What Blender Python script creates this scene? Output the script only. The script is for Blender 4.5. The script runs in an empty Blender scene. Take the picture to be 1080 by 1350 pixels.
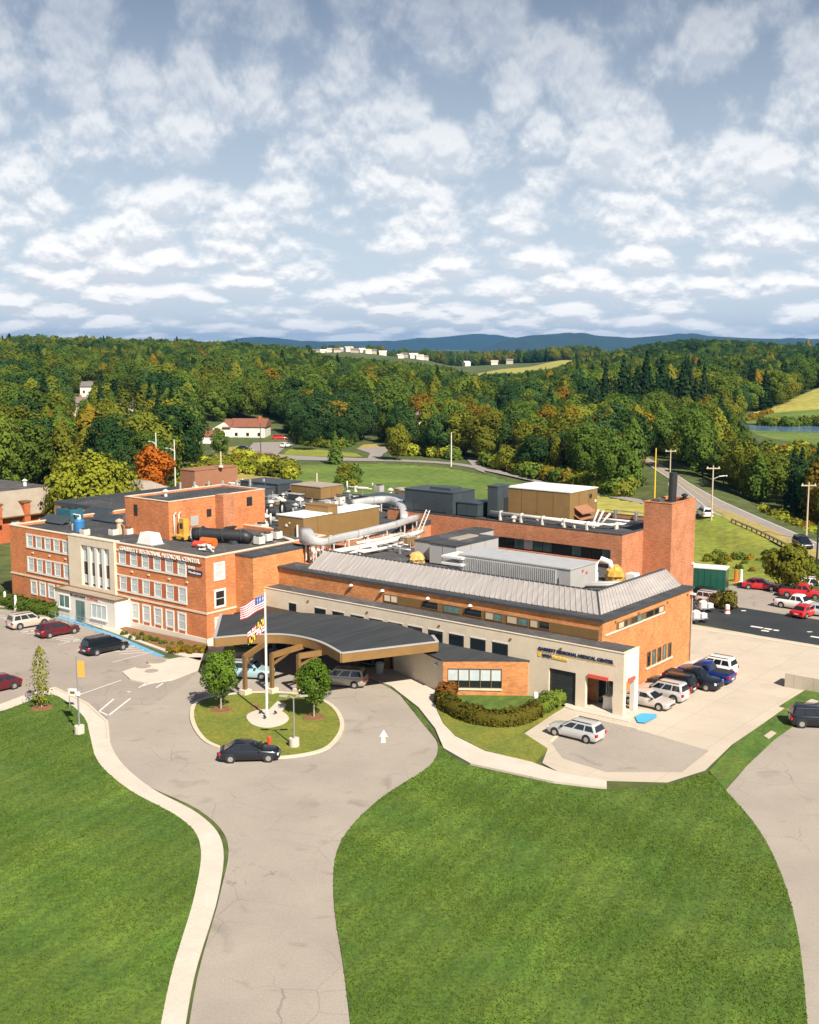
import bpy, bmesh, math, random
import numpy as np
from mathutils import Vector, Matrix
R = math.radians
scene = bpy.context.scene
COL = scene.collection
random.seed(7); RNG = np.random.default_rng(11)

# ---------------------------------------------------------------- camera
CAM_H, PITCH, FPX = 32.0, R(8.2), 1520.0          # metres above the car park, tilt down, focal length in photo pixels
cam_d = bpy.data.cameras.new('camera'); cam = bpy.data.objects.new('camera', cam_d); COL.objects.link(cam)
cam.location = (0, 0, CAM_H); cam.rotation_euler = (R(90) - PITCH, 0, 0)
cam_d.sensor_fit = 'HORIZONTAL'; cam_d.sensor_width = 36; cam_d.lens = 36 * FPX / 1080
cam_d.clip_start = 1; cam_d.clip_end = 60000
scene.camera = cam
scene.view_settings.view_transform = 'Standard'; scene.view_settings.look = 'None'
scene.view_settings.exposure = 0.70; scene.view_settings.gamma = 1
scene.cycles.max_bounces = 5; scene.cycles.diffuse_bounces = 2; scene.cycles.transparent_max_bounces = 6
scene.cycles.volume_bounces = 0; scene.cycles.use_denoising = True

# ---------------------------------------------------------------- sun and sky
SUN_AZ, SUN_EL = R(152), R(43)                    # azimuth measured clockwise from +Y: behind the camera, to the right
sd = bpy.data.lights.new('sun', 'SUN'); sd.energy = 5.0; sd.angle = R(0.53); sd.color = (1.0, 0.91, 0.77)
so = bpy.data.objects.new('sun', sd); COL.objects.link(so)
sdir = Vector((math.sin(SUN_AZ) * math.cos(SUN_EL), math.cos(SUN_AZ) * math.cos(SUN_EL), math.sin(SUN_EL)))
so.rotation_euler = sdir.to_track_quat('Z', 'Y').to_euler(); so.location = (60, -60, 120)

def NT(nt):
    def n(kind, **kw):
        x = nt.nodes.new(kind)
        for k, v in kw.items():
            if k in ('ins',):
                for i, val in v.items():
                    s = x.inputs[i]
                    if hasattr(val, 'is_linked') or hasattr(val, 'links'): nt.links.new(val, s)
                    else: s.default_value = val
            else: setattr(x, k, v)
        return x
    return n

w = bpy.data.worlds.new('World'); scene.world = w; w.use_nodes = True
nt = w.node_tree; nt.nodes.clear(); n = NT(nt)
sky = n('ShaderNodeTexSky', sky_type='NISHITA', sun_disc=False, sun_elevation=SUN_EL, sun_rotation=SUN_AZ, altitude=750, dust_density=1.2, ozone_density=1.5)
tc = n('ShaderNodeTexCoord'); sep = n('ShaderNodeSeparateXYZ', ins={0: tc.outputs['Generated']})
def mth(op, a, b=None, c=None, clamp=False):
    x = n('ShaderNodeMath', operation=op, use_clamp=clamp)
    for i, val in enumerate((a, b, c)):
        if val is None: continue
        if isinstance(val, (int, float)): x.inputs[i].default_value = val
        else: nt.links.new(val, x.inputs[i])
    return x.outputs[0]
def cloud(dz):
    z = mth('MAXIMUM', mth('ADD', sep.outputs[2], dz), 0.0)
    lz = mth('LOGARITHM', mth('ADD', z, 0.035), 2.718)
    v = n('ShaderNodeCombineXYZ', ins={0: mth('MULTIPLY', sep.outputs[0], 8.5), 1: mth('MULTIPLY', sep.outputs[1], 8.5), 2: mth('MULTIPLY', lz, 1.8)})
    a = n('ShaderNodeTexNoise', ins={'Vector': v.outputs[0], 'Scale': 2.0, 'Detail': 8.0, 'Roughness': 0.60, 'Distortion': 0.1})
    vo = n('ShaderNodeTexVoronoi', feature='F1', ins={'Vector': v.outputs[0], 'Scale': 2.6})
    return mth('ADD', mth('MULTIPLY', a.outputs[0], 0.72), mth('MULTIPLY', mth('SUBTRACT', 1.0, vo.outputs['Distance']), 0.30))
c0 = cloud(0.0); c1 = cloud(0.006)
dens = n('ShaderNodeMapRange', interpolation_type='SMOOTHSTEP', ins={'Value': c0, 'From Min': 0.385, 'From Max': 0.57}).outputs[0]
lit = n('ShaderNodeMapRange', ins={'Value': mth('SUBTRACT', c0, c1), 'From Min': -0.05, 'From Max': 0.05}).outputs[0]
ccol = n('ShaderNodeMix', data_type='RGBA', ins={0: lit, 6: (0.74, 0.78, 0.84, 1), 7: (1.16, 1.14, 1.11, 1)}).outputs[2]
skyc = n('ShaderNodeMix', data_type='RGBA', blend_type='MULTIPLY', ins={0: 1.0, 6: sky.outputs[0], 7: (0.050, 0.054, 0.060, 1)}).outputs[2]
# thin bright cloud everywhere near the horizon, broken higher up
hz = n('ShaderNodeMapRange', ins={'Value': sep.outputs[2], 'From Min': 0.05, 'From Max': 0.34, 'To Min': 1.0, 'To Max': 0.04}).outputs[0]
veil = n('ShaderNodeMix', data_type='RGBA', ins={0: mth('MULTIPLY', hz, 0.75), 6: skyc, 7: (0.80, 0.90, 1.0, 1)}).outputs[2]
mixc = n('ShaderNodeMix', data_type='RGBA', ins={0: mth('MULTIPLY', dens, hz), 6: veil, 7: ccol}).outputs[2]
bg = n('ShaderNodeBackground', ins={0: mixc, 1: 0.62})
nt.links.new(bg.outputs[0], n('ShaderNodeOutputWorld').inputs[0])

# ---------------------------------------------------------------- survey helpers
_c, _s = math.cos(PITCH), math.sin(PITCH)
def at(px, py, z=0.0):
    """ground position of a surveyed point whose height is known"""
    a = (px - 540) / FPX; b = -(py - 675) / FPX
    d = (a, _c + b * _s, -_s + b * _c); t = (z - CAM_H) / d[2]
    return (d[0] * t, d[1] * t)
BROT = -R(38.6)                                   # the hospital's long axis
UX, UY = math.cos(BROT), math.sin(BROT)
OX, OY = at(821, 946)
def W(a, b, z=0.0): return (OX + a * UX - b * UY, OY + a * UY + b * UX, z)
def AB(x, y): dx, dy = x - OX, y - OY; return (dx * UX + dy * UY, -dx * UY + dy * UX)

# ---------------------------------------------------------------- mesh builder
class MB:
    def __init__(s): s.v = []; s.f = []
    def add(s, vs, fs):
        o = len(s.v); s.v += [tuple(p) for p in vs]; s.f += [tuple(i + o for i in f) for f in fs]; return s
    def box(s, x0, x1, y0, y1, z0, z1):
        return s.add([(x0,y0,z0),(x1,y0,z0),(x1,y1,z0),(x0,y1,z0),(x0,y0,z1),(x1,y0,z1),(x1,y1,z1),(x0,y1,z1)],
                     [(0,3,2,1),(4,5,6,7),(0,1,5,4),(1,2,6,5),(2,3,7,6),(3,0,4,7)])
    def prism(s, poly, z0, z1):
        ar = sum(poly[i][0]*poly[(i+1)%len(poly)][1]-poly[(i+1)%len(poly)][0]*poly[i][1] for i in range(len(poly)))
        if ar < 0: poly = poly[::-1]
        k = len(poly); f = lambda z, p: z(p) if callable(z) else z
        vs = [(p[0], p[1], f(z0, p)) for p in poly] + [(p[0], p[1], f(z1, p)) for p in poly]
        return s.add(vs, [tuple(range(k))[::-1], tuple(range(k, 2*k))] + [(i, (i+1)%k, k+(i+1)%k, k+i) for i in range(k)])
    def face(s, pts): return s.add(pts, [tuple(range(len(pts)))])
    def loft(s, secs, cap=True):
        k = len(secs[0]); o = []
        for q in secs: o += list(q)
        fs = []
        for j in range(len(secs)-1):
            for i in range(k): fs.append((j*k+i, j*k+(i+1)%k, (j+1)*k+(i+1)%k, (j+1)*k+i))
        if cap: fs += [tuple(range(k))[::-1], tuple(range((len(secs)-1)*k, len(secs)*k))]
        return s.add(o, fs)
    def tube(s, pts, r, k=8, r1=None, cap=True):
        pts = [Vector(p) for p in pts]; secs = []
        for i, p in enumerate(pts):
            d = (pts[min(i+1, len(pts)-1)] - pts[max(i-1, 0)]).normalized()
            up = Vector((0,0,1)) if abs(d.z) < .9 else Vector((1,0,0))
            x = d.cross(up).normalized(); y = x.cross(d).normalized()
            rr = r if r1 is None else r + (r1 - r) * i / (len(pts)-1)
            secs.append([p + x*rr*math.cos(2*math.pi*j/k) - y*rr*math.sin(2*math.pi*j/k) for j in range(k)])
        return s.loft(secs, cap)
    def lathe(s, prof, c=(0,0,0), k=16):
        return s.loft([[(c[0]+r*math.cos(2*math.pi*j/k), c[1]+r*math.sin(2*math.pi*j/k), c[2]+z) for j in range(k)] for r, z in prof])
    def bar(s, p0, p1, wd, ht):
        """square bar, wd across, ht tall"""
        p0, p1 = Vector(p0), Vector(p1); d = (p1-p0).normalized()
        up = Vector((0,0,1)) if abs(d.z) < .95 else Vector((0,1,0))
        x = d.cross(up).normalized()*wd/2; y = x.cross(d).normalized()*ht/2
        return s.loft([[p-x-y, p+x-y, p+x+y, p-x+y] for p in (p0, p1)])
    def build(s, name, m, parent=None, smooth=False, org=(0,0,0), bevel=0):
        me = bpy.data.meshes.new(name)
        v = [(p[0]-org[0], p[1]-org[1], p[2]-org[2]) for p in s.v]
        me.from_pydata(v, [], s.f)
        for q in (m if isinstance(m, (list, tuple)) else [m]): me.materials.append(q)
        bm = bmesh.new(); bm.from_mesh(me)
        bmesh.ops.recalc_face_normals(bm, faces=bm.faces)
        if bevel: bmesh.ops.bevel(bm, geom=[e for e in bm.edges if e.is_manifold and e.calc_face_angle(0) > .6], offset=bevel, segments=2, affect='EDGES', clamp_overlap=True)
        bm.to_mesh(me); bm.free()
        if smooth: me.shade_smooth()
        o = bpy.data.objects.new(name, me); COL.objects.link(o)
        if parent: o.parent = parent
        return o

def tag(o, label=None, cat=None, group=None, kind=None):
    if label: o['label'] = label
    if cat: o['category'] = cat
    if group: o['group'] = group
    if kind: o['kind'] = kind
    return o
def thing(name, label, cat, loc=(0,0,0), rz=0.0, group=None):
    o = bpy.data.objects.new(name, None); COL.objects.link(o); o.empty_display_size = .3
    o.location = loc; o.rotation_euler = (0, 0, rz); return tag(o, label, cat, group)
def copy_tree(o, parent=None):
    c = o.copy(); COL.objects.link(c); c.parent = parent
    for ch in list(o.children): copy_tree(ch, c)
    return c
class Wing:
    """a thing whose parts are written in the hospital's own axes (a along, b deep, z up)"""
    def __init__(s, name, label, cat, a, b, z=0.0, group=None):
        s.o = thing(name, label, cat, W(a, b, z), BROT, group); s.org = (a, b, z)
    def part(s, name, mb, m, parent=None, smooth=False, bevel=0, label=None):
        o = mb.build(name, m, parent or s.o, smooth, s.org, bevel)
        if label: o['label'] = label
        return o
def structure(name, mb, m, kind='structure', smooth=False):
    return tag(mb.build(name, m, None, smooth), kind=kind)

# ---------------------------------------------------------------- materials
MATS = {}
def mat(name, col, rough=.8, col2=None, scale=1.0, amt=1.0, metal=0.0, bump=0.0, detail=5.0, spec=.5, coat=0.0, stretch=None, fine=None):
    m = bpy.data.materials.new(name); m.use_nodes = True; t = m.node_tree; b = t.nodes['Principled BSDF']; q = NT(t)
    b.inputs['Roughness'].default_value = rough; b.inputs['Metallic'].default_value = metal
    b.inputs['Specular IOR Level'].default_value = spec; b.inputs['Coat Weight'].default_value = coat
    b.inputs['Base Color'].default_value = (*col, 1)
    if col2 or bump:
        tx = q('ShaderNodeTexCoord'); vec = tx.outputs['Object']
        if stretch: vec = q('ShaderNodeMapping', ins={'Vector': vec, 'Scale': stretch}).outputs[0]
        no = q('ShaderNodeTexNoise', ins={'Vector': vec, 'Scale': scale, 'Detail': detail, 'Roughness': .6})
        if col2:
            mr = q('ShaderNodeMapRange', ins={'Value': no.outputs[0], 'From Min': .5-.22/amt, 'From Max': .5+.22/amt})
            fac = mr.outputs[0]
            mx = q('ShaderNodeMix', data_type='RGBA', ins={0: fac, 6: (*col, 1), 7: (*col2, 1)}); out = mx.outputs[2]
            if fine:
                n2 = q('ShaderNodeTexNoise', ins={'Vector': vec, 'Scale': fine[0], 'Detail': 3.0})
                m2 = q('ShaderNodeMapRange', ins={'Value': n2.outputs[0], 'From Min': .3, 'From Max': .7, 'To Min': 1-fine[1], 'To Max': 1+fine[1]})
                out = q('ShaderNodeMix', data_type='RGBA', blend_type='MULTIPLY', ins={0: 1.0, 6: out, 7: m2.outputs[0]}).outputs[2]
            t.links.new(out, b.inputs['Base Color'])
        if bump:
            bp = q('ShaderNodeBump', ins={'Height': no.outputs[0], 'Strength': bump, 'Distance': .1})
            t.links.new(bp.outputs[0], b.inputs['Normal'])
    MATS[name] = m; return m
def brick(name, c1, c2, mortar, patch=.16):
    m = bpy.data.materials.new(name); m.use_nodes = True; t = m.node_tree; b = t.nodes['Principled BSDF']; q = NT(t)
    tx = q('ShaderNodeTexCoord'); sp = q('ShaderNodeSeparateXYZ', ins={0: tx.outputs['Object']}); sn = q('ShaderNodeSeparateXYZ', ins={0: tx.outputs['Normal']})
    ab = q('ShaderNodeMath', operation='ABSOLUTE', ins={0: sn.outputs[0]}); gt = q('ShaderNodeMath', operation='GREATER_THAN', ins={0: ab.outputs[0], 1: .72})
    h = q('ShaderNodeMix', data_type='FLOAT', ins={0: gt.outputs[0], 2: sp.outputs[0], 3: sp.outputs[1]})
    v = q('ShaderNodeCombineXYZ', ins={0: h.outputs[0], 1: sp.outputs[2]})
    br = q('ShaderNodeTexBrick', ins={'Vector': v.outputs[0], 'Color1': (*c1, 1), 'Color2': (*c2, 1), 'Mortar': (*mortar, 1), 'Scale': 1.0, 'Mortar Size': .006, 'Brick Width': .22, 'Row Height': .075, 'Bias': -.1})
    no = q('ShaderNodeTexNoise', ins={'Vector': tx.outputs['Object'], 'Scale': .55, 'Detail': 6.0, 'Roughness': .65})
    mp = q('ShaderNodeMapping', ins={'Vector': tx.outputs['Object'], 'Scale': (.9, .9, 5.0)})
    n2 = q('ShaderNodeTexNoise', ins={'Vector': mp.outputs[0], 'Scale': 1.6, 'Detail': 4.0})
    ad = q('ShaderNodeMath', operation='ADD', ins={0: no.outputs[0], 1: n2.outputs[0]})
    mr = q('ShaderNodeMapRange', ins={'Value': ad.outputs[0], 'From Min': .75, 'From Max': 1.25, 'To Min': 1-patch, 'To Max': 1+patch})
    mx = q('ShaderNodeMix', data_type='RGBA', blend_type='MULTIPLY', ins={0: 1.0, 6: br.outputs[0], 7: mr.outputs[0]})
    t.links.new(mx.outputs[2], b.inputs['Base Color']); b.inputs['Roughness'].default_value = .9
    b.inputs['Specular IOR Level'].default_value = .2
    MATS[name] = m; return m
M = MATS
brick('brick_west', (.62,.205,.072), (.48,.145,.052), (.48,.29,.17), .24)
brick('brick_front', (.60,.235,.078), (.47,.165,.052), (.48,.31,.18), .24)
brick('brick_rear', (.53,.20,.092), (.41,.145,.066), (.44,.28,.19), .24)
brick('brick_far', (.50,.11,.03), (.42,.09,.03), (.40,.24,.15))
mat('stone_cream', (.72,.61,.47), .85, (.63,.53,.405), .8, fine=(6,.06))
mat('stone_white', (.74,.69,.61), .8, (.66,.61,.53), .7)
mat('trim_white', (.78,.76,.71), .6, (.70,.67,.61), 2)
mat('roof_membrane', (.035,.038,.044), .85, (.06,.06,.062), .35, amt=1.2, fine=(2.5,.2))
mat('roof_light', (.085,.08,.08), .9, (.055,.055,.058), .4, fine=(3,.15))
mat('roof_gravel', (.36,.30,.24), .95, (.28,.235,.19), .5, fine=(8,.15))
mat('canopy_shingle', (.024,.029,.034), .85, (.046,.050,.055), 1.0, fine=(3,.2), stretch=(1.3,.10,1))
mat('metal_roof', (.34,.31,.295), .42, (.47,.435,.415), .9, metal=.12, stretch=(2.4,.25,.25))
mat('metal_dark', (.035,.045,.055), .5, (.055,.065,.075), 1)
mat('tan_panel', (.27,.165,.060), .55, (.22,.13,.045), .7)
mat('tan_fascia', (.26,.145,.046), .6, (.20,.11,.037), .8)
mat('soffit', (.045,.028,.015), .8)  # near-black brown, the deep shade under the canopy put into the colour
mat('bronze', (.20,.115,.04), .55, (.16,.09,.03), 1)
mat('brown_paint', (.34,.155,.085), .7, (.29,.13,.07), .8)
mat('slate_panel', (.040,.055,.062), .5, (.055,.07,.078), .8)
mat('duct_metal', (.66,.65,.64), .36, (.52,.52,.52), 1.2, metal=.35)
mat('grey_panel', (.42,.41,.40), .5, (.36,.35,.345), .5)
mat('white_paint', (.80,.79,.76), .5, (.70,.69,.66), 2)
mat('white_roof', (.80,.80,.78), .6, (.70,.71,.70), .6)
mat('pipe_white', (.72,.69,.63), .5, (.60,.56,.50), 2)
mat('yellow_paint', (.66,.38,.06), .6, (.50,.28,.05), 2)
mat('wrap_gold', (.66,.44,.15), .7, (.50,.32,.10), 2)
mat('orange_paint', (.72,.16,.03), .5, (.60,.12,.02), 2)
mat('blue_paint', (.04,.20,.45), .5, (.03,.15,.36), 2)
mat('teal_paint', (.03,.15,.20), .5, (.02,.10,.14), 2)
mat('black_paint', (.018,.020,.022), .5, (.03,.032,.034), 2)
mat('glass_dark', (.012,.018,.022), .08, spec=.6)
mat('glass_teal', (.05,.13,.13), .08, (.12,.22,.21), .8, spec=.7, stretch=(2.4,.4,.2))
mat('blind_glass', (.55,.60,.60), .25, (.42,.48,.50), 1.4, spec=.6)
mat('car_glass', (.010,.014,.018), .05, spec=.8)
mat('frame_grey', (.30,.31,.31), .4, metal=.5)
mat('steel', (.45,.46,.47), .4, (.38,.39,.40), 3, metal=.6)
mat('rubber', (.018,.018,.018), .8)
mat('rim', (.55,.55,.56), .3, metal=.8)
mat('lens_red', (.45,.01,.012), .2)
mat('lens_clear', (.75,.76,.78), .15)
mat('asphalt', (.345,.295,.255), .92, (.28,.24,.21), .14, amt=1.1, fine=(9,.10))
mat('asphalt_drive', (.37,.325,.275), .92, (.305,.265,.225), .16, amt=1.1, fine=(9,.10))
mat('asphalt_road', (.31,.275,.25), .9, (.26,.235,.215), .3, fine=(5,.08))
mat('asphalt_new', (.018,.023,.027), .75, (.032,.038,.042), .25, fine=(6,.2))
mat('concrete', (.54,.465,.375), .9, (.475,.41,.33), .2, amt=1.1, fine=(7,.06))
mat('concrete_walk', (.60,.54,.46), .9, (.53,.475,.40), .5, fine=(9,.06))
mat('kerb', (.62,.53,.41), .9, (.54,.46,.36), 1.2)
mat('line_white', (.78,.76,.72), .8, (.60,.57,.53), 2.5)
mat('line_yellow', (.70,.45,.06), .8, (.52,.36,.10), 1.5)
mat('line_blue', (.10,.32,.55), .8, (.17,.36,.52), 1.2)
mat('paint_bluebright', (.05,.36,.62), .7, (.08,.40,.62), 1.5)
mat('lawn', (.050,.110,.010), .95, (.095,.145,.016), .22, amt=1.3, fine=(3.5,.3), bump=.6)
mat('lawn_dry', (.20,.19,.022), .95, (.115,.155,.016), .3, amt=1.3, fine=(3.5,.25), bump=.6)
mat('field_green', (.072,.135,.014), .95, (.135,.185,.026), .045, amt=1.3, fine=(.6,.3), bump=.5)
mat('field_yellow', (.40,.34,.06), .95, (.28,.28,.06), .03, amt=1.2, fine=(.3,.25))
mat('meadow', (.165,.215,.018), .95, (.25,.25,.03), .06, amt=1.3, fine=(.9,.3), bump=.5)
mat('dry_grass', (.42,.29,.09), .95, (.28,.25,.06), .15, fine=(1.5,.25))
mat('woodland', (.020,.040,.014), .95, (.045,.068,.020), .02, amt=1.4, fine=(.08,.4))
mat('asphalt_worn', (.315,.275,.235), .9, (.275,.24,.205), .5, fine=(9,.08))
mat('ground_cover', (.050,.078,.018), .95, (.095,.115,.024), .035, amt=1.3, fine=(.5,.35))
mat('mulch', (.24,.115,.05), .95, (.17,.08,.035), 1.5, fine=(9,.3))
mat('water', (.10,.20,.34), .12, (.14,.24,.38), .02, spec=.5)
mat('mountain', (.012,.040,.040), .95, (.022,.050,.040), .004, detail=8)  # bluish dark green, part of the far haze put into the colour
mat('bark', (.14,.10,.065), .9, (.09,.065,.045), 3)
mat('bark_pale', (.40,.34,.27), .9, (.28,.23,.18), 3)
mat('shingle_red', (.25,.095,.055), .9, (.20,.075,.045), .8)
mat('siding_white', (.76,.73,.66), .8, (.68,.65,.58), 1)
mat('siding_tan', (.55,.45,.33), .8, (.48,.39,.28), 1)
mat('shingle_grey', (.20,.18,.17), .9, (.15,.135,.13), 1)
mat('flag_white', (.80,.78,.76), .8); mat('flag_red', (.55,.03,.05), .8); mat('flag_blue', (.03,.07,.30), .8)
mat('flag_gold', (.78,.50,.03), .8); mat('flag_black', (.02,.02,.02), .8)
mat('letter_navy', (.012,.022,.085), .5); mat('letter_gold', (.82,.50,.04), .5); mat('letter_red', (.55,.05,.05), .5)
mat('sign_red', (.62,.09,.06), .5); mat('sign_maroon', (.20,.06,.04), .7); mat('banner_orange', (.80,.36,.06), .7, (.70,.30,.05), 3)
mat('red_plastic', (.55,.06,.03), .6)
def leaf(name, a, b, hl, tr=.28):
    m = bpy.data.materials.new(name); m.use_nodes = True; t = m.node_tree; t.nodes.clear(); q = NT(t)
    ge = q('ShaderNodeNewGeometry'); oi = q('ShaderNodeObjectInfo')
    mx = q('ShaderNodeMix', data_type='RGBA', ins={0: ge.outputs['Random Per Island'], 6: (*a, 1), 7: (*b, 1)})
    mr = q('ShaderNodeMapRange', ins={'Value': oi.outputs['Random'], 'To Min': -.35, 'To Max': .55})
    m2 = q('ShaderNodeMix', data_type='RGBA', clamp_factor=True, ins={0: mr.outputs[0], 6: mx.outputs[2], 7: (*hl, 1)})
    br = q('ShaderNodeMapRange', ins={'Value': q('ShaderNodeMath', operation='FRACT', ins={0: q('ShaderNodeMath', operation='MULTIPLY', ins={0: oi.outputs['Random'], 1: 7.31}).outputs[0]}).outputs[0], 'To Min': .72, 'To Max': 1.22})
    m3 = q('ShaderNodeMix', data_type='RGBA', blend_type='MULTIPLY', ins={0: 1.0, 6: m2.outputs[2], 7: br.outputs[0]})
    d = q('ShaderNodeBsdfDiffuse', ins={0: m3.outputs[2]}); tl = q('ShaderNodeBsdfTranslucent', ins={0: m3.outputs[2]})
    ms = q('ShaderNodeMixShader', ins={0: tr, 1: d.outputs[0], 2: tl.outputs[0]})
    t.links.new(ms.outputs[0], q('ShaderNodeOutputMaterial').inputs[0]); MATS[name] = m; return m
leaf('leaf_dark', (.034,.080,.026), (.048,.100,.030), (.078,.128,.032))
leaf('leaf_mid', (.082,.142,.024), (.112,.172,.028), (.18,.215,.03))
leaf('leaf_olive', (.145,.17,.022), (.185,.205,.026), (.23,.21,.026))
leaf('leaf_gold', (.20,.155,.018), (.28,.20,.022), (.26,.13,.02))
leaf('leaf_orange', (.40,.14,.018), (.50,.13,.016), (.36,.10,.014))
leaf('leaf_yellowgreen', (.27,.32,.03), (.42,.42,.045), (.36,.37,.04))
leaf('leaf_conifer', (.012,.030,.012), (.022,.046,.016), (.035,.060,.018), .08)
def joints(name, size, rot, dark=.86, wide=.03):
    t = M[name].node_tree; q = NT(t); b = t.nodes['Principled BSDF']; src = b.inputs['Base Color'].links[0].from_socket
    mp = q('ShaderNodeMapping', ins={'Vector': q('ShaderNodeTexCoord').outputs['Object'], 'Rotation': (0, 0, -rot)})
    br = q('ShaderNodeTexBrick', offset=0.0, ins={'Vector': mp.outputs[0], 'Color1': (1, 1, 1, 1), 'Color2': (.95, .95, .95, 1), 'Mortar': (dark, dark, dark, 1), 'Scale': 1.0, 'Mortar Size': wide, 'Brick Width': size, 'Row Height': size})
    mx = q('ShaderNodeMix', data_type='RGBA', blend_type='MULTIPLY', ins={0: 1.0, 6: src, 7: br.outputs[0]}); t.links.new(mx.outputs[2], b.inputs['Base Color'])
joints('concrete', 4.6, BROT, .80, .035); joints('concrete_walk', 1.8, BROT, .86, .02)
def stains(name, scale, lo, hi, k):
    t = M[name].node_tree; q = NT(t); b = t.nodes['Principled BSDF']; src = b.inputs['Base Color'].links[0].from_socket
    no = q('ShaderNodeTexNoise', ins={'Vector': q('ShaderNodeTexCoord').outputs['Object'], 'Scale': scale, 'Detail': 4.0, 'Distortion': 1.2})
    mr = q('ShaderNodeMapRange', ins={'Value': no.outputs[0], 'From Min': lo, 'From Max': hi, 'To Min': 1.0, 'To Max': k})
    mx = q('ShaderNodeMix', data_type='RGBA', blend_type='MULTIPLY', ins={0: 1.0, 6: src, 7: mr.outputs[0]}); t.links.new(mx.outputs[2], b.inputs['Base Color'])
def cracks(name, scale, k, wide=.012, light=False):
    t = M[name].node_tree; q = NT(t); b = t.nodes['Principled BSDF']; src = b.inputs['Base Color'].links[0].from_socket
    tx = q('ShaderNodeTexCoord').outputs['Object']; no = q('ShaderNodeTexNoise', ins={'Vector': tx, 'Scale': scale*3, 'Detail': 4.0})
    ad = q('ShaderNodeMix', data_type='RGBA', ins={0: .35, 6: tx, 7: no.outputs[1]}); ad.blend_type = 'ADD'
    vo = q('ShaderNodeTexVoronoi', feature='DISTANCE_TO_EDGE', ins={'Vector': ad.outputs[2], 'Scale': scale})
    mk = q('ShaderNodeTexNoise', ins={'Vector': tx, 'Scale': .13, 'Detail': 2.0})
    th = q('ShaderNodeMapRange', ins={'Value': mk.outputs[0], 'From Min': .45, 'From Max': .6, 'To Min': 0.0, 'To Max': wide})
    lt = q('ShaderNodeMath', operation='LESS_THAN', ins={0: vo.outputs['Distance'], 1: th.outputs[0]})
    mr = q('ShaderNodeMapRange', ins={'Value': lt.outputs[0], 'To Min': 1.0, 'To Max': k})
    mx = q('ShaderNodeMix', data_type='RGBA', blend_type='MULTIPLY', ins={0: 1.0, 6: src, 7: mr.outputs[0]}); t.links.new(mx.outputs[2], b.inputs['Base Color'])
cracks('asphalt', .30, .74, .006); cracks('asphalt_drive', .26, .74, .0055); cracks('asphalt_road', .15, .8, .005)
joints('roof_light', 3.2, BROT, 1.5, .05); joints('roof_membrane', 3.6, BROT, 1.45, .05)
stains('asphalt', .35, .60, .78, .62); stains('asphalt_drive', .28, .60, .78, .66); stains('concrete', .22, .60, .8, .78)
def mown(name, wd, ang, k):
    t = M[name].node_tree; q = NT(t); b = t.nodes['Principled BSDF']; src = b.inputs['Base Color'].links[0].from_socket
    mp = q('ShaderNodeMapping', ins={'Vector': q('ShaderNodeTexCoord').outputs['Object'], 'Rotation': (0, 0, ang)})
    wv = q('ShaderNodeTexWave', wave_profile='SIN', ins={'Vector': mp.outputs[0], 'Scale': .314/wd, 'Distortion': .6, 'Detail': 1.0})
    mr = q('ShaderNodeMapRange', interpolation_type='SMOOTHSTEP', ins={'Value': wv.outputs['Fac'], 'From Min': .3, 'From Max': .7, 'To Min': 1-k, 'To Max': 1+k})
    mx = q('ShaderNodeMix', data_type='RGBA', blend_type='MULTIPLY', ins={0: 1.0, 6: src, 7: mr.outputs[0]}); t.links.new(mx.outputs[2], b.inputs['Base Color'])
mown('lawn', 1.5, .45, .07)
stains('lawn', .10, .48, .75, 1.5); stains('field_green', .05, .5, .75, 1.4); stains('roof_light', .3, .5, .75, 1.7); stains('roof_membrane', .25, .52, .75, 1.8); stains('stone_cream', .4, .55, .8, .86)
leaf('leaf_young', (.095,.19,.022), (.16,.26,.03), (.14,.22,.028))
leaf('leaf_hedge', (.085,.085,.015), (.15,.125,.02), (.12,.12,.02))
leaf('leaf_grass', (.045,.115,.012), (.105,.165,.022), (.16,.17,.03), .3)
leaf('leaf_brown', (.20,.085,.02), (.26,.11,.03), (.22,.10,.02))
# ================================================================ terrain
def pxof(x, y): return 540 + FPX * x / (y * _c + CAM_H * _s)
KN = {  # bearing (as photo column) : (distance, ground height)
 -260: [(0,0),(300,0),(450,5),(700,14),(950,25),(1400,25),(2600,0),(1e6,0)],
   50: [(0,0),(300,0),(450,4),(700,12),(950,22),(1400,22),(2600,0),(1e6,0)],
  200: [(0,0),(340,0),(500,4),(700,8),(950,18),(1400,19),(2600,0),(1e6,0)],
  330: [(0,0),(380,0),(500,3),(700,5),(950,14),(1500,17),(2600,0),(1e6,0)],
  450: [(0,0),(380,0),(500,1),(900,9),(1200,9),(1500,24),(1600,6),(2600,0),(1e6,0)],
  540: [(0,0),(400,0),(900,4),(1200,8),(1500,15),(1600,3),(2600,0),(1e6,0)],
  605: [(0,0),(900,0),(1500,5),(1600,1),(2600,0),(1e6,0)],
  690: [(0,0),(900,-1),(1080,2),(1480,8),(1900,5),(2600,0),(1e6,0)],
  750: [(0,0),(600,0),(900,1),(1080,4),(1480,14),(1900,11),(2600,0),(1e6,0)],
  810: [(0,0),(500,0),(700,2),(1000,7),(1400,11),(1900,11),(2800,0),(1e6,0)],
  900: [(0,0),(480,0),(700,6),(1000,9),(1400,24),(1900,21),(2800,0),(1e6,0)],
 1000: [(0,0),(500,0),(700,6),(1000,9),(1400,22),(1900,19),(2800,0),(1e6,0)],
 1090: [(0,0),(480,0),(640,9),(900,10),(1400,16),(1900,15),(2800,0),(1e6,0)],
 1400: [(0,0),(480,0),(640,9),(900,10),(1400,18),(1900,15),(2800,0),(1e6,0)]}
KP = sorted(KN)
ROADZ = 1.6
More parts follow.
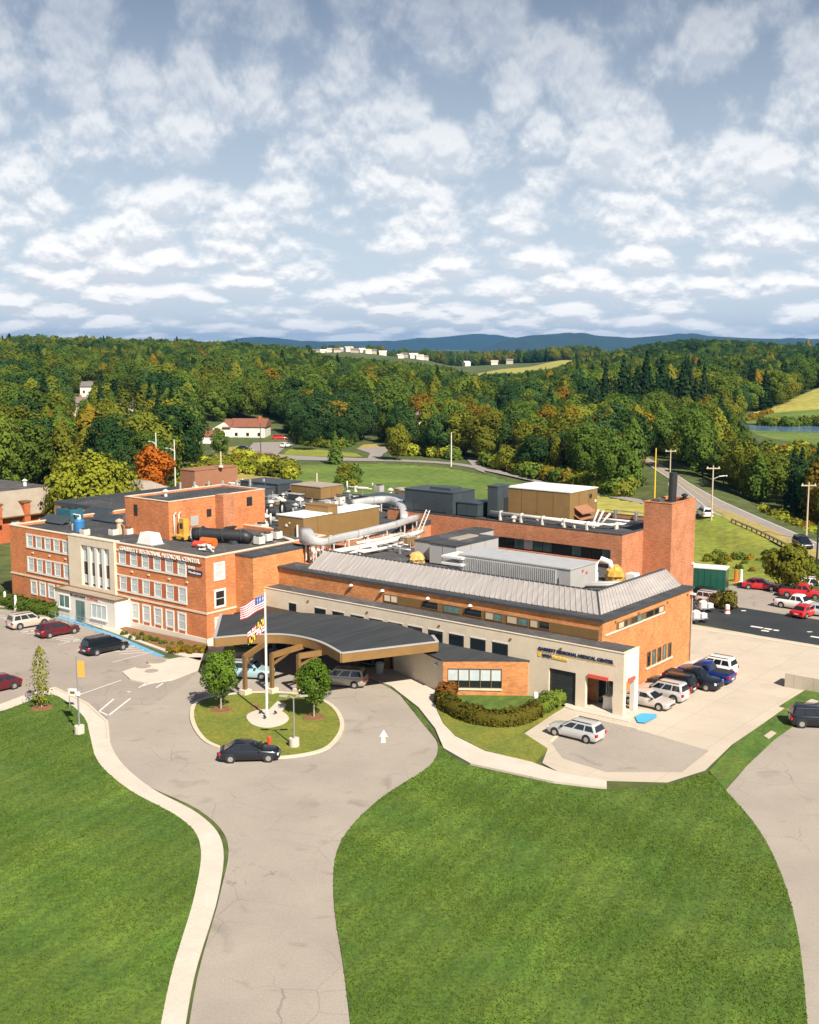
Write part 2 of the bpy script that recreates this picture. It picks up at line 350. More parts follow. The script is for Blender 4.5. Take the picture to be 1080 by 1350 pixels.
ROAD_L = [(838,601),(868,622),(890,636),(938,676),(967,688),(1006,705),(1044,724),(1085,744),(1150,774)]
ROAD_U = [(842,597),(878,616),(911,638),(952,660),(997,680),(1044,700),(1080,716),(1120,733),(1190,763)]
RL = [at(x, y, ROADZ) for x, y in ROAD_L]; RU = [at(x, y, ROADZ) for x, y in ROAD_U]
RC = np.array([((a[0]+b[0])/2, (a[1]+b[1])/2) for a, b in zip(RL, RU)])
def zt(x, y):
    x = np.asarray(x, float); y = np.asarray(y, float)
    yy = np.maximum(y, 1); p = np.clip(pxof(x, yy), KP[0], KP[-1]-1e-6)
    prof = np.stack([np.interp(yy, [k[0] for k in KN[c]], [k[1] for k in KN[c]]) for c in KP])
    i = np.clip(np.searchsorted(KP, p, side='right')-1, 0, len(KP)-2); kp = np.array(KP, float)
    t = (p-kp[i])/(kp[i+1]-kp[i]); t = t*t*(3-2*t)
    pf = prof.reshape(len(KP), -1); fl = np.arange(pf.shape[1])
    z = (pf[i.ravel(), fl]*(1-t.ravel()) + pf[i.ravel()+1, fl]*t.ravel()).reshape(x.shape)
    d = np.full(x.shape, 1e9)
    for a, b in zip(RC[:-1], RC[1:]):
        ab = b-a; L = ab@ab; tt = np.clip(((x-a[0])*ab[0]+(y-a[1])*ab[1])/L, 0, 1)
        d = np.minimum(d, np.hypot(x-a[0]-tt*ab[0], y-a[1]-tt*ab[1]))
    e = np.clip(1-(d-6.0)/6.0, 0, 1); e = e*e*(3-2*e)
    w_ = np.clip((y-620)/400, 0, 1)
    z = z + w_*(2.5*np.sin(x*.011+1.3)*np.sin(y*.009) + 1.2*np.sin(x*.031)*np.sin(y*.023+.7))
    return np.maximum(z, 0*z-3)*(1-e) + (ROADZ-.06)*e
def lines(segs):
    o = [segs[0][0]]
    for a, b, st in segs:
        k = max(1, int(round(abs(b-a)/st))); o += list(np.linspace(a, b, k+1)[1:])
    return np.array(o)
gx = lines([(-9000,-2400,900),(-2400,-800,90),(-800,-60,22),(-60,20,12),(20,120,2),(120,800,22),(800,2400,90),(2400,9000,900)])
gy = lines([(-80,110,30),(110,420,2.2),(420,800,9),(800,2000,22),(2000,3000,90),(3000,16000,900)])
GX, GY = np.meshgrid(gx, gy); GZ = zt(GX, GY)
nx, ny = len(gx), len(gy)
vs = np.stack([GX.ravel(), GY.ravel(), GZ.ravel()], 1)
ii = (np.arange(ny-1)[:, None]*nx + np.arange(nx-1)[None, :]).ravel()
fs = np.stack([ii, ii+1, ii+nx+1, ii+nx], 1)
def npmesh(name, v, f, mats, smooth=False):
    me = bpy.data.meshes.new(name); v = np.asarray(v, np.float32); f = np.asarray(f, np.int32)
    me.vertices.add(len(v)); me.vertices.foreach_set('co', v.ravel())
    me.loops.add(f.size); me.loops.foreach_set('vertex_index', f.ravel())
    me.polygons.add(len(f)); me.polygons.foreach_set('loop_start', np.arange(0, f.size, f.shape[1]))
    try: me.polygons.foreach_set('loop_total', np.full(len(f), f.shape[1]))
    except Exception: pass
    for q in (mats if isinstance(mats, (list, tuple)) else [mats]): me.materials.append(q)
    me.update(calc_edges=True); me.validate()
    if smooth: me.shade_smooth()
    return me
go = bpy.data.objects.new('ground', npmesh('ground', vs, fs, M['ground_cover'], True)); COL.objects.link(go); tag(go, kind='structure')

# far ridges
def ridge(D, depth, tops, seed, name):
    r = np.random.default_rng(seed)
    px = np.linspace(-400, 1480, 240); top = np.interp(px, [t[0] for t in tops], [t[1] for t in tops])
    u = np.linspace(-1, 1, 15); v = []
    for p, ty in zip(px, top):
        dx = (p-540)/FPX; zt_ = CAM_H + D*(455.97-ty)/FPX*1.0
        for k in u:
            dd = D + k*depth; h = max(0, 1-abs(k)**1.6)
            wob = 1 + .10*math.sin(p*.045+k*3+seed) + .07*math.sin(p*.13+k*7+seed*2)
            v.append((dx*dd, dd, zt_*h*(wob if abs(k) > .05 else 1) - 6))
    n_ = len(u); i0 = (np.arange(len(px)-1)[:, None]*n_ + np.arange(n_-1)[None, :]).ravel()
    f = np.stack([i0, i0+1, i0+n_+1, i0+n_], 1)
    o = bpy.data.objects.new(name, npmesh(name, v, f, M['mountain'], True)); COL.objects.link(o); tag(o, kind='structure')
ridge(11500, 2200, [(-400,449),(200,451),(300,450),(318,445),(345,443.5),(375,446),(400,450),(450,449),(520,449),(570,445),(600,442),(625,439.5),(650,442),(680,445),(700,446),(900,446),(1480,450)], 3, 'mountain')
ridge(8200, 1500, [(-400,470),(560,470),(640,457),(670,446),(695,441.5),(735,439),(790,442),(830,444.5),(880,440.5),(930,442),(985,445),(1040,446),(1090,449),(1200,452),(1480,450)], 5, 'mountain')
ridge(5200, 1200, [(-400,470),(300,466),(400,459),(430,457.5),(520,459.5),(600,461),(700,463),(760,466),(1480,470)], 9, 'hill')

# ================================================================ roads, car parks, paths
def poly(name, pts, m, z, zsurf=0.0, kind='structure', thick=None):
    p = [at(a, b, zsurf) for a, b in pts]
    mb = MB()
    if thick: mb.prism(p, zsurf-.05, zsurf+z)
    else: mb.face([(q[0], q[1], zsurf+z) for q in p])
    return structure(name, mb, m, kind)
def ribbon(name, L, U, m, z):
    mb = MB()
    for i in range(len(L)-1):
        mb.add([(*L[i], z), (*L[i+1], z), (*U[i+1], z), (*U[i], z)], [(0,1,2,3)])
    return structure(name, mb, m)
def strip(pts, wd, z=None, closed=False):
    """flat or raised band along a polyline of ground points"""
    P = [np.array(p[:2], float) for p in pts]; n_ = len(P); L, U = [], []
    for i in range(n_):
        a = P[i-1] if (i > 0 or closed) else P[i]; b = P[(i+1) % n_] if (i < n_-1 or closed) else P[i]
        d = (b-a)/np.linalg.norm(b-a); q = np.array([-d[1], d[0]])*wd/2; L.append(P[i]-q); U.append(P[i]+q)
    if closed: L.append(L[0]); U.append(U[0])
    return L, U
def flat(name, pts, wd, m, z, closed=False):
    L, U = strip(pts, wd, closed=closed); return ribbon(name, L, U, m, z)
def kerb(pts, wd=.32, h=.13, closed=False, m='kerb', z0=0.0):
    L, U = strip(pts, wd, closed=closed); mb = MB()
    mb.loft([[(*l, z0-.05), (*u_, z0-.05), (*u_, z0+h), (*l, z0+h)] for l, u_ in zip(L, U)], cap=not closed)
    return structure('kerb', mb, M[m])
def smooth_pts(pts, k=6, closed=False):
    P = [np.array(p, float) for p in pts]; out = []; n_ = len(P)
    rng = range(n_ if closed else n_-1)
    for i in rng:
        p0 = P[(i-1) % n_] if (closed or i > 0) else P[i]; p1 = P[i]; p2 = P[(i+1) % n_]; p3 = P[(i+2) % n_] if (closed or i < n_-2) else p2
        for j in range(k):
            t = j/k; out.append(.5*((2*p1)+(-p0+p2)*t+(2*p0-5*p1+4*p2-p3)*t*t+(-p0+3*p1-3*p2+p3)*t**3))
    if not closed: out.append(P[-1])
    return [tuple(q) for q in out]
def px(*pts, z=0.0): return [at(a, b, z) for a, b in pts]

# main highway on its low embankment
ribbon('road', RL, RU, M['asphalt_road'], ROADZ+.02)
mid = [tuple(c) for c in RC]
for off in (-.13, .13):
    L, U = strip(mid, 2*abs(off)+.0001); flat('road_marking', (L if off < 0 else U), .12, M['line_yellow'], ROADZ+.035)
flat('road_marking', [tuple(np.array(a)*.94+np.array(b)*.06) for a, b in zip(RL, RU)], .15, M['line_white'], ROADZ+.035)
flat('road_marking', [tuple(np.array(a)*.06+np.array(b)*.94) for a, b in zip(RL, RU)], .15, M['line_white'], ROADZ+.035)
# slip road down to the hospital behind the tower
flat('lane', smooth_pts([tuple((np.array(RL[2])+np.array(RC[2]))/2)] + px((905,664),(925,684), z=1.2), 5), 5, M['asphalt_road'], ROADZ-.02)
# fields behind the hospital
def drape(name, pts, m, lift, st=1.6):
    P = np.array([at(a, b) for a, b in pts]); xs = np.arange(P[:, 0].min(), P[:, 0].max()+st, st); ys = np.arange(P[:, 1].min(), P[:, 1].max()+st, st)
    X, Y = np.meshgrid(xs, ys); Zg = zt(X, Y)+lift; cx_, cy_ = X[:-1, :-1]+st/2, Y[:-1, :-1]+st/2; ins = np.zeros(cx_.shape, bool); k = len(P)
    for i in range(k):
        (xa, ya), (xb, yb) = P[i], P[(i+1) % k]
        with np.errstate(divide='ignore', invalid='ignore'): ins ^= ((ya > cy_) != (yb > cy_)) & (cx_ < (xb-xa)*(cy_-ya)/(yb-ya)+xa)
    n_ = len(xs); jj, i_ = np.nonzero(ins); b0 = jj*n_+i_
    o = bpy.data.objects.new(name, npmesh(name, np.stack([X.ravel(), Y.ravel(), Zg.ravel()], 1), np.stack([b0, b0+1, b0+n_+1, b0+n_], 1), m, True)); COL.objects.link(o); return tag(o, kind='structure')
drape('grass_field', [(300,660),(330,622),(400,613),(500,611),(580,616),(640,626),(700,639),(760,651),(850,668),(905,690),(905,720),(600,720)], M['field_green'], .03)
drape('meadow', [(690,640),(760,649),(860,667),(905,690),(905,720),(760,700)], M['field_yellow'], .06)
drape('meadow', [(890,720),(895,684),(930,684),(965,696),(1000,716),(1045,745),(1090,763),(1110,772),(1010,770),(960,771),(912,777),(905,780)], M['meadow'], .09, 1.0)
drape('dry_verge', [(938,681),(965,689),(1005,707),(1085,746),(1180,790),(1180,802),(1085,758),(1045,741),(1000,718),(960,698)], M['dry_grass'], .13, .8)
drape('meadow', [(1000,676),(1040,692),(1085,712),(1180,755),(1180,735),(1085,700),(1040,684),(1000,668)], M['field_yellow'], .1, 1.2)
poly('shrub_verge', [(225,640),(262,603),(300,598),(345,604),(380,617),(365,640)], M['dry_grass'], .05)
# lane along the top of the field, with the two drives that leave it
lane = smooth_pts(px((235,590),(290,593),(340,600),(395,604),(470,606),(540,608),(600,612),(650,621),(720,636),(790,650),(852,663),(880,668)), 4)
nl = len(lane); LL, UU = [], []
for i in range(nl):
    wl = np.interp(i/nl, [0, .3, .42, .55, 1], [11, 11, 6, 3.6, 3.6]); l, u_ = strip(lane[max(0, i-1):i+2] if 0 < i < nl-1 else (lane[:2] if i == 0 else lane[-2:]), wl)
    j = 0 if i == 0 else -1 if i == nl-1 else 1; LL.append(l[j]); UU.append(u_[j])
ribbon('lane', LL, UU, M['asphalt_road'], .10)
poly('driveway', [(322,598),(335,583),(365,577),(392,580),(398,585),(378,588),(366,599)], M['asphalt_road'], .12)
poly('driveway', [(484,606),(488,598),(470,592),(508,589),(520,590),(505,599),(500,607)], M['asphalt_road'], .12)
poly('driveway', [(612,602),(628,604),(640,624),(628,620)], M['asphalt_road'], .12)
poly('dry_verge', [(470,592),(480,586),(515,585),(520,590)], M['dry_grass'], .07)
poly('dry_verge', [(300,590),(322,588),(334,592),(320,597),(300,596)], M['dry_grass'], .13)
poly('lawn', [(372,600),(385,590),(408,592),(470,598),(478,603),(410,602)], M['meadow'], .13)
# pond and the open ground round it
poly('pond', [(966,560),(985,555),(1100,558),(1300,560),(1300,572),(1090,571),(1000,568),(975,566)], M['water'], .06)
poly('marsh', [(985,566),(1090,570.5),(1300,571),(1300,592),(1100,590),(1040,583),(1000,574)], M['field_green'], .04)
def patch(name, rows, m, lift=.4, k=14):
    """field draped over the hill: rows = list of (distance, left column, right column)"""
    v = []; rr = []
    for (d0, l0, r0), (d1, l1, r1) in zip(rows[:-1], rows[1:]):
        for j in range(6): t = j/6; rr.append((d0+(d1-d0)*t, l0+(l1-l0)*t, r0+(r1-r0)*t))
    rr.append(rows[-1])
    for d_, l_, r_ in rr:
        for j in range(k+1):
            c = l_+(r_-l_)*j/k; x = (c-540)/FPX*(d_*_c+CAM_H*_s); v.append((x, d_, 0))
    v = np.array(v); v[:, 2] = zt(v[:, 0], v[:, 1])+lift
    i0 = (np.arange(len(rr)-1)[:, None]*(k+1)+np.arange(k)[None, :]).ravel()
    f = np.stack([i0, i0+1, i0+k+2, i0+k+1], 1)
    o = bpy.data.objects.new(name, npmesh(name, v, f, m, True)); COL.objects.link(o); tag(o, kind='structure')
patch('grass_field', [(474,985,1300),(510,978,1300),(530,990,1300)], M['field_green'])
patch('grass_field', [(530,990,1300),(560,1015,1300),(620,1065,1300),(690,1120,1300)], M['field_yellow'], .45)
patch('hay_field', [(1050,600,700),(1110,600,735),(1250,612,752),(1400,690,756),(1490,738,758)], M['field_yellow'], .6)
patch('woodland', [(1545,300,960),(2200,300,960),(3200,300,960),(7000,300,960)], M['woodland'], 1.2)

# hospital car parks and drives ------------------------------------------------
ISL = smooth_pts(px((253,944),(262,925),(300,917),(340,914),(390,916),(432,928),(450,950),(446,972),(420,992),(350,1000),(285,985),(262,968)), 6, True)
poly('car_park', [(-90,798),(0,803),(86,815),(150,838),(212,866),(262,878),(262,930),(180,1010),(142,978),(140,955),(112,932),(72,914),(45,920),(0,934),(-120,955)], M['asphalt'], .010)
DRV = smooth_pts(px((150,930),(141,950),(146,985),(185,1030),(262,1068),(300,1110),(290,1180),(260,1290),(240,1420)), 5)
DRV2 = smooth_pts(px((470,1420),(455,1290),(440,1180),(450,1110),(500,1055),(565,1012),(578,985),(566,962),(548,936),(515,908),(480,893)), 5)
structure('driveway', MB().face([(*p, .016) for p in DRV + DRV2 + px((470,868),(440,850),(290,862),(268,880),(240,905),(200,930))]), M['asphalt_drive'])
structure('lawn', MB().prism(ISL, -.05, .10), M['lawn_dry'])
kerb(ISL, .36, .15, True)
# left lawn with its footpath
LW = smooth_pts(px((-140,968),(-60,950),(0,939),(42,924),(70,917),(96,932),(113,950),(119,972),(130,1006),(170,1042),(238,1080),(264,1115),(257,1180),(225,1290),(200,1420)), 6) + px((-300,1420),(-300,1000))
structure('lawn', MB().prism(LW, -.05, .08), M['lawn'])
structure('footpath', MB().prism(smooth_pts(px((-140,962),(-60,944),(0,931),(38,917),(72,908),(115,929),(141,953),(144,976),(160,1006),(200,1040),(262,1074),(293,1112),(288,1180),(256,1290),(235,1420)), 6) + smooth_pts(px((200,1420),(225,1290),(257,1180),(264,1115),(238,1080),(170,1042),(130,1006),(119,972),(113,950),(96,932),(70,917),(42,924),(0,939),(-60,950),(-140,968)), 6), -.05, .06), M['concrete_walk'])
kerb(px((-60,943.5),(0,930.5),(38,916.5),(72,907.5),(115,928.5),(141,952.5),(143,976)), .22, .12)
# pavement in front of the old building
structure('pavement', MB().prism(px((-120,788),(0,795),(82,806),(160,830),(164,826),(272,851),(300,846),(290,868),(262,872),(215,859),(85,812),(0,800.5),(-90,797)), -.05, .12), M['concrete_walk'])
flat('kerb_marking', px((20,803),(86,815.5),(150,838.5),(214,866)), .75, M['line_blue'], .02)
structure('pavement', MB().prism(px((161,887),(180,880),(215,872),(236,868),(266,868),(262,884),(228,897),(196,902),(172,897)), -.05, .12), M['concrete_walk'])
for q in ((206,873,1.0),(189,880,.8),(200,886,.7)):
    x, y = at(q[0], q[1]); structure('paving_patch', MB().lathe([(q[2], .121), (q[2], .126)], (x, y, 0), 14), M['roof_gravel'])
structure('planting_bed', MB().prism(px((156,829),(164,827),(274,850.5),(272,863),(238,862),(215,856),(185,845)), -.05, .14), M['mulch'])
# pavement on the right of the loop
structure('pavement', MB().prism(px((470,884),(500,880),(525,884),(588,916),(572,922),(576,938),(584,955),(600,972),(640,992),(700,1006),(740,1021),(800,1031),(800,1040),(730,1032),(620,1008),(585,988),(574,962),(552,934),(516,906),(485,893.5)), -.05, .12), M['concrete_walk'])
structure('lawn', MB().prism(px((588,917),(697,918),(735,922),(746,932),(688,966),(722,988),(700,1011),(640,991),(600,971),(585,955),(577,938),(573,923)), -.05, .10), M['lawn_dry'])
structure('lawn', MB().prism(px((592,918),(697,919),(728,923),(700,940),(670,944),(630,941),(603,930)), .0, .13), M['lawn'])
structure('concrete_yard', MB().face([(*p, .012) for p in px((690,968),(744,932),(728,925),(780,920),(840,905),(905,860),(912,823),(1080,851),(1240,880),(1300,1000),(1060,985),(1035,935),(965,982),(930,1016),(880,1032),(800,1030),(740,1020),(715,1006),(722,988))]), M['concrete'])
structure('car_park', MB().face([(*p, .022) for p in px((762,943),(840,962),(935,990),(900,1018),(800,1018),(742,1000),(726,978))]), M['asphalt_drive'])
kerb(px((726,979),(762,943.5),(842,962)), .25, .10)
structure('footpath', MB().prism(px((700,930),(745,933),(757,937),(830,953),(842,938),(808,940),(760,927)), -.05, .10), M['concrete_walk'])
structure('ramp_marking', MB().face([(*p, .10+.026) for p in px((837,946),(846,942),(866,943),(866,947),(851,955),(841,954))]), M['paint_bluebright'])
structure('lawn', MB().prism(px((1035,935),(1052,941),(1062,947),(1022,975),(985,1010),(955,1040),(935,1018),(968,982)), -.05, .10), M['lawn'])
CLW = smooth_pts(px((590,994),(620,1010),(730,1034),(800,1042),(885,1035),(932,1021),(958,1044),(1010,1110),(1050,1220),(1070,1420)), 6) + DRV2[:-7]
structure('lawn', MB().prism(CLW, -.05, .08), M['lawn'])
structure('lawn', MB().prism(px((1028,932),(1060,912),(1085,905),(1180,915),(1180,950),(1090,950),(1062,940)), -.05, .10), M['lawn'])
structure('car_park', MB().face([(*p, .014) for p in px((1300,1000),(1062,947),(1022,975),(985,1010),(957,1042),(1010,1110),(1050,1220),(1070,1420),(1300,1420))]), M['asphalt_drive'])
for q in [((1060,929),(1070,923),(1080,926),(1070,932)), ((1007,972),(1017,965),(1024,968),(1014,976))]:
    structure('paving_patch', MB().prism(px(*q), 0, .125), M['concrete'])
# fresh asphalt lane and the gravelly lot behind
structure('road', MB().face([(*p, .030) for p in px((895,795),(935,797),(980,802),(1085,819),(1240,845),(1240,880),(1080,851),(1000,838),(930,824),(895,820))]), M['asphalt_new'])
flat('kerb_marking', px((900,826.5),(1000,841),(1080,854),(1200,873)), .7, M['kerb'], .034)
structure('car_park', MB().face([(*p, .020) for p in px((905,795),(912,778),(960,772),(1010,772),(1090,782),(1240,800),(1240,845),(1085,818),(980,801.5),(935,796.5))]), M['asphalt'])
for a in [((990,826),(1006,828.5)), ((1008,829),(1018,830.5)), ((1020,831),(1027,832)), ((1004,831.5),(1014,833)), ((1069,839.5),(1095,843.5)), ((980,805),(981,806.2)), ((1067,833),(1068.5,834))]:
    flat('road_marking', px(*a), .55, M['line_white'], .05)
# parking bay lines by the old building
for k in range(9):
    a = at(10+k*24, 804+k*6.4+max(0, k-3)*.9); d = np.array([UX*.0-UY*-1*-1, 0])
    b_ = (a[0]+UY*5.2, a[1]-UX*5.2)
    flat('road_marking', [a, b_], .12, M['line_white'], .03)
def hatch(c0, c1, kk, ln):
    for j in range(kk):
        t = j/(kk-1); a = at(c0[0]+(c1[0]-c0[0])*t, c0[1]+(c1[1]-c0[1])*t)
        flat('road_marking', [a, (a[0]+ln*(UY*.75-UX*.55), a[1]-ln*(UX*.75+UY*.55))], .16, M['line_white'], .03)
hatch((158,844), (196,860), 7, 3.2); hatch((36,824), (64,834), 5, 2.6); hatch((92,838), (112,845), 5, 2.4); hatch((8,812), (18,816), 3, 2.2)
flat('road_marking', px((103,917),(160,897)), .14, M['line_white'], .03)
flat('road_marking', px((131,938),(150,922)), .18, M['line_white'], .03)
flat('road_marking', px((143,944),(172,921)), .18, M['line_white'], .03)
flat('road_marking', px((131,938),(143,944)), .18, M['line_white'], .03)
for a in [((188,905),(202,900)), ((168,912),(172,913)), ((183,907),(193,901)), ((206,907),(215,901))]: flat('road_marking', px(*a), .18, M['line_white'], .03)
structure('road_marking', MB().face([(*p, .03) for p in px((500,972),(506,962),(512,972),(508,972),(509,980),(502,980),(503,972))]), M['line_white'])
for a, b in [((30,840),(55,852)), ((-20,880),(40,900))]: pass
# guard rail beside the highway
gr = thing('guard_rail', 'steel guard rail on dark posts along the lower edge of the highway', 'guard rail', (*RL[5], ROADZ-.1))
gp = smooth_pts([tuple(np.array(p)*1.0+np.array([-.5,-.7])) for p in RL[4:]], 14)
mbp, mbr = MB(), MB()
acc = 0; last = np.array(gp[0]); posts = [gp[0]]
for p in gp:
    if np.linalg.norm(np.array(p)-last) > 1.9: posts.append(p); last = np.array(p)
for p in posts[:60]:
    MB().box(p[0]-.09, p[0]+.09, p[1]-.09, p[1]+.09, ROADZ-1.2, ROADZ+.62).build('post', M['black_paint'], gr, org=(*RL[5], ROADZ-.1))
L_, U_ = strip(gp, .12); mbr.loft([[(*l, ROADZ+.42), (*u_, ROADZ+.42), (*u_, ROADZ+.74), (*l, ROADZ+.74)] for l, u_ in zip(L_, U_)]).build('rail', M['steel'], gr, org=(*RL[5], ROADZ-.1))

# ================================================================ the hospital
def text_mb(s, size, ext=.04, spacing=1.0, bold=.012, width=None):
    """lettering standing in the x-z plane, facing -y, starting at x=0"""
    cu = bpy.data.curves.new('lettering', 'FONT'); cu.body = s; cu.size = size; cu.extrude = ext; cu.offset = bold; cu.space_character = spacing; cu.resolution_u = 3
    o = bpy.data.objects.new('lettering', cu); COL.objects.link(o)
    me = bpy.data.meshes.new_from_object(o); bpy.data.objects.remove(o); bpy.data.curves.remove(cu)
    v = [tuple(q.co) for q in me.vertices]; f = [tuple(q.vertices) for q in me.polygons]; bpy.data.meshes.remove(me)
    sc = 1.0
    if width: xs = [q[0] for q in v]; sc = width/(max(xs)-min(xs))
    mb = MB(); mb.add([(q[0]*sc, -q[2], q[1]) for q in v], f); return mb
def shifted(mb, dx, dy, dz):
    o = MB(); o.v = [(p[0]+dx, p[1]+dy, p[2]+dz) for p in mb.v]; o.f = list(mb.f); return o
def win_b(wg, wall, a0, a1, z0, z1, b, glass, fr=.09, frame='trim_white', out=.07, mull=(1, 1), sill=True, surround=0):
    """window on a wall that faces -b"""
    f = MB(); t = fr
    f.box(a0-t, a0, b-out, b+.02, z0-t, z1+t); f.box(a1, a1+t, b-out, b+.02, z0-t, z1+t)
    f.box(a0, a1, b-out, b+.02, z1, z1+t); f.box(a0, a1, b-out, b+.02, z0-t, z0)
    for i in range(1, mull[0]): x = a0+(a1-a0)*i/mull[0]; f.box(x-.035, x+.035, b-out+.02, b+.02, z0, z1)
    for i in range(1, mull[1]): z = z0+(z1-z0)*i/mull[1]; f.box(a0, a1, b-out+.023, b+.02, z-.03, z+.03)
    o = wg.part('window', f, M[frame], wall)
    if sill: f2 = MB().box(a0-t-.06, a1+t+.06, b-out-.12, b+.02, z0-t-.12, z0-t-.002); wg.part('sill', f2, M['trim_white'], o) if wall is None else None
    wg.part('pane', MB().box(a0, a1, b-.02, b+.01, z0, z1), M[glass], o if wall is None else wall)
    return o
def win_a(wg, b0, b1, z0, z1, a, glass, fr=.09, frame='trim_white', out=.07, mull=(1, 1)):
    """window on a wall that faces +a"""
    f = MB(); t = fr
    f.box(a-.02, a+out, b0-t, b0, z0-t, z1+t); f.box(a-.02, a+out, b1, b1+t, z0-t, z1+t)
    f.box(a-.02, a+out, b0, b1, z1, z1+t); f.box(a-.02, a+out, b0, b1, z0-t, z0)
    for i in range(1, mull[0]): y = b0+(b1-b0)*i/mull[0]; f.box(a-.02, a+out-.02, y-.035, y+.035, z0, z1)
    for i in range(1, mull[1]): z = z0+(z1-z0)*i/mull[1]; f.box(a-.02, a+out-.023, b0, b1, z-.03, z+.03)
    o = wg.part('window', f, M[frame])
    wg.part('pane', MB().box(a-.01, a+.02, b0, b1, z0, z1), M[glass], o)
    return o
def parapet(poly, z0, z1, th=.35):
    """ring of wall round a roof; poly is axis-aligned box (a0,a1,b0,b1)"""
    a0, a1, b0, b1 = poly; mb = MB()
    mb.box(a0, a1, b0, b0+th, z0, z1); mb.box(a0, a1, b1-th, b1, z0, z1)
    mb.box(a0, a0+th, b0+th, b1-th, z0, z1); mb.box(a1-th, a1, b0+th, b1-th, z0, z1); return mb
def coping(poly, z, th=.45, h=.10, o=.05):
    a0, a1, b0, b1 = poly; return parapet((a0-o, a1+o, b0-o, b1+o), z, z+h, th)

# ---- old three-storey building
ow = Wing('brick_building', 'three-storey orange brick hospital building with white framed windows and a cream stone centre bay', 'building', -84, -5.9)
Z = 9.5
ow.part('wall', MB().box(-84, -47, -5.9, 13, -.5, Z-.45), M['brick_west'])
ow.part('parapet', parapet((-84, -47, -5.9, 13), Z-.45, Z, .4), M['brick_west'])
ow.part('coping', coping((-84, -47, -5.9, 13), Z), M['stone_cream'])
ow.part('roof', MB().box(-83.6, -47.4, -5.5, 12.6, Z-.5, Z-.38), M['roof_light'])
ow.part('roof', MB().box(-83.55, -63, -4.2, 6, Z-.37, Z-.28), M['roof_membrane'])
ow.part('side_bay', MB().box(-85.9, -84.002, -4.4, 6, -.5, 8.4).box(-86, -84.003, -4.5, 6.1, 8.4, 8.55), M['brick_west'])
ow.part('base_course', MB().box(-60, -46.9, -6.02, -5.88, -.4, .62).box(-47.02, -46.88, -6.02, -1, -.4, .62), M['stone_white'])
ow.part('band_course', MB().box(-84.06, -71.1, -5.98, -5.89, 3.32, 3.52), M['stone_cream']); ow.part('band_course', MB().box(-62.3, -46.94, -5.98, -5.89, 3.32, 3.52).box(-47.02, -46.92, -5.98, -.9, 3.32, 3.52), M['stone_cream'])
rows = [(7.32, 8.6), (4.25, 5.72)]
for z0, z1 in rows:
    sl = MB().box(-80.3, -71.1, -6.0, -5.89, z0-.30, z0-.12).box(-80.3, -71.1, -5.98, -5.89, z1+.10, z1+.22).box(-80.3, -80.12, -5.98, -5.89, z0-.121, z1+.101)
    ow.part('window_surround', sl, M['trim_white'])
    for k in range(6):
        if k < 5: ow.part('brick_panel', MB().box(-80.0+k*1.86+1.17, -80.0+k*1.86+1.78, -5.955, -5.89, z0-.1, z1+.08), M['sign_maroon' if False else 'brick_far'])
        win_b(ow, None, -80.0+k*1.86, -80.0+k*1.86+1.02 if k < 5 else -70.3+.62-.3, z0, z1, -5.9, 'blind_glass', sill=False, mull=(1, 2))
    sl = MB().box(-62.3, -50.1, -6.0, -5.89, z0-.30, z0-.12).box(-62.3, -50.1, -5.98, -5.89, z1+.10, z1+.22).box(-50.28, -50.1, -5.98, -5.89, z0-.12, z1+.10)
    ow.part('window_surround', sl, M['trim_white'])
    for k in range(6):
        x = -61.7+k*2.06
        if k < 5: ow.part('brick_panel', MB().box(x+1.2, x+1.95, -5.955, -5.89, z0-.1, z1+.08), M['brick_far'])
        win_b(ow, None, x, x+1.08, z0, z1, -5.9, 'blind_glass', sill=False, mull=(1, 2))
for x in (-79.6, -77.75, -75.9, -74.0):
    win_b(ow, None, x, x+.95, 1.35, 2.8, -5.9, 'blind_glass', fr=.2, sill=False, mull=(1, 2))
for k in range(5):
    x = -59.7+k*2.03
    o = win_b(ow, None, x, x+1.05, 1.15, 2.78, -5.9, 'blind_glass', fr=.2, sill=False, mull=(1, 2))
    ow.part('brick_panel', MB().box(x, x+1.05, -5.95, -5.89, .62, .95), M['brick_far'])
    for q in (x-.2, x+1.052): ow.part('window_surround', MB().box(q, q+.198, -5.965, -5.89, .62, .949), M['trim_white'])
for z in (6.6, 3.9+2.5): pass
for x in (-79, -75.5, -72.2, -59.5, -56.5, -53, -50):
    ow.part('wall_light', MB().box(x-.14, x+.14, -6.02, -5.89, 6.42, 6.58), M['stone_cream'])
win_a(ow, -4.55, -3.35, 7.0, 8.6, -47, 'blind_glass', fr=.2, mull=(1, 2)); win_a(ow, -4.55, -3.35, 4.0, 5.6, -47, 'glass_dark', fr=.24, mull=(1, 2)); win_a(ow, -4.6, -3.4, 1.2, 2.6, -47, 'blind_glass', fr=.2)
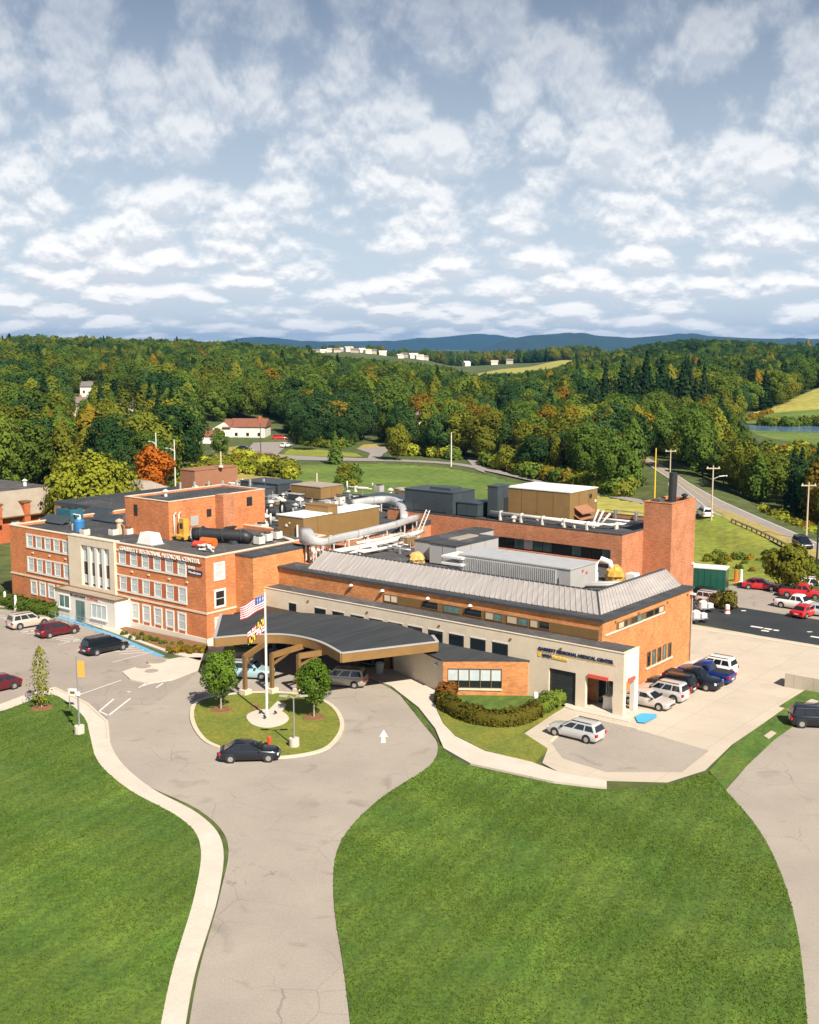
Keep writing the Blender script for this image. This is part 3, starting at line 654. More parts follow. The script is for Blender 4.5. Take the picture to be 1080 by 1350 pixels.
# cream stone centre bay with fins
ow.part('stone_bay', MB().box(-71.1, -68.6, -6.25, -5.892, -.4, Z+.12).box(-63.2, -62.3, -6.25, -5.892, -.4, Z+.12).box(-68.6, -63.2, -6.25, -5.892, 8.7, Z+.12).box(-68.6, -63.2, -6.25, -5.892, -.4, 3.85), M['stone_cream'])
ow.part('stone_bay', MB().box(-71.15, -62.25, -6.3, -5.4, Z+.122, Z+.22), M['stone_cream'])
for k in range(3): x = -67.2+k*1.35-.22; ow.part('fin', MB().box(x, x+.5, -6.2, -5.95, 3.852, 8.698), M['stone_white'])
for k in range(4):
    x0 = -68.5+k*1.35; x1 = x0+.82
    fr_ = ow.part('window', MB().box(x0-.1, x0, -5.97, -5.89, 3.86, 8.69).box(x1, x1+.1, -5.97, -5.89, 3.86, 8.69).box(x0, x1, -5.97, -5.89, 5.0, 5.1).box(x0, x1, -5.97, -5.89, 6.7, 6.8).box(x0, x1, -5.97, -5.89, 4.15, 4.22), M['trim_white'])
    ow.part('pane', MB().box(x0, x1, -5.94, -5.895, 6.81, 8.69), M['blind_glass'], fr_); ow.part('pane', MB().box(x0, x1, -5.94, -5.895, 5.11, 6.69), M['glass_dark'], fr_)
    ow.part('spandrel', MB().box(x0, x1, -5.945, -5.895, 4.23, 4.99), M['blind_glass'], fr_); ow.part('vent', MB().box(x0, x1, -5.94, -5.895, 3.87, 4.14), M['black_paint'], fr_)
# lettering along the roofline and the small sign below it
sg = ow.part('sign', MB().box(-61.6, -47.5, -6.06, -5.9, 8.74, 8.82), M['sign_maroon'])
ow.part('lettering', shifted(text_mb('GARRETT REGIONAL MEDICAL CENTER', .62, .05, 1.02, .018, 13.7), -61.45, -6.06, 8.86), M['trim_white'], sg)
lg = ow.part('sign', MB().box(-49.75, -47.5, -6.04, -5.9, 7.5, 8.0), M['letter_navy'])
ow.part('lettering', shifted(text_mb('Medicine', .36, .01, 1, .008, 1.95), -49.6, -6.05, 7.62), M['trim_white'], lg)
ow.part('lettering', shifted(text_mb('WVU', .46, .02, 1, .02, 1.1), -49.7, -6.0, 8.08), M['trim_white'], lg)
# single-storey white entrance
en = Wing('entrance_pavilion', 'low white stone entrance with a tan flat roof under the cream centre bay', 'entrance', -71.5, -8)
en.part('wall', MB().box(-71.5, -60, -8.1, -6.26, -.3, 3.3).box(-61.9, -60, -6.26, -5.905, -.3, 3.3), M['stone_white'])
en.part('roof', MB().box(-71.3, -60.2, -7.9, -6.26, 3.3, 3.38), M['roof_gravel'])
en.part('roof_edge', parapet((-71.62, -59.88, -8.22, -6.255), 3.3, 3.46, .16), M['bronze'])
win_b(en, None, -70.6, -68.6, 1.35, 2.75, -8.1, 'glass_teal', mull=(2, 1), sill=True)
win_b(en, None, -64.3, -61.6, .95, 2.5, -8.1, 'blind_glass', mull=(3, 1), sill=True)
dr = en.part('door', MB().box(-67.3, -65.6, -8.16, -8.09, .05, 2.55), M['frame_grey'])
en.part('pane', MB().box(-67.2, -66.5, -8.18, -8.15, .15, 2.45).box(-66.4, -65.7, -8.18, -8.15, .15, 2.45), M['glass_teal'], dr)
en.part('side_window', MB().box(-60.02, -59.94, -7.3, -6.3, 1.1, 2.5), M['trim_white'])
sg = en.part('sign', MB().box(-68.5, -62.5, -8.13, -8.1, 2.83, 3.23), M['stone_white'])
en.part('lettering', shifted(text_mb('Business', .36, .02, 1, .01, 2.9), -68.4, -8.14, 2.93), M['letter_navy'], sg)
en.part('lettering', shifted(text_mb('Office', .36, .02, 1, .01, 2.1), -65.2, -8.14, 2.93), M['letter_red'], sg)
rl = Wing('railing', 'thin steel railing beside the ramp up to the white entrance', 'railing', -70, -9.6)
for i, (a0, a1, b) in enumerate([(-71, -67, -9.4), (-66, -61, -9.2)]):
    rl.part('rail', MB().tube([(a0, b, 1.0), (a1, b, .95)], .03).tube([(a0, b, .6), (a1, b, .55)], .03), M['steel'])
    for k in range(4): x = a0+(a1-a0)*k/3; rl.part('post', MB().tube([(x, b, 0), (x, b, 1.0)], .035), M['steel'])
# penthouse on the old building
ph = Wing('brick_penthouse', 'orange brick penthouse block with one tall chimney stack, on the roof of the old building', 'building', -69, .7, Z-.4)
PZ = 13.7
ph.part('wall', MB().box(-69, -60.8, .7, 16.5, Z-.37, PZ-.3), M['brick_west']); ph.part('parapet', parapet((-69, -60.8, .7, 16.5), PZ-.3, PZ, .3), M['brick_west'])
ph.part('coping', coping((-69, -60.8, .7, 16.5), PZ, .36, .07), M['stone_cream'])
ph.part('roof', MB().box(-68.7, -61.1, 1, 16.2, PZ-.35, PZ-.22), M['roof_membrane'])
ph.part('chimney', MB().box(-60.798, -59.3, 8.0, 9.8, Z-.37, PZ+.2), M['brick_rear'])
ph.part('window', MB().box(-67.2, -66.6, .62, .72, 11.6, 12.9), M['black_paint']); ph.part('window', MB().box(-60.82, -60.7, 6.6, 7.3, 11.3, 12.2), M['black_paint'])
ph.part('window', MB().box(-60.82, -60.72, 13.3, 14.2, 11.9, 13.0), M['black_paint'])
ph.part('louvre', MB().box(-60.82, -60.72, 4.0, 5.2, 10.4, 11.6), M['grey_panel'])
ph.part('door', MB().box(-60.82, -60.72, 2.2, 3.2, Z-.3, 11.6), M['bronze'])
for b in (1.3, 2.0): ph.part('pipe', MB().tube([(-60.6, b, Z-.3), (-60.6, b, 12.1), (-60.4, b+.25, 12.4)], .13), M['pipe_white'], smooth=True)
# middle block
mbk = Wing('brick_block', 'plain orange brick block with no windows, standing behind the entrance canopy', 'building', -60, -1.5)
mbk.part('wall', MB().box(-46.999, -44.2, -1.6, 7.3, -.4, Z-.28), M['brick_front'])
mbk.part('roof', MB().box(-47.0, -44.5, -1.3, 7.0, Z-.27, Z-.18), M['roof_membrane'])
mbk.part('coping', coping((-46.9, -44.2, -1.6, 7.3), Z-.279, .35, .20), M['metal_dark'])
# ---- low link roofs behind
lk = Wing('flat_roof_block', 'broad flat dark roof of the middle hospital block crowded with ducts and vents', 'building', -60, 13)
lk.part('wall', MB().box(-102, -46.5, 13.01, 47.3, -.4, 8.45).box(-60.79, -46.5, 7.31, 13.0, -.4, 7.6), M['brick_rear'])
lk.part('roof', MB().box(-101.7, -46.8, 13.3, 47, 8.451, 8.55), M['roof_membrane'])
lk.part('roof', MB().box(-60.7, -46.6, 7.35, 13.0, 7.601, 7.7), M['roof_light'])
lk.part('parapet', parapet((-102, -46.5, 13.02, 47.3), 8.452, 9.1, .35), M['metal_dark'])
# ---- front wing: cream stone skirt, brick upper wall, sloped metal roof
fw = Wing('front_wing', 'long low hospital wing with sloped metal roof above brick and cream stone walls', 'building', -3.45, 0)
SZ = 5.7
sw = fw.part('stone_wall', MB().box(-44.19, -7.55, 0, .35, -.4, SZ).box(-7.55, -4.75, 0, .35, 3.12, SZ).box(-4.75, -3.75, 0, .35, -.4, SZ).box(-3.75, -1.0, 0, .35, 3.05, SZ).box(-1.0, 0, 0, .5, -.4, SZ), M['stone_cream'])
fw.part('stone_wall', MB().box(-.45, 0, .5, 2.75, 3.1, SZ).box(-.45, 0, 2.05, 2.75, -.4, 3.1).box(-3.44, -.45, 2.35, 2.75, 4.4, SZ), M['stone_white'])
fw.part('coping', MB().box(-44.19, .06, -.05, .16, SZ, SZ+.06).box(-.2, .06, .16, 2.8, SZ, SZ+.06), M['stone_cream'])
fw.part('roof', MB().box(-44.19, -3.46, .17, 2.29, SZ-.1, SZ+.03).box(-3.455, -.21, .17, 2.7, SZ-.1, SZ+.028), M['roof_light'])
# brick body
fw.part('wall', MB().box(-44.19, -3.45, 2.3, 20.7, -.4, 7.55), M['brick_front'])
fw.part('back_wall', MB().box(-46, -18.2, 20.71, 33.3, -.4, 5.6), M['brick_rear'])
fw.part('fascia', MB().box(-44.6, -3.25, 2.08, 2.9, 7.552, 7.78).box(-4.05, -3.25, 2.9, 20.9, 7.552, 7.78), M['metal_dark'])
fw.part('gutter_roof', MB().box(-44.5, -3.4, 2.3, 5.2, 7.56, 7.795).box(-6.5, -3.4, 5.2, 20.8, 7.56, 7.795), M['roof_membrane'])
def seam_roof(p00, p10, p01, p11, n_):
    """sloped sheet between a lower edge p00-p10 and an upper edge p01-p11, with standing seams"""
    mb = MB(); A, B, C_, D_ = map(Vector, (p00, p10, p01, p11)); nrm = (B-A).cross(C_-A).normalized()
    if nrm.z < 0: nrm = -nrm
    mb.add([A, B, D_, C_, A-nrm*.1, B-nrm*.1, D_-nrm*.1, C_-nrm*.1], [(0,1,2,3), (4,7,6,5), (0,4,5,1), (1,5,6,2), (2,6,7,3), (3,7,4,0)])
    for i in range(n_+1):
        t = i/n_; a = A+(B-A)*t; c = C_+(D_-C_)*t; w_ = (B-A).normalized()*.045
        mb.add([a-w_, a+w_, c+w_, c-w_, a-w_+nrm*.07, a+w_+nrm*.07, c+w_+nrm*.07, c-w_+nrm*.07], [(0,1,5,4), (1,2,6,5), (2,3,7,6), (3,0,4,7), (4,5,6,7)])
    return mb
MZ = 9.35; CRN = (-4.45, 3.6, 7.80); RDG = (-6.25, 6.2, MZ)
fw.part('metal_roof', seam_roof((-40.4, 3.1, 7.80), CRN, (-40.7, 6.2, MZ), RDG, 60), M['metal_roof'])
fw.part('metal_roof', seam_roof(CRN, (-4.45, 20.2, 7.80), RDG, (-6.1, 19.9, MZ), 26), M['metal_roof'])
fw.part('ridge_cap', MB().tube([CRN, RDG], .09).bar((-40.7, 6.28, MZ), (-6.2, 6.28, MZ), .3, .12).bar((-6.33, 6.2, MZ), (-6.2, 19.9, MZ), .3, .12), M['metal_dark'])
fw.part('roof_back', MB().box(-40.7, -6.4, 6.4, 6.6, 7.8, MZ-.07).box(-6.6, -6.42, 6.6, 19.8, 7.8, MZ-.07).prism([(-40.75, 3.3), (-40.6, 3.3), (-40.6, 6.39), (-40.75, 6.39)], 7.8, lambda p: 7.85 if p[1] < 4 else MZ-.1), M['metal_dark'])
fw.part('roof', MB().box(-44.1, -6.61, 6.61, 20.6, 7.36, 7.82), M['roof_light'])
fw.part('roof', MB().box(-45.9, -18.3, 20.71, 33.2, 5.61, 5.75), M['roof_light'])
# clerestory strip under the eave
fw.part('panel_strip', MB().box(-28.9, -3.8, 2.24, 2.31, 5.85, 6.72), M['bronze'])
fw.part('sill', MB().box(-29.0, -3.5, 2.2, 2.31, 5.62, 5.72), M['stone_cream'])
for x, w_, g in [(-28.8,.8,'stone_cream'),(-27.9,.8,'stone_cream'),(-23.8,1.9,'glass_dark'),(-21.1,1.9,'glass_teal'),(-18.6,2.0,'glass_dark'),(-16.1,.9,'siding_tan'),(-15.1,.9,'glass_teal'),(-13.6,1.1,'siding_tan'),(-12.3,1.0,'glass_teal'),(-11.0,.8,'siding_tan'),(-10.05,1.1,'glass_dark')]:
    win_b(fw, None, x, x+w_, 6.0, 6.66, 2.24, g, fr=.05, frame='bronze', out=.05, sill=False)
for x in (-33.2, -28.9, -23.0, -17.8):
    l_ = fw.part('wall_light', MB().box(x-.12, x+.12, 1.95, 2.3, 6.95, 7.05), M['black_paint']); fw.part('lamp_hood', MB().lathe([(.02,.22),(.2,.12),(.24,0),(.2,-.02)], (x, 2.0, 7.0), 10), M['white_paint'], l_)
# cream wall windows
wx = [(-40.4, 1.1), (-36.6, 1.6), (-34.05, 1.6)] + [(-31.5+2.53*k, 1.78) for k in range(8)]
for x, w_ in wx:
    rv = fw.part('window', MB().box(x, x+w_, -.012, .02, 3.3, 4.55), M['black_paint'])
    fw.part('pane', MB().box(x+.1, x+w_-.1, -.024, .0, 3.38, 4.45), M['glass_dark'], rv)
    fw.part('lintel', MB().box(x-.05, x+w_+.05, -.03, .0, 4.552, 4.66), M['stone_white'], rv)
    fw.part('sill', MB().box(x-.05, x+w_+.05, -.06, .0, 3.2, 3.298), M['stone_white'], rv)
for x in (-37.5, -29.2, -20.0, -11.7, -6.3): fw.part('wall_light', MB().box(x-.1, x+.1, -.1, .0, 5.05, 5.2), M['bronze'])
# big door, entrance porch
gd = fw.part('garage_door', MB().box(-7.55, -4.75, .2, .3, -.1, 3.12), M['black_paint'])
fw.part('panel_line', MB().box(-7.5, -4.8, .185, .2, .72, .75).box(-7.5, -4.8, .185, .2, 1.42, 1.45).box(-7.5, -4.8, .185, .2, 2.12, 2.15), M['metal_dark'], gd)
fw.part('porch_floor', MB().box(-3.75, -.45, -.1, 2.3, -.3, .14), M['concrete_walk'])
en2 = fw.part('entrance_door', MB().box(-3.7, -1.9, 2.2, 2.29, .14, 3.0), M['glass_dark']); fw.part('door_frame', MB().box(-3.72, -3.62, 2.12, 2.2, .14, 3.0).box(-2.85, -2.75, 2.12, 2.2, .14, 3.0).box(-1.95, -1.85, 2.12, 2.2, .14, 3.0), M['frame_grey'], en2)
fw.part('sign', MB().box(-3.45, -1.45, -.14, -.02, 3.0, 3.32), M['sign_red']); fw.part('sign', MB().box(.02, .14, .75, 1.95, 3.0, 3.32), M['sign_red'])
sg = fw.part('sign', MB().box(-8.7, -.8, -.03, -.005, 4.46, 4.5), M['letter_gold'])
def lett(s, x, z, size, width, m): fw.part('lettering', shifted(text_mb(s, size, .03, 1.0, .02, width), x, -.04, z), M[m], sg)
lett('GARRETT REGIONAL MEDICAL CENTER', -8.7, 4.62, .42, 7.7, 'letter_navy'); lett('WVU', -8.25, 4.06, .40, .95, 'letter_navy'); lett('Medicine', -7.2, 4.08, .34, 1.6, 'letter_gold')
fw.part('logo', MB().box(-8.75, -8.42, -.04, -.005, 4.02, 4.4), M['letter_gold'], sg)
# right-hand brick face: window row under a cream sill, and tall slots below
fw.part('window_band', MB().box(-3.46, -3.40, 4.9, 14.5, 6.32, 6.98), M['bronze'])
fw.part('sill', MB().box(-3.46, -3.34, 2.8, 14.6, 6.14, 6.3), M['stone_cream'])
for y, w_, g in [(5.2,1.0,'siding_tan'),(6.3,.5,'glass_dark'),(7.6,1.2,'glass_dark'),(8.9,.9,'glass_teal'),(10.6,1.5,'glass_dark'),(12.3,.9,'glass_dark'),(13.3,1.0,'siding_tan')]: win_a(fw, y, y+w_, 6.38, 6.92, -3.41, g, fr=.04, frame='bronze', out=.06)
for k in range(5): win_a(fw, 11.2+k*1.12, 11.75+k*1.12, 1.5, 2.8, -3.45, 'glass_teal' if k % 2 else 'glass_dark', fr=.08, frame='bronze')
fw.part('sill', MB().box(-3.46, -3.33, 10.9, 16.6, 1.2, 1.4), M['stone_cream'])
for y in (4.5, 9.0, 15.0, 19.5): fw.part('scupper', MB().box(-3.46, -3.36, y, y+.22, 7.02, 7.2), M['bronze'])
fw.part('wall_lamp', MB().box(-3.45, -2.9, 20.2, 20.5, 7.0, 7.18), M['white_paint']); fw.part('downpipe', MB().tube([(-3.3, 20.55, -.2), (-3.3, 20.55, 7.3)], .07), M['grey_panel'])
fw.part('bin_box', MB().box(-3.44, -3.25, 4.2, 4.5, 1.0, 1.5), M['white_paint'])
# ---- rear wing
rw = Wing('rear_wing', 'brick rear wing with a recessed ribbon of dark windows below its blank parapet wall', 'building', -46, 33)
RZ = 9.95
rw.part('wall', MB().box(-54, -18.1, 34.2, 48, -.4, RZ-.5), M['brick_rear']); rw.part('upper_wall', MB().box(-54, -18.1, 33.1, 34.198, 8.0, RZ-.5).box(-19.6, -18.1, 33.1, 34.198, -.4, 8.0).box(-54, -41, 33.1, 34.198, -.4, 8.0), M['brick_rear'])
rw.part('parapet', parapet((-54, -18.1, 33.1, 48), RZ-.5, RZ, .4), M['brick_rear']); rw.part('coping', coping((-54, -18.1, 33.1, 48), RZ, .46, .07), M['metal_dark'])
rw.part('roof', MB().box(-53.6, -18.5, 33.5, 47.6, RZ-.5, RZ-.38), M['roof_membrane'])
rw.part('window_band', MB().box(-40.99, -19.61, 34.05, 34.19, 6.5, 8.0), M['black_paint'])
for k in range(15):
    x = -40.8+k*1.4; g = ('glass_teal', 'blind_glass', 'glass_teal', 'glass_dark', 'glass_dark')[k % 5] if k < 8 else ('glass_dark', 'glass_dark', 'glass_teal')[k % 3]
    rw.part('pane', MB().box(x, x+1.3, 34.0, 34.048, 6.6, 7.93), M[g])
rw.part('window_band', MB().box(-27, -19.7, 33.34, 33.41, 5.85, 6.2), M['black_paint'])
rw.part('lower_wall', MB().box(-40.99, -19.61, 33.4, 34.04, -.4, 6.48), M['brick_rear'])
# ---- tower with a flue
tw = Wing('brick_tower', 'tall windowless brick stair tower with a black flue on top', 'tower', -18, 38.4)
TZ = 13.4
tw.part('wall', MB().box(-18.09, -14.4, 38.4, 44.9, -.4, TZ-.4), M['brick_rear']); tw.part('parapet', parapet((-18.09, -14.4, 38.4, 44.9), TZ-.4, TZ, .35), M['brick_rear'])
tw.part('coping', coping((-18.09, -14.4, 38.4, 44.9), TZ, .4, .06), M['brick_front']); tw.part('roof', MB().box(-17.7, -14.75, 38.75, 44.5, TZ-.4, TZ-.25), M['roof_membrane'])
tw.part('flue', MB().tube([(-16.3, 42.2, TZ-.3), (-16.2, 42.2, TZ+3.3)], .5, 14), M['black_paint'], smooth=False)
tw.part('vent', MB().lathe([(.25,0),(.25,.5),(.4,.55),(.4,.75),(.05,.9)], (-15.5, 44, TZ-.25), 10), M['black_paint']); tw.part('hatch', MB().box(-17.5, -16.4, 39.1, 40.4, TZ-.25, TZ+.3), M['roof_light'])
tw.part('wall_light', MB().box(-14.42, -14.2, 44.3, 44.6, 5.2, 5.5), M['white_paint'])
# ---- entrance vestibule
ve = Wing('entrance_vestibule', 'small angular brick vestibule with a row of windows, between canopy and cream wall', 'building', -16, -4.3)
VZ = 3.3
VP = [(-9.8, -.005), (-16.1, -4.5), (-24.9, -1.1), (-24.9, -.005)]
ve.part('wall', MB().prism(VP, -.4, VZ), M['stone_cream'])
d = Vector((-9.8+16.1, 4.5-.005, 0)).normalized(); nn = Vector((d.y, -d.x, 0)); P0 = Vector((-16.1, -4.5, 0)); LV = math.hypot(6.3, 4.495)
def vface(t0, t1, z0, z1, o0, o1):
    mb = MB(); a = P0+d*t0; b = P0+d*t1
    mb.prism([(a+nn*o0)[:2], (b+nn*o0)[:2], (b+nn*o1)[:2], (a+nn*o1)[:2]], z0, z1); return mb
ve.part('brick_front', vface(-.05, LV, -.4, .75, .003, .25), M['brick_front']); ve.part('brick_front', vface(-.05, LV, 2.62, VZ, .003, .25), M['brick_front'])
ve.part('brick_front', vface(-.05, .35, .752, 2.618, .003, .25), M['brick_front']); ve.part('brick_front', vface(5.35, LV, .752, 2.618, .003, .25), M['brick_front'])
ve.part('sill', vface(.3, 5.4, .6, .751, .251, .36), M['stone_cream'])
for k in range(5):
    t0 = .36+k*1.0; o = ve.part('window', vface(t0, t0+.06, .753, 2.617, .01, .2), M['bronze'])
    ve.part('pane', vface(t0+.06, t0+.995, .753, 1.45, .01, .08), M['glass_dark'], o); ve.part('blind', vface(t0+.06, t0+.995, 1.452, 2.617, .012, .09), M['blind_glass'], o)
ve.part('roof', MB().prism([(-9.6, -.006), (-16.1, -4.9), (-25.1, -1.3), (-25.1, -.006)], VZ+.002, VZ+.16), M['canopy_shingle'])
ve.part('wall_light', MB().box(-17.4, -17.1, -4.3, -4.0, 2.5, 2.7), M['white_paint'])
# ---- drive-through canopy
cp = Wing('entrance_canopy', 'broad dark shingled drive-through canopy with a tan fascia curving round the loop', 'canopy', -30, -8)
CZ = 4.6
FR = smooth_pts([(-35.0, -15.5), (-33.2, -12.6), (-30.6, -10.4), (-26.5, -10.3), (-21.9, -12.1)], 8)
CPOLY = FR + [(-17.6, -3.5), (-19.4, -1.9), (-25.2, -.35), (-31.7, -1.0), (-37.0, -3.2), (-41.7, -8.6)]
rise = lambda p: CZ + .55*max(0, 1-abs((p[1]+5)-(p[0]+30)*.25)/7.5) if p not in FR else CZ
Ctop = [(p[0], p[1], CZ) for p in CPOLY]
ridge_p = [(-38.2, -11.3, CZ+.22), (-32.5, -6.2, CZ+.42), (-26.5, -5.3, CZ+.42), (-20.0, -6.0, CZ+.2)]
mb = MB(); bm = bmesh.new()
vv = [bm.verts.new(q) for q in Ctop]; es = [bm.edges.new((vv[i], vv[(i+1) % len(vv)])) for i in range(len(vv))]
rp = [bm.verts.new(q) for q in ridge_p]; es += [bm.edges.new((rp[i], rp[i+1])) for i in range(3)]
es.append(bm.edges.new((vv[len(vv)-1], rp[0])))
bmesh.ops.triangle_fill(bm, edges=es, use_beauty=True)
mb.v = [tuple(q.co) for q in bm.verts]; bm.verts.index_update(); mb.f = [tuple(q.index for q in f.verts) for f in bm.faces]; bm.free()
cp.part('shingle_roof', mb, M['canopy_shingle'])
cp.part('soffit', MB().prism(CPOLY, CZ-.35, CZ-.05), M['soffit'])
def band(pts, z0, z1, o=.12, closed=False):
    L_, U_ = strip(pts, o*2, closed=closed); return MB().loft([[(*l, z0), (*u_, z0), (*u_, z1), (*l, z1)] for l, u_ in zip(L_, U_)])
EDG = [[CPOLY[-1], FR[0]], FR, [FR[-1], (-17.6, -3.5)], [(-17.6, -3.5), (-19.4, -1.9)]]
for k, e_ in enumerate(EDG): cp.part('fascia', band(e_, CZ-.85+.002*k, CZ-.02-.002*k, .12+.002*k), M['tan_fascia'])
for k, e_ in enumerate(EDG): cp.part('gutter', band(e_, CZ-.018+.002*k, CZ+.07+.002*k, .15+.002*k), M['grey_panel'])
for (a, b), (a2, b2) in [((-30.5, -15.9), (-33.6, -8.0)), ((-28.9, -14.0), (-28.4, -5.0)), ((-26.8, -12.6), (-23.2, -5.0)), ((-23.4, -14.0), (-20.6, -5.5))][:3]:
    cl = cp.part('column', MB().box(a-.16, a+.16, b-.16, b+.16, .5, 3.75), M['bronze']); cp.part('plinth', MB().box(a-.42, a+.42, b-.42, b+.42, -.1, .52), M['stone_cream'], cl)
    cp.part('beam', MB().bar((a, b, 3.6), (a2, b2, 3.9), .3, .5), M['tan_fascia']); cp.part('brace', MB().bar((a, b, 2.7), (a+(a2-a)*.25, b+(b2-b)*.25, 3.5), .16, .22), M['bronze'])
for t in (.2, .5, .8): cp.part('beam', MB().bar((-40+18*t, -9.0+4.2*t, 3.98), (-36+14*t, -5.5+1.5*t, 3.98), .25, .4), M['tan_fascia'])
for a, b in [(-38.5, -5.5), (-31.5, -1.6), (-25.5, -1.3)]: cp.part('column', MB().box(a-.25, a+.25, b-.25, b+.25, -.2, CZ-.36), M['bronze'])

# glazed lobby added at the back of the canopy to hide the bright wall
lo = Wing('shade_lobby', 'dark glazed entrance lobby added to deepen the shade at the back of the canopy', 'lobby', -43.5, -4.5)
LP = [(-44.1, -4.6), (-36.5, -2.2), (-26.0, -.9), (-26.0, -.02), (-44.1, -.02)]
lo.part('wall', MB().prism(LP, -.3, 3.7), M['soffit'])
for (a0, b0), (a1, b1), k in ((LP[0], LP[1], 5), (LP[1], LP[2], 7)):
    dv = Vector((a1-a0, b1-b0, 0)); n2 = Vector((dv.y, -dv.x, 0)).normalized()
    for j in range(k):
        p0 = Vector((a0, b0, 0))+dv*((j+.06)/k)+n2*.02; p1 = Vector((a0, b0, 0))+dv*((j+.94)/k)+n2*.02
        o = lo.part('window', MB().prism([p0[:2], p1[:2], (p1+n2*.05)[:2], (p0+n2*.05)[:2]], .1, 2.8), M['frame_grey']); p0 += dv*(.04/k)+n2*.052; p1 -= dv*(.04/k)-n2*.052
        lo.part('pane', MB().prism([p0[:2], p1[:2], (p1+n2*.02)[:2], (p0+n2*.02)[:2]], .2, 2.7), M['glass_dark'], o)
# ================================================================ things on the roofs
def ab(px_, py_, z): return AB(*at(px_, py_, z))
def rbox(name, label, cat, a0, a1, b0, b1, z0, z1, m, top=None, group=None, seams=True, feet=True, louvre=None):
    """roof-top machine: cased body, lid, panel joints, feet"""
    wg = Wing(name, label, cat, a0, b0, z0, group)
    wg.part('casing', MB().box(a0, a1, b0, b1, z0+(.15 if feet else -.4), z1-.12), M[m])
    wg.part('lid', MB().box(a0-.08, a1+.08, b0-.08, b1+.08, z1-.119, z1), M[top or m])
    if seams:
        s = MB(); n1 = max(2, int((a1-a0)/2.2)); n2 = max(2, int((b1-b0)/2.2))
        for k in range(1, n1): x = a0+(a1-a0)*k/n1; s.box(x-.04, x+.04, b0-.025, b0+.01, z0+.2, z1-.13)
        for k in range(1, n2): y = b0+(b1-b0)*k/n2; s.box(a1-.01, a1+.025, y-.04, y+.04, z0+.2, z1-.13)
        wg.part('panel_joint', s, M['bronze' if m == 'tan_panel' else 'metal_dark' if m == 'slate_panel' else 'steel'])
    if feet: wg.part('skid', MB().box(a0+.1, a0+.3, b0, b1, z0-.1, z0+.149).box(a1-.3, a1-.1, b0, b1, z0-.1, z0+.149), M['metal_dark'])
    if louvre:
        l = MB(); y0, y1, q0, q1 = louvre
        for k in range(5): z = q0+(q1-q0)*k/5; l.box(a1, a1+.18, y0, y1, z, z+(q1-q0)*.11)
        wg.part('louvre', l, M[m])
    return wg
def duct(name, label, pts, wd, ht, m='duct_metal', legs=True, zroof=8.5, group=None, cat='duct', flare=None):
    wg = Wing(name, label, cat, pts[0][0], pts[0][1], pts[0][2], group)
    if len(pts) > 4: pts = smooth_pts(pts, 2)
    P = [Vector(p) for p in pts]; secs = []
    for i, p in enumerate(P):
        d_ = (P[min(i+1, len(P)-1)]-P[max(i-1, 0)]).normalized(); x = d_.cross(Vector((0,0,1))).normalized()*wd/2; z_ = Vector((0,0,ht/2))
        if flare and i < len(flare): x *= flare[i]; z_ *= flare[i]
        cs = []
        for q in range(16):
            cc, ss = math.cos(q*math.pi/8), math.sin(q*math.pi/8); kk = (abs(cc)**4+abs(ss)**4)**-.25; cs.append(p+x*cc*kk+z_*ss*kk)
        secs.append(cs)
    wg.part('duct_body', MB().loft(secs), M[m], smooth=True)
    j = MB()
    for i in range(2, len(P)-1, 4):
        d_ = (P[i+1]-P[i-1]).normalized(); x = d_.cross(Vector((0,0,1))).normalized()*(wd/2+.03); z_ = Vector((0,0,ht/2+.03)); e = d_*.04
        if not flare or i >= len(flare): j.loft([[p-x-z_, p+x-z_, p+x+z_, p-x+z_] for p in (P[i]-e, P[i]+e)])
    if j.v: wg.part('flange', j, M['steel'])
    if legs:
        for i in range(1, len(P)-1, 2):
            d_ = (P[i+1]-P[i-1]).normalized(); x = d_.cross(Vector((0,0,1))).normalized()*wd*.4
            for q in (P[i]-x, P[i]+x): wg.part('leg', MB().box(q.x-.06, q.x+.06, q.y-.06, q.y+.06, zroof-.1, q.z-ht/2), M['pipe_white'])
    return wg
def pipes(name, label, runs, r, m='pipe_white', sup=None, cat='pipe', group=None):
    p0 = runs[0][0]; wg = Wing(name, label, cat, p0[0], p0[1], p0[2], group)
    for q in runs: wg.part('pipe', MB().tube(q, r, 8), M[m], smooth=True)
    if sup is not None:
        for q in runs[:1]:
            for i in range(len(q)-1):
                a, b = Vector(q[i]), Vector(q[i+1]); k = max(1, int((b-a).length/3.0))
                for t in range(k): p = a+(b-a)*(t+.5)/k; wg.part('support', MB().box(p.x-.1, p.x+.1, p.y-.3, p.y+.3, sup-.05, p.z-r*.5).box(p.x-.07, p.x+.07, p.y-.32, p.y+.32, p.z-.06, p.z+r+.1), M[m])
    return wg
def vent(a, b, z, label, s=1.0, m='duct_metal', group='small roof vents'):
    wg = Wing('roof_vent', label, 'vent', a, b, z, group)
    wg.part('stack', MB().lathe([(.22*s, -.05), (.22*s, .55*s)], (a, b, z), 12), M[m], smooth=False)
    wg.part('cap', MB().lathe([(.22*s, .552*s), (.42*s, .6*s), (.42*s, .72*s), (.05, .95*s)], (a, b, z), 12), M[m])
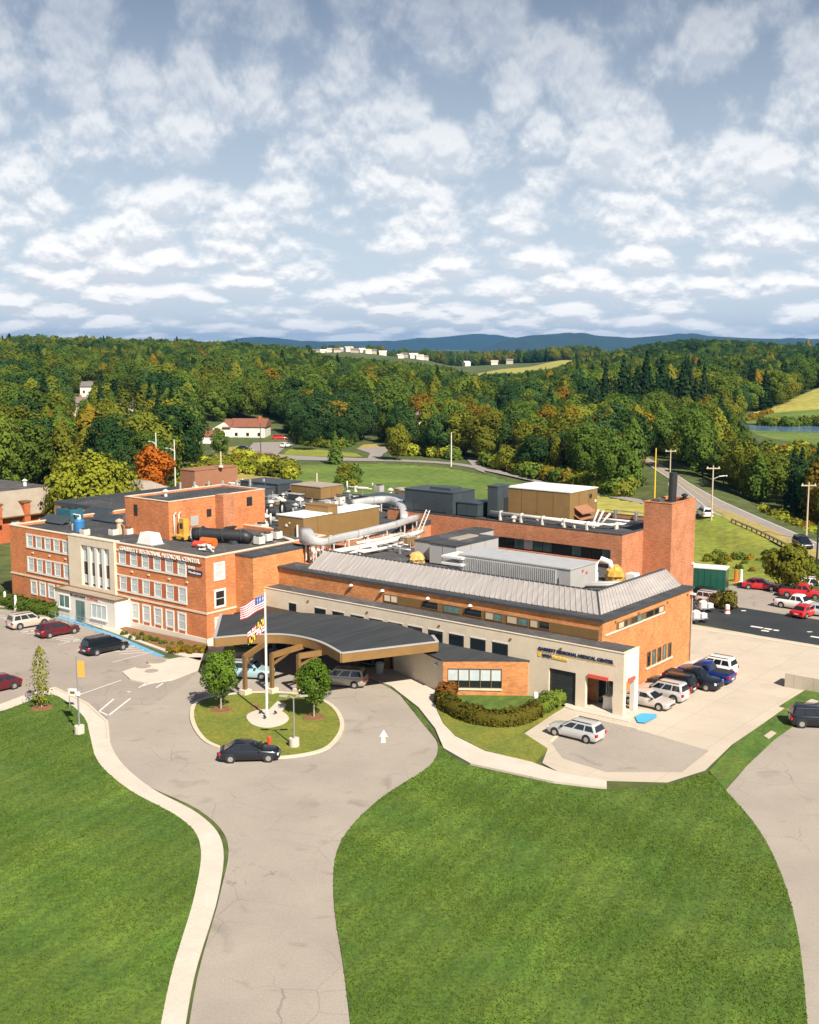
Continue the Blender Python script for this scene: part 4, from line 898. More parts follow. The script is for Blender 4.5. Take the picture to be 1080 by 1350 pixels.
def fan(a, b, z, label, s=1.0, m='grey_panel', group='fan units on the roof'):
    wg = Wing('condenser', label, 'condenser', a, b, z, group)
    wg.part('casing', MB().box(a-s*.6, a+s*.6, b-s*.6, b+s*.6, z, z+s*1.05), M[m]); wg.part('fan_ring', MB().lathe([(.5*s, 1.051*s), (.5*s, 1.2*s), (.42*s, 1.2*s), (.42*s, 1.052*s)], (a, b, z), 16), M['black_paint'])
    wg.part('fan_blade', MB().bar((a-.38*s, b, z+1.1*s), (a+.38*s, b, z+1.1*s), .12*s, .03).bar((a, b-.38*s, z+1.14*s), (a, b+.38*s, z+1.14*s), .12*s, .03), M['steel'])
# rear wing roof
RR = 9.6
u1 = rbox('rooftop_unit', 'big tan panelled rooftop unit with white lid and intake hood on the rear wing', 'rooftop unit', -38.6, -28.9, 39.2, 46.2, RR, 13.6, 'tan_panel', 'white_roof')
u1.part('hood', MB().loft([[(-28.9, 40.2, 11.5), (-28.9, 43.6, 11.5), (-28.9, 43.6, 11.6), (-28.9, 40.2, 11.6)], [(-27.6, 40.2, 10.7), (-27.6, 43.6, 10.7), (-27.6, 43.6, 10.8), (-27.6, 40.2, 10.8)]]), M['brown_paint'])
u1.part('hood', MB().loft([[(-28.9, 40.2, 10.5), (-28.9, 43.6, 10.5), (-28.9, 43.6, 10.6), (-28.9, 40.2, 10.6)], [(-27.8, 40.2, 9.9), (-27.8, 43.6, 9.9), (-27.8, 43.6, 10.0), (-27.8, 40.2, 10.0)]]), M['brown_paint'])
u1.part('port', MB().tube([(-28.95, 44.4, 12.6), (-28.8, 44.4, 12.6)], .3, 12), M['black_paint']); u1.part('light', MB().box(-28.9, -28.78, 45.5, 45.8, 11.7, 12.0), M['white_paint'])
qa, qb = ab(597, 680, RR)
s1 = rbox('rooftop_unit', 'wide dark slate rooftop housing with a recessed front, on the rear wing', 'rooftop unit', qa-8.2, qa, qb, qb+5.0, RR, 12.7, 'slate_panel', 'slate_panel')
s1.part('recess', MB().box(qa-6.6, qa-1.0, qb-.05, qb, 9.9, 11.5), M['metal_dark']); s1.part('vent_cap', MB().box(qa-5, qa-1.5, qb+1.5, qb+4, 12.7, 13.0), M['slate_panel'])
rbox('rooftop_unit', 'low dark slate connecting box between the slate housing and the slate tower', 'rooftop unit', qa+.3, qa+3.6, qb+.6, qb+4.4, RR, 11.5, 'slate_panel')
qa, qb = ab(656, 684, RR)
s2 = rbox('rooftop_unit', 'tall narrow dark slate plant tower next to the big tan rooftop unit', 'rooftop unit', qa-1.6, qa, qb, qb+2.8, RR, 13.9, 'slate_panel')
s2.part('door', MB().box(qa-.01, qa+.07, qb+1.5, qb+2.4, 9.8, 12.2), M['black_paint'])
pipes('pipe_run', 'long white insulated pipe along the front parapet of the rear wing', [[(-39, 36.2, 10.5), (-22.5, 35.4, 10.4)], [(-37, 37.2, 10.3), (-24, 36.6, 10.3)]], .22, sup=RR)
pipes('pipe_cluster', 'tangle of white pipes and ladders beside the brick stair tower', [[(-27, 37.5, 10.2), (-22, 37.8, 10.2), (-22, 40, 10.2)], [(-25.5, 39, 9.7), (-25.2, 40, 11.6)], [(-24.9, 39, 9.7), (-24.5, 40, 11.5)], [(-24.3, 38.6, 9.7), (-23.2, 39.4, 11.4)], [(-26, 40.5, 10.4), (-20.5, 40.6, 10.4)], [(-24, 37, 10.1), (-20, 42, 10.1)]], .14, sup=RR)
for i, (a, b) in enumerate([(-35, 35.6), (-31.5, 36), (-29, 37.6), (-26.5, 36.2)]): vent(a, b, RR, ('white vent nearest the slate tower along the rear wing parapet', 'white vent below the left half of the big tan unit', 'white vent at the right foot of the big tan unit', 'white vent just left of the pipe tangle on the rear wing')[i], .9, 'pipe_white')
pipes('railing', 'low steel railing at the far edge of the rear wing roof', [[(-28, 46.9, 10.6), (-19, 46.9, 10.6)], [(-28, 46.9, 10.2), (-19, 46.9, 10.2)]], .05, 'steel', sup=RR, cat='railing')
# courtyard of the front wing
CR = 7.82
rbox('air_handler', 'grey air handler with dark lid, left one of a stepped pair behind the metal roof', 'air handler', -34.6, -31.9, 14.6, 26.5, CR, 10.15, 'grey_panel', 'roof_membrane', seams=False)
a2 = rbox('air_handler', 'grey air handler with dark lid, right one of a stepped pair behind the metal roof', 'air handler', -31.7, -28.0, 13.6, 21.8, CR, 10.25, 'grey_panel', 'roof_membrane')
a2.part('hatch', MB().box(-31.2, -29.9, 16.5, 20.5, 10.25, 10.4), M['roof_gravel'])
a3 = rbox('air_handler', 'long pale grey air handler with ribbed coil panel and white louvres behind the metal roof', 'air handler', -25.0, -11.4, 10.0, 15.0, CR, 10.25, 'grey_panel', 'duct_metal', seams=False)
co = MB()
for k in range(50): x = -24.4+k*.23; co.box(x, x+.11, 9.86, 9.99, 8.2, 9.98)
a3.part('coil', co, M['duct_metal']); lv = MB()
for k in range(3): lv.box(-26.9, -24.2, 9.4, 12.4, 8.3+k*.72, 8.52+k*.72)
a3.part('louvre', lv, M['white_paint']); a3.part('gauge', MB().box(-11.4, -11.32, 12.2, 12.45, 9.6, 9.8).box(-11.4, -11.32, 13.0, 13.25, 9.3, 9.5), M['red_plastic']); a3.part('conduit', MB().tube([(-12.6, 9.9, CR), (-12.6, 9.9, 9.3)], .05), M['steel'])
def lumpy(name, label, cat, a, b, z, r, h, m, seed):
    rr = random.Random(seed); wg = Wing(name, label, cat, a, b, z); prof = [(1.0, -.05), (1.05, .35), (.9, .7), (.55, .93), (.1, 1.0)]
    secs = [[(a+r*q*(1+rr.uniform(-.1, .1))*math.cos(2*math.pi*j/14), b+r*q*(1+rr.uniform(-.1, .1))*math.sin(2*math.pi*j/14), z+h*t*(1+rr.uniform(-.05, .05))) for j in range(14)] for q, t in prof]
    secs = [[(p[0]+.12*r*math.sin(j*2.3+k), p[1]+.12*r*math.cos(j*1.9+k*2), p[2]) for j, p in enumerate(q)] for k, q in enumerate(secs)]
    wg.part('shell', MB().loft(secs), M[m]); wg.part('strap', MB().lathe([(r*1.12, h*.3), (r*1.12, h*.36)], (a, b, z), 14), M['bronze']); return wg
lumpy('wrapped_fan', 'gold wrapped lumpy fan in front of the grey air handler pair', 'fan', -33.2, 13.2, CR, .85, 1.25, 'wrap_gold', 3)
of = lumpy('wrapped_fan', 'orange yellow wrapped fan with white bent ducts behind the roof corner', 'fan', -10.8, 18.0, CR, .95, 1.7, 'yellow_paint', 8)
of.part('bent_pipe', MB().tube([(-12.6, 17, CR), (-12.6, 17, 9.6), (-12.0, 17.3, 10.1), (-11.2, 17.6, 9.8), (-11, 17.6, 9.2)], .3, 10), M['white_paint'], smooth=True); of.part('box', MB().box(-13.4, -12.2, 15.9, 17.0, CR, 8.7), M['white_paint']); of.part('box', MB().box(-10.0, -9.0, 18.8, 20, CR, 8.6), M['white_paint'])
pipes('walkway', 'pale grey steel roof walkway beside the right slope of the metal roof', [[(-12.5, 13.5, 8.1), (-8.0, 17.5, 8.1)], [(-11.5, 13.0, 8.1), (-7.4, 16.6, 8.1)]], .18, 'grey_panel')
# middle roofs: the tan stepped unit, silver ducts, pipes
t0 = ab(400, 682, 11.6); ta, tb = t0
t2 = rbox('rooftop_unit', 'stepped tan rooftop unit with bright white lids and a silver duct leaving its corner', 'rooftop unit', ta-4.3, ta, tb, tb+5.0, 8.0, 11.6, 'tan_panel', 'white_roof')
t2.part('casing', MB().box(ta-3.9, ta-.3, tb+5.1, tb+14.5, 7.9, 11.3), M['tan_panel']); t2.part('lid', MB().box(ta-4.0, ta-.2, tb+6.4, tb+14.6, 11.3, 11.42), M['white_roof'])
t2.part('raised_end', MB().box(ta-4.1, ta-.25, tb+4.6, tb+6.4, 11.301, 12.35), M['tan_panel']); t2.part('lid', MB().box(ta-4.2, ta-.2, tb+4.55, tb+6.5, 12.351, 12.45), M['tan_fascia'])
t2.part('gauge', MB().box(ta-3.0, ta-2.7, tb-.08, tb-.0, 10.2, 10.5).box(ta-2.4, ta-2.2, tb-.08, tb, 10.6, 10.8), M['white_paint']); t2.part('pipe', MB().tube([(ta-.9, tb-.15, 8), (ta-.9, tb-.15, 10.6)], .12), M['white_paint'])
def pab(pts): return [(*ab(x, y, z), z) for x, y, z in pts]
D1 = pab([(403,706,10.6),(411,711,10.4),(419,714,10.2),(430,714,10.1),(446,709,10.0),(470,704,10.0),(495,698,10.0),(520,692,10.0),(540,685,10.0),(551,682,9.9)])
duct('air_duct', 'large silver duct that flares from the stepped tan unit and sweeps right across the roof', D1, .7, .82, zroof=8.0, flare=[2.4, 2.0, 1.65, 1.4, 1.2, 1.1])
D2 = pab([(466,664,10.2),(490,660,10.2),(512,659,10.2),(526,664,10.1),(532,676,9.6),(533,686,8.8)])
duct('air_duct', 'pale silver duct loop bending down in front of the slate rooftop housing', D2, 1.05, 1.1, zroof=8.5)
D3 = pab([(442,727,8.6),(470,722,8.6),(505,715,8.6),(535,707,8.6),(556,700,8.6)])
duct('cable_tray', 'long low white cable tray on the roof under the sweeping silver duct', D3, .9, .5, 'pipe_white', zroof=7.8, cat='cable tray')
pipes('pipe_run', 'white pipe running from the brick block towards the sweeping silver duct', [pab([(362,716,9.0),(390,719,9.0),(412,724,8.6),(445,730,8.2),(500,724,8.2)]), pab([(366,706,9.2),(384,712,9.4),(404,720,8.8),(420,732,8.2)])], .2, sup=7.7)
pipes('pipe_run', 'white pipes on legs beneath the sweeping silver duct', [pab([(470,716,9.0),(500,711,9.0),(530,703,9.0)]), pab([(452,722,8.3),(480,728,8.3),(510,722,8.3),(540,712,8.3)]), pab([(440,714,8.9),(470,710,8.9),(500,704,8.9)])], .17, sup=7.8)
lad = Wing('ladder', 'white steel access ladder at the left end of the rear wing wall', 'ladder', *ab(548, 705, 8.2), 8.2)
(la, lb) = ab(548, 705, 8.2); r0, r1 = Vector((la, lb, 8.0)), Vector((la+.5, lb+1.6, 11.3)); sd_ = Vector((.7, -.2, 0))
lad.part('rail', MB().tube([r0, r1], .07)  .tube([r0+sd_, r1+sd_], .07), M['pipe_white'])
rg = MB()
for k in range(9): p = r0+(r1-r0)*(k+.5)/9; rg.tube([p, p+sd_], .04)
lad.part('rung', rg, M['pipe_white'])
# back left roof
BR = 8.55
rbox('rooftop_unit', 'square tan rooftop unit with a flat grey lid near the grass field', 'rooftop unit', -80.6, -74.2, 41.4, 46.4, BR, 10.6, 'tan_panel', 'roof_gravel')
rbox('rooftop_unit', 'long reddish brown screened rooftop box in front of the yellow shrubs', 'rooftop unit', -101.2, -97.6, 36.6, 46.0, BR, 12.0, 'brown_paint', 'brown_paint', seams=False)
for i, (x, y, h) in enumerate([(292, 624, 2.4), (418, 632, 2.3)]):
    a, b = ab(x, y+20, BR); wg = Wing('marker_post', ('pale yellow post standing on the brown rooftop box', 'pale yellow post at the edge of the grass field behind the square tan unit')[i], 'post', a, b, BR)
    zb = 12.1 if i == 0 else BR; wg.part('post', MB().tube([(a, b, zb), (a, b, zb+2.6 if i == 0 else 12.0)], .14), M['siding_tan']); wg.part('base', MB().lathe([(.4, 0), (.4, .2), (.15, .3)], (a, b, zb), 10), M['pipe_white'])
rl0, rl1 = ab(238, 655, BR+.2), ab(348, 650, BR+.2)
rg = Wing('railing', 'row of grey posts with a low white rail in front of the brown rooftop box', 'railing', *rl0, BR)
A_, B_ = Vector((*rl0, BR)), Vector((*rl1, BR))
for k in range(7): p = A_+(B_-A_)*k/6; rg.part('post', MB().box(p.x-.13, p.x+.13, p.y-.13, p.y+.13, BR, BR+2.5), M['grey_panel'])
rg.part('rail', MB().bar(A_+Vector((0,0,.7)), B_+Vector((0,0,.7)), .3, .35), M['pipe_white'])
rbox('rooftop_unit', 'long dark roof screen between the brown box and the square tan unit', 'rooftop unit', -90.5, -82.0, 40, 45.5, BR, 10.6, 'metal_dark', 'metal_dark')
rbox('rooftop_unit', 'dark box shaped unit under the flagged corner left of the square tan unit', 'rooftop unit', -84.5, -81.2, 33.5, 38.6, BR, 10.4, 'slate_panel')
rbox('rooftop_unit', 'low dark roof curb unit behind the silver duct loop', 'rooftop unit', -66, -57, 41, 46, BR, 10.0, 'metal_dark', 'slate_panel')
for i, (x, y, lb_) in enumerate([(376,672,'black ringed fan drum left of the stepped tan unit'), (356,676,'smaller black fan drum beside the tangle of grey roof pipes')]):
    a, b = ab(x, y, 9.4); wg = Wing('exhaust_fan', lb_, 'fan', a, b, BR)
    wg.part('drum', MB().tube([(a-.1, b-.4, 9.5), (a+.1, b+.5, 9.5)], 1.0-.25*i, 16), M['black_paint']); wg.part('hub', MB().tube([(a+.05-.2, b-.5, 9.5), (a, b-.38, 9.5)], .62-.15*i, 14), M['duct_metal']); wg.part('stand', MB().box(a-.5, a+.5, b-.35, b+.35, BR, 8.9), M['grey_panel'])
rr_ = random.Random(5)
clut = [(338,682),(350,690),(362,684),(345,702),(332,695),(372,694),(322,690),(395,668),(410,672),(440,668),(455,674),(300,642),(275,650),(258,650),(330,648),(360,650),(390,672),(470,648),(500,648),(515,652),(425,676),(448,664)]
near_ = ['under the brick chimney stack', 'beside the stepped tan unit', 'near the black fan drums', 'by the square tan unit', 'by the grey railing posts', 'in front of the dark roof screen']
for i, (x, y) in enumerate(clut):
    a, b = ab(x, y, BR); k = i % 3
    w_ = ('stepped tan unit' if 362 <= x < 430 and y > 665 else 'brick chimney stack' if x < 362 and y > 670 else 'grey railing posts' if x < 362 else 'silver duct loop' if x > 435 else 'square tan unit')
    if k == 0: fan(a, b, BR, f'grey condenser with a round fan on the roof near the {w_}', rr_.uniform(.8, 1.15), ('grey_panel', 'pipe_white')[i % 2], f'condensers near the {w_}')
    elif k == 1: vent(a, b, BR, f'mushroom shaped metal roof vent near the {w_}', rr_.uniform(1.0, 1.6), ('duct_metal', 'pipe_white')[i % 2], f'roof vents near the {w_}')
    else: pipes('pipe_run', f'short grey pipe run on the roof near the {w_}', [[(a-2.4, b-.5, BR+.7), (a+2.2, b+.4, BR+.7)], [(a-2.2, b-.1, BR+.45), (a+2.6, b+1.0, BR+.45), (a+2.6, b+1.0, BR+1.5)], [(a-1.2, b-.9, BR+.2), (a-1.2, b-.9, BR+1.7)]], .13, ('grey_panel', 'pipe_white')[i % 2], sup=BR, group=f'pipes near the {w_}')
# smaller clutter packed between the big machines
rq = random.Random(17)
def duct_box(a, b, z, label, grp, m):
    wg = Wing('roof_box', label, 'roof box', a, b, z, grp); w_, d_, h_ = rq.uniform(.5, 1.3), rq.uniform(.5, 1.1), rq.uniform(.5, 1.2)
    wg.part('casing', MB().box(a-w_, a+w_, b-d_, b+d_, z+.12, z+h_), M[m]); wg.part('lid', MB().box(a-w_-.05, a+w_+.05, b-d_-.05, b+d_+.05, z+h_+.001, z+h_+.07), M['grey_panel']); wg.part('skid', MB().box(a-w_*.8, a-w_*.6, b-d_, b+d_, z-.05, z+.119).box(a+w_*.6, a+w_*.8, b-d_, b+d_, z-.05, z+.119), M['metal_dark'])
    wg.part('conduit', MB().tube([(a+w_+.3, b, z-.05), (a+w_+.3, b, z+h_*.6), (a+w_, b, z+h_*.6)], .05), M['steel'])
ZN = [((325,430,666,700), BR, 'between the chimney stack and the stepped tan unit'), ((300,360,640,662), BR, 'behind the brick penthouse'), ((430,540,648,676), BR, 'behind the silver duct loop'), ((360,400,648,672), BR, 'in front of the square tan unit'), ((428,540,706,730), 7.8, 'beneath the sweeping silver duct')]
for (x0_, x1_, y0_, y1_), zz_, wh_ in ZN:
    for k in range(11):
        a, b = ab(rq.uniform(x0_, x1_), rq.uniform(y0_, y1_), zz_); t_ = k % 4
        if t_ == 0: duct_box(a, b, zz_, f'small cased box on the roof {wh_}', f'cased boxes {wh_}', rq.choice(('grey_panel', 'duct_metal', 'tan_panel', 'metal_dark')))
        elif t_ == 1: pipes('pipe_run', f'thin white pipes on the roof {wh_}', [[(a-rq.uniform(1.5, 4), b-.4, zz_+.6), (a+rq.uniform(1.5, 4), b+rq.uniform(-.8, .8), zz_+.6)], [(a-1, b-.8, zz_+.4), (a+1.5, b+.9, zz_+.4), (a+1.5, b+.9, zz_+1.3)]], .09, ('pipe_white', 'steel')[k % 2], sup=zz_, group=f'thin pipes {wh_}')
        elif t_ == 2: vent(a, b, zz_, f'short capped vent on the roof {wh_}', rq.uniform(.7, 1.2), ('pipe_white', 'duct_metal')[k % 2], f'capped vents {wh_}')
        else: fan(a, b, zz_, f'small fan unit on the roof {wh_}', rq.uniform(.6, .95), ('grey_panel', 'white_paint', 'metal_dark')[k % 3], f'fan units {wh_}')
# old building roof: tanks, tarps, plant
WR = 9.12
def wing_at(name, label, cat, x, y, z): a, b = ab(x, y, z); return Wing(name, label, cat, a, b, z), a, b
wg, a, b = wing_at('water_tank', 'small bright blue upright tank on the old building roof', 'tank', 105, 700, WR+.1)
wg.part('tank', MB().lathe([(.62, 0), (.66, .1), (.66, 1.35), (.5, 1.55), (.1, 1.62)], (a, b, WR), 14), M['blue_paint']); wg.part('side_box', MB().box(a-1.2, a-.7, b-.3, b+.3, WR, WR+.9), M['white_paint']); wg.part('lid', MB().lathe([(.25, 1.6), (.25, 1.75), (.05, 1.8)], (a, b, WR), 10), M['white_paint'])
wg, a, b = wing_at('chiller', 'teal and black chiller at the back of the old building roof', 'chiller', 92, 684, WR+.1)
wg.part('casing', MB().box(a-1.6, a+1.6, b-1, b+1, WR+.1, WR+1.5), M['teal_paint']); wg.part('fan_ring', MB().lathe([(.6, 1.5), (.6, 1.75), (.5, 1.75), (.5, 1.51)], (a-.8, b, WR), 14).lathe([(.6, 1.5), (.6, 1.75), (.5, 1.75), (.5, 1.51)], (a+.8, b, WR), 14), M['black_paint']); wg.part('pipe', MB().tube([(a+1.6, b-.5, WR+.9), (a+3, b-.5, WR+.9), (a+3, b-.5, WR)], .12), M['pipe_white'])
for i, (x, y, m, lb_) in enumerate([(128, 680, 'metal_dark', 'long dark tilted roof panel behind the teal chiller'), (72, 690, 'slate_panel', 'dark blue tilted roof panel left of the teal chiller'), (140, 688, 'metal_dark', 'dark tilted roof panel right of the blue tank')]):
    wg, a, b = wing_at('roof_panel', lb_, 'roof panel', x, y, WR+.1)
    wg.part('panel', MB().loft([[(a-2.6, b-.6, WR+.25), (a+2.6, b-.6, WR+.25), (a+2.6, b-.6, WR+.33), (a-2.6, b-.6, WR+.33)], [(a-2.6, b+.9, WR+1.0), (a+2.6, b+.9, WR+1.0), (a+2.6, b+.9, WR+1.08), (a-2.6, b+.9, WR+1.08)]]), M[m])
    for dx in (-2.2, 2.2): wg.part('leg', MB().bar((a+dx, b+.8, WR), (a+dx, b+.8, WR+.95), .1, .1).bar((a+dx, b-.5, WR), (a+dx, b-.5, WR+.25), .1, .1), M['steel'])
wg, a, b = wing_at('intake_hood', 'white tapered sheet metal hood just behind the big roofline lettering', 'hood', 198, 716, WR+.1)
wg.part('hood', MB().loft([[(a-1.3, b-.9, WR), (a+1.3, b-.9, WR), (a+1.3, b+.9, WR), (a-1.3, b+.9, WR)], [(a-1.0, b-.6, WR+1.35), (a+1.0, b-.6, WR+1.35), (a+1.0, b+.6, WR+1.35), (a-1.0, b+.6, WR+1.35)]]), M['white_roof']); wg.part('curb', MB().box(a-1.4, a+1.4, b-1, b+1, WR-.1, WR+.12), M['grey_panel'])
for x, y, lb_ in [(150,706,'white condenser left of the rusty roof stack'),(169,705,'white condenser right of the rusty roof stack'),(112,706,'white condenser beside the blue tank')]:
    a, b = ab(x, y, WR); fan(a, b, WR, lb_, .75, 'pipe_white')
wg, a, b = wing_at('roof_stack', 'rusty pinkish roof stack between two white condensers', 'stack', 158, 704, WR+.1)
wg.part('stack', MB().lathe([(.4, 0), (.35, 1.5), (.5, 1.6), (.5, 1.8), (.1, 2.0)], (a, b, WR), 12), M['siding_tan']); wg.part('pipe', MB().tube([(a+.9, b, WR), (a+.9, b, WR+1.2), (a+.4, b, WR+1.3)], .14), M['brown_paint'])
def lift(x, y, z, label, h, m='yellow_paint'):
    wg, a, b = wing_at('lift_machine', label, 'lift', x, y, z)
    wg.part('mast', MB().box(a-.42, a+.42, b-.4, b+.4, z+.6, z+h), M[m]); wg.part('window', MB().box(a-.25, a+.25, b-.43, b-.4, z+h*.55, z+h*.8), M['black_paint']); wg.part('base', MB().box(a-1.0, a+1.0, b-.8, b+.7, z+.2, z+.6), M[m])
    wg.part('arm', MB().bar((a, b-.4, z+.7), (a-1.5, b-.9, z+.5), .25, .25), M[m])
    for dx in (-.7, .7): wg.part('wheel', MB().tube([(a+dx, b-.9, z+.25), (a+dx, b-.6, z+.25)], .25, 12), M['rubber'])
lift(243, 712, WR, 'yellow lifting machine standing against the brick penthouse wall', 2.6); lift(313, 700, BR, 'yellow lifting machine beside the brick chimney stack', 3.0)
for x, y, m, lb_, s in [(275,721,'orange_paint','orange equipment drum near the roof corner',.55),(263,722,'red_plastic','small red box near the roof corner behind the lettering',.4)]:
    wg, a, b = wing_at('drum', lb_, 'drum', x, y, WR); wg.part('drum', MB().tube([(a-s*1.6, b-.2, WR+s), (a+s*1.6, b+.2, WR+s)], s, 12), M[m]); wg.part('cradle', MB().box(a-s, a+s, b-s, b+s, WR-.05, WR+s*.5), M['metal_dark'])
wg, a, b = wing_at('covered_tank', 'long black covered tank lying on the old building roof behind the corner', 'tank', 296, 716, WR)
wg.part('cover', MB().tube([(a-3.4, b-1.6, WR+.9), (a-3.0, b-1.4, WR+1.0), (a+2.2, b+1.2, WR+.9), (a+2.9, b+1.5, WR+.6)], .85, 14, r1=.6), M['black_paint'], smooth=True)
wg.part('end_plate', MB().tube([(a-3.6, b-1.7, WR+.9), (a-3.41, b-1.61, WR+.9)], .8, 14), M['duct_metal'])
for t in (-2.4, 0, 2): wg.part('strap', MB().tube([(a+t-.05, b+t*.5-.02, WR+1.0), (a+t+.05, b+t*.5+.02, WR+1.0)], .84-.05*t, 14), M['metal_dark'])
wg.part('cradle', MB().box(a-2.2, a-1.6, b-1.8, b-.2, WR-.05, WR+.4).box(a+1, a+1.6, b-.2, b+1.4, WR-.05, WR+.4), M['metal_dark'])
wg, a, b = wing_at('tarp_stack', 'heap of flat black folded roofing sheets in front of the brick penthouse', 'sheets', 282, 700, WR)
for k, (dx, dz, l) in enumerate([(0, .0, 3.2), (.3, .5, 2.8), (-.4, 1.0, 2.2)]): wg.part('sheet', MB().loft([[(a-l+dx, b-.9, WR+dz+.05), (a+l+dx, b-.6, WR+dz+.1), (a+l+dx, b-.6, WR+dz+.35), (a-l+dx, b-.9, WR+dz+.4)], [(a-l*.9+dx, b+.9, WR+dz+.1), (a+l+dx, b+1.0, WR+dz+.1), (a+l+dx, b+1.0, WR+dz+.3), (a-l*.9+dx, b+.9, WR+dz+.6)]]), M['black_paint'])
wg.part('upright', MB().loft([[(a-2.6, b-.2, WR+1.3), (a-.6, b-.2, WR+1.3), (a-.6, b+.2, WR+1.3), (a-2.6, b+.2, WR+1.3)], [(a-2.6, b-.1, WR+3.0), (a-1.9, b-.1, WR+2.5), (a-1.9, b+.1, WR+2.5), (a-2.6, b+.1, WR+3.0)]]), M['black_paint'])
for i, (x, y, lb_) in enumerate([(342,716,'white vent box on the plain brick block nearest the old building'),(352,712,'white vent box in the middle of the plain brick block'),(365,709,'white vent box at the back of the plain brick block')]):
    a, b = ab(x, y, WR+.2); fan(a, b, WR+.15, lb_, .8, 'pipe_white')
wg, a, b = wing_at('pipe_heap', 'heap of pale cut pipes near the roof corner of the old building', 'pipes', 272, 727, WR)
for k in range(7): an = k*.9; wg.part('pipe', MB().tube([(a-1.2*math.cos(an), b-.5*math.sin(an), WR+.12+.1*k), (a+1.2*math.cos(an), b+.5*math.sin(an), WR+.15+.12*k)], .12), M['pipe_white'])
for x, y, m in [(195,672,'roof_light')]:
    a, b = ab(x, y, PZ-.2); vent(-66.5, 5, PZ-.25, 'white vent on the brick penthouse roof', 1.0, 'pipe_white')
sk = Wing('skylight', 'pale tilted skylight panel behind the brick penthouse', 'skylight', -70.5, 20, BR)
sk.part('frame', MB().loft([[(-73, 18.5, BR), (-70, 18.5, BR), (-70, 18.5, BR+.2), (-73, 18.5, BR+.2)], [(-73, 20.5, BR+2.5), (-70, 20.5, BR+2.5), (-70, 20.5, BR+2.7), (-73, 20.5, BR+2.7)]]), M['siding_tan']); sk.part('leg', MB().box(-72.9, -72.7, 20.2, 20.4, BR, BR+2.5).box(-70.3, -70.1, 20.2, 20.4, BR, BR+2.5), M['steel'])
# ================================================================ neighbouring buildings
fa1, fb1 = ab(66, 668, 4.6); fa0 = ab(0, 684, 4.6)
fbw = Wing('brick_house', 'orange brick building with a tan mansard roof and brick dormers at the far left edge', 'building', fa1, fb1-20)
FA = (fa1+fa0[0])/2; F0, F1 = fa0[1]-22, fb1
fbw.part('wall', MB().box(FA-17, FA, F0, F1, -.5, 4.4), M['brick_far'])
fr0 = fbw.part('mansard_roof', MB().loft([[(FA-18, F0-.9, 4.4), (FA+.9, F0-.9, 4.4), (FA+.9, F1+.9, 4.4), (FA-18, F1+.9, 4.4)], [(FA-16, F0+.8, 8.3), (FA-1.6, F0+.8, 8.3), (FA-1.6, F1-1.0, 8.3), (FA-16, F1-1.0, 8.3)]]), M['roof_gravel'])
fbw.part('roof', MB().box(FA-15.9, FA-1.7, F0+.9, F1-1.1, 8.2, 8.5), M['roof_light'], fr0); fbw.part('eave', MB().box(FA-18.1, FA+1.0, F0-1, F1+1, 4.2, 4.399), M['bronze'], fr0)
for k in range(6): fbw.part('vent', MB().lathe([(.3, 0), (.3, .8), (.5, .9), (.1, 1.2)], (FA-4-(k % 3)*3.5, F1-4-k*3.6, 8.5), 10), M['white_paint'])
for k in range(6):
    y0_ = F1-4.2-k*5.2
    o = fbw.part('window', MB().box(FA, FA+.07, y0_-.1, y0_+1.4, 1.4, 3.5), M['trim_white']); fbw.part('pane', MB().box(FA+.071, FA+.09, y0_, y0_+1.3, 1.5, 3.4), M['blind_glass'], o)
    if k < 3: ch = fbw.part('dormer', MB().box(FA-.8, FA+.95, y0_+1.9, y0_+3.0, 3.2, 6.4), M['brick_far']); fbw.part('dormer_cap', MB().box(FA-1.0, FA+1.1, y0_+1.7, y0_+3.2, 6.4, 6.65), M['bronze'], ch)
gb = thing('flat_roof_hall', 'low hall with a pale beige hipped roof partly hidden behind the old brick building', 'building', (*at(146, 690), 0), BROT)
MB().box(-4, 8, 0, 10, -.5, 5.2).build('wall', M['siding_tan'], gb)
MB().loft([[(-4.6, -.6, 5.201), (8.6, -.6, 5.201), (8.6, 10.6, 5.201), (-4.6, 10.6, 5.201)], [(0, 4.2, 7.6), (4.4, 4.2, 7.6), (4.4, 5.8, 7.6), (0, 5.8, 7.6)]]).build('roof', M['roof_gravel'], gb)
# ================================================================ vehicles
def paint(name, c, metal=.3): return mat(name, c, .28, metal=metal, coat=.6)
paint('paint_tan', (.58,.52,.44)); paint('paint_maroon', (.13,.012,.018)); paint('paint_black', (.012,.014,.02)); paint('paint_red', (.52,.02,.02), 0)
paint('paint_silver', (.60,.60,.60)); paint('paint_white', (.80,.79,.77), 0); paint('paint_blue', (.010,.03,.20)); paint('paint_lightblue', (.42,.60,.66)); paint('paint_green', (.02,.10,.07), 0); paint('paint_gold', (.45,.40,.32)); paint('paint_champagne', (.62,.56,.52))
SPEC = {  # length, width, height, belt, hood length, roof start/end (fractions of length from the rear), bed
 'sedan': dict(L=4.7, W=1.82, H=1.45, belt=.93, base=(.06, .74), roof=(.24, .55), nose=.80, tail=.92),
 'suv': dict(L=4.7, W=1.88, H=1.72, belt=1.05, base=(.015, .74), roof=(.06, .57), nose=.93, tail=1.0),
 'van': dict(L=5.05, W=1.95, H=1.75, belt=1.02, base=(.01, .83), roof=(.055, .60), nose=.85, tail=1.0),
 'wagon': dict(L=4.8, W=1.82, H=1.56, belt=.95, base=(.01, .74), roof=(.08, .55), nose=.84, tail=.95),
 'pickup': dict(L=5.6, W=1.98, H=1.82, belt=1.12, base=(.34, .73), roof=(.40, .62), nose=1.0, tail=1.08)}
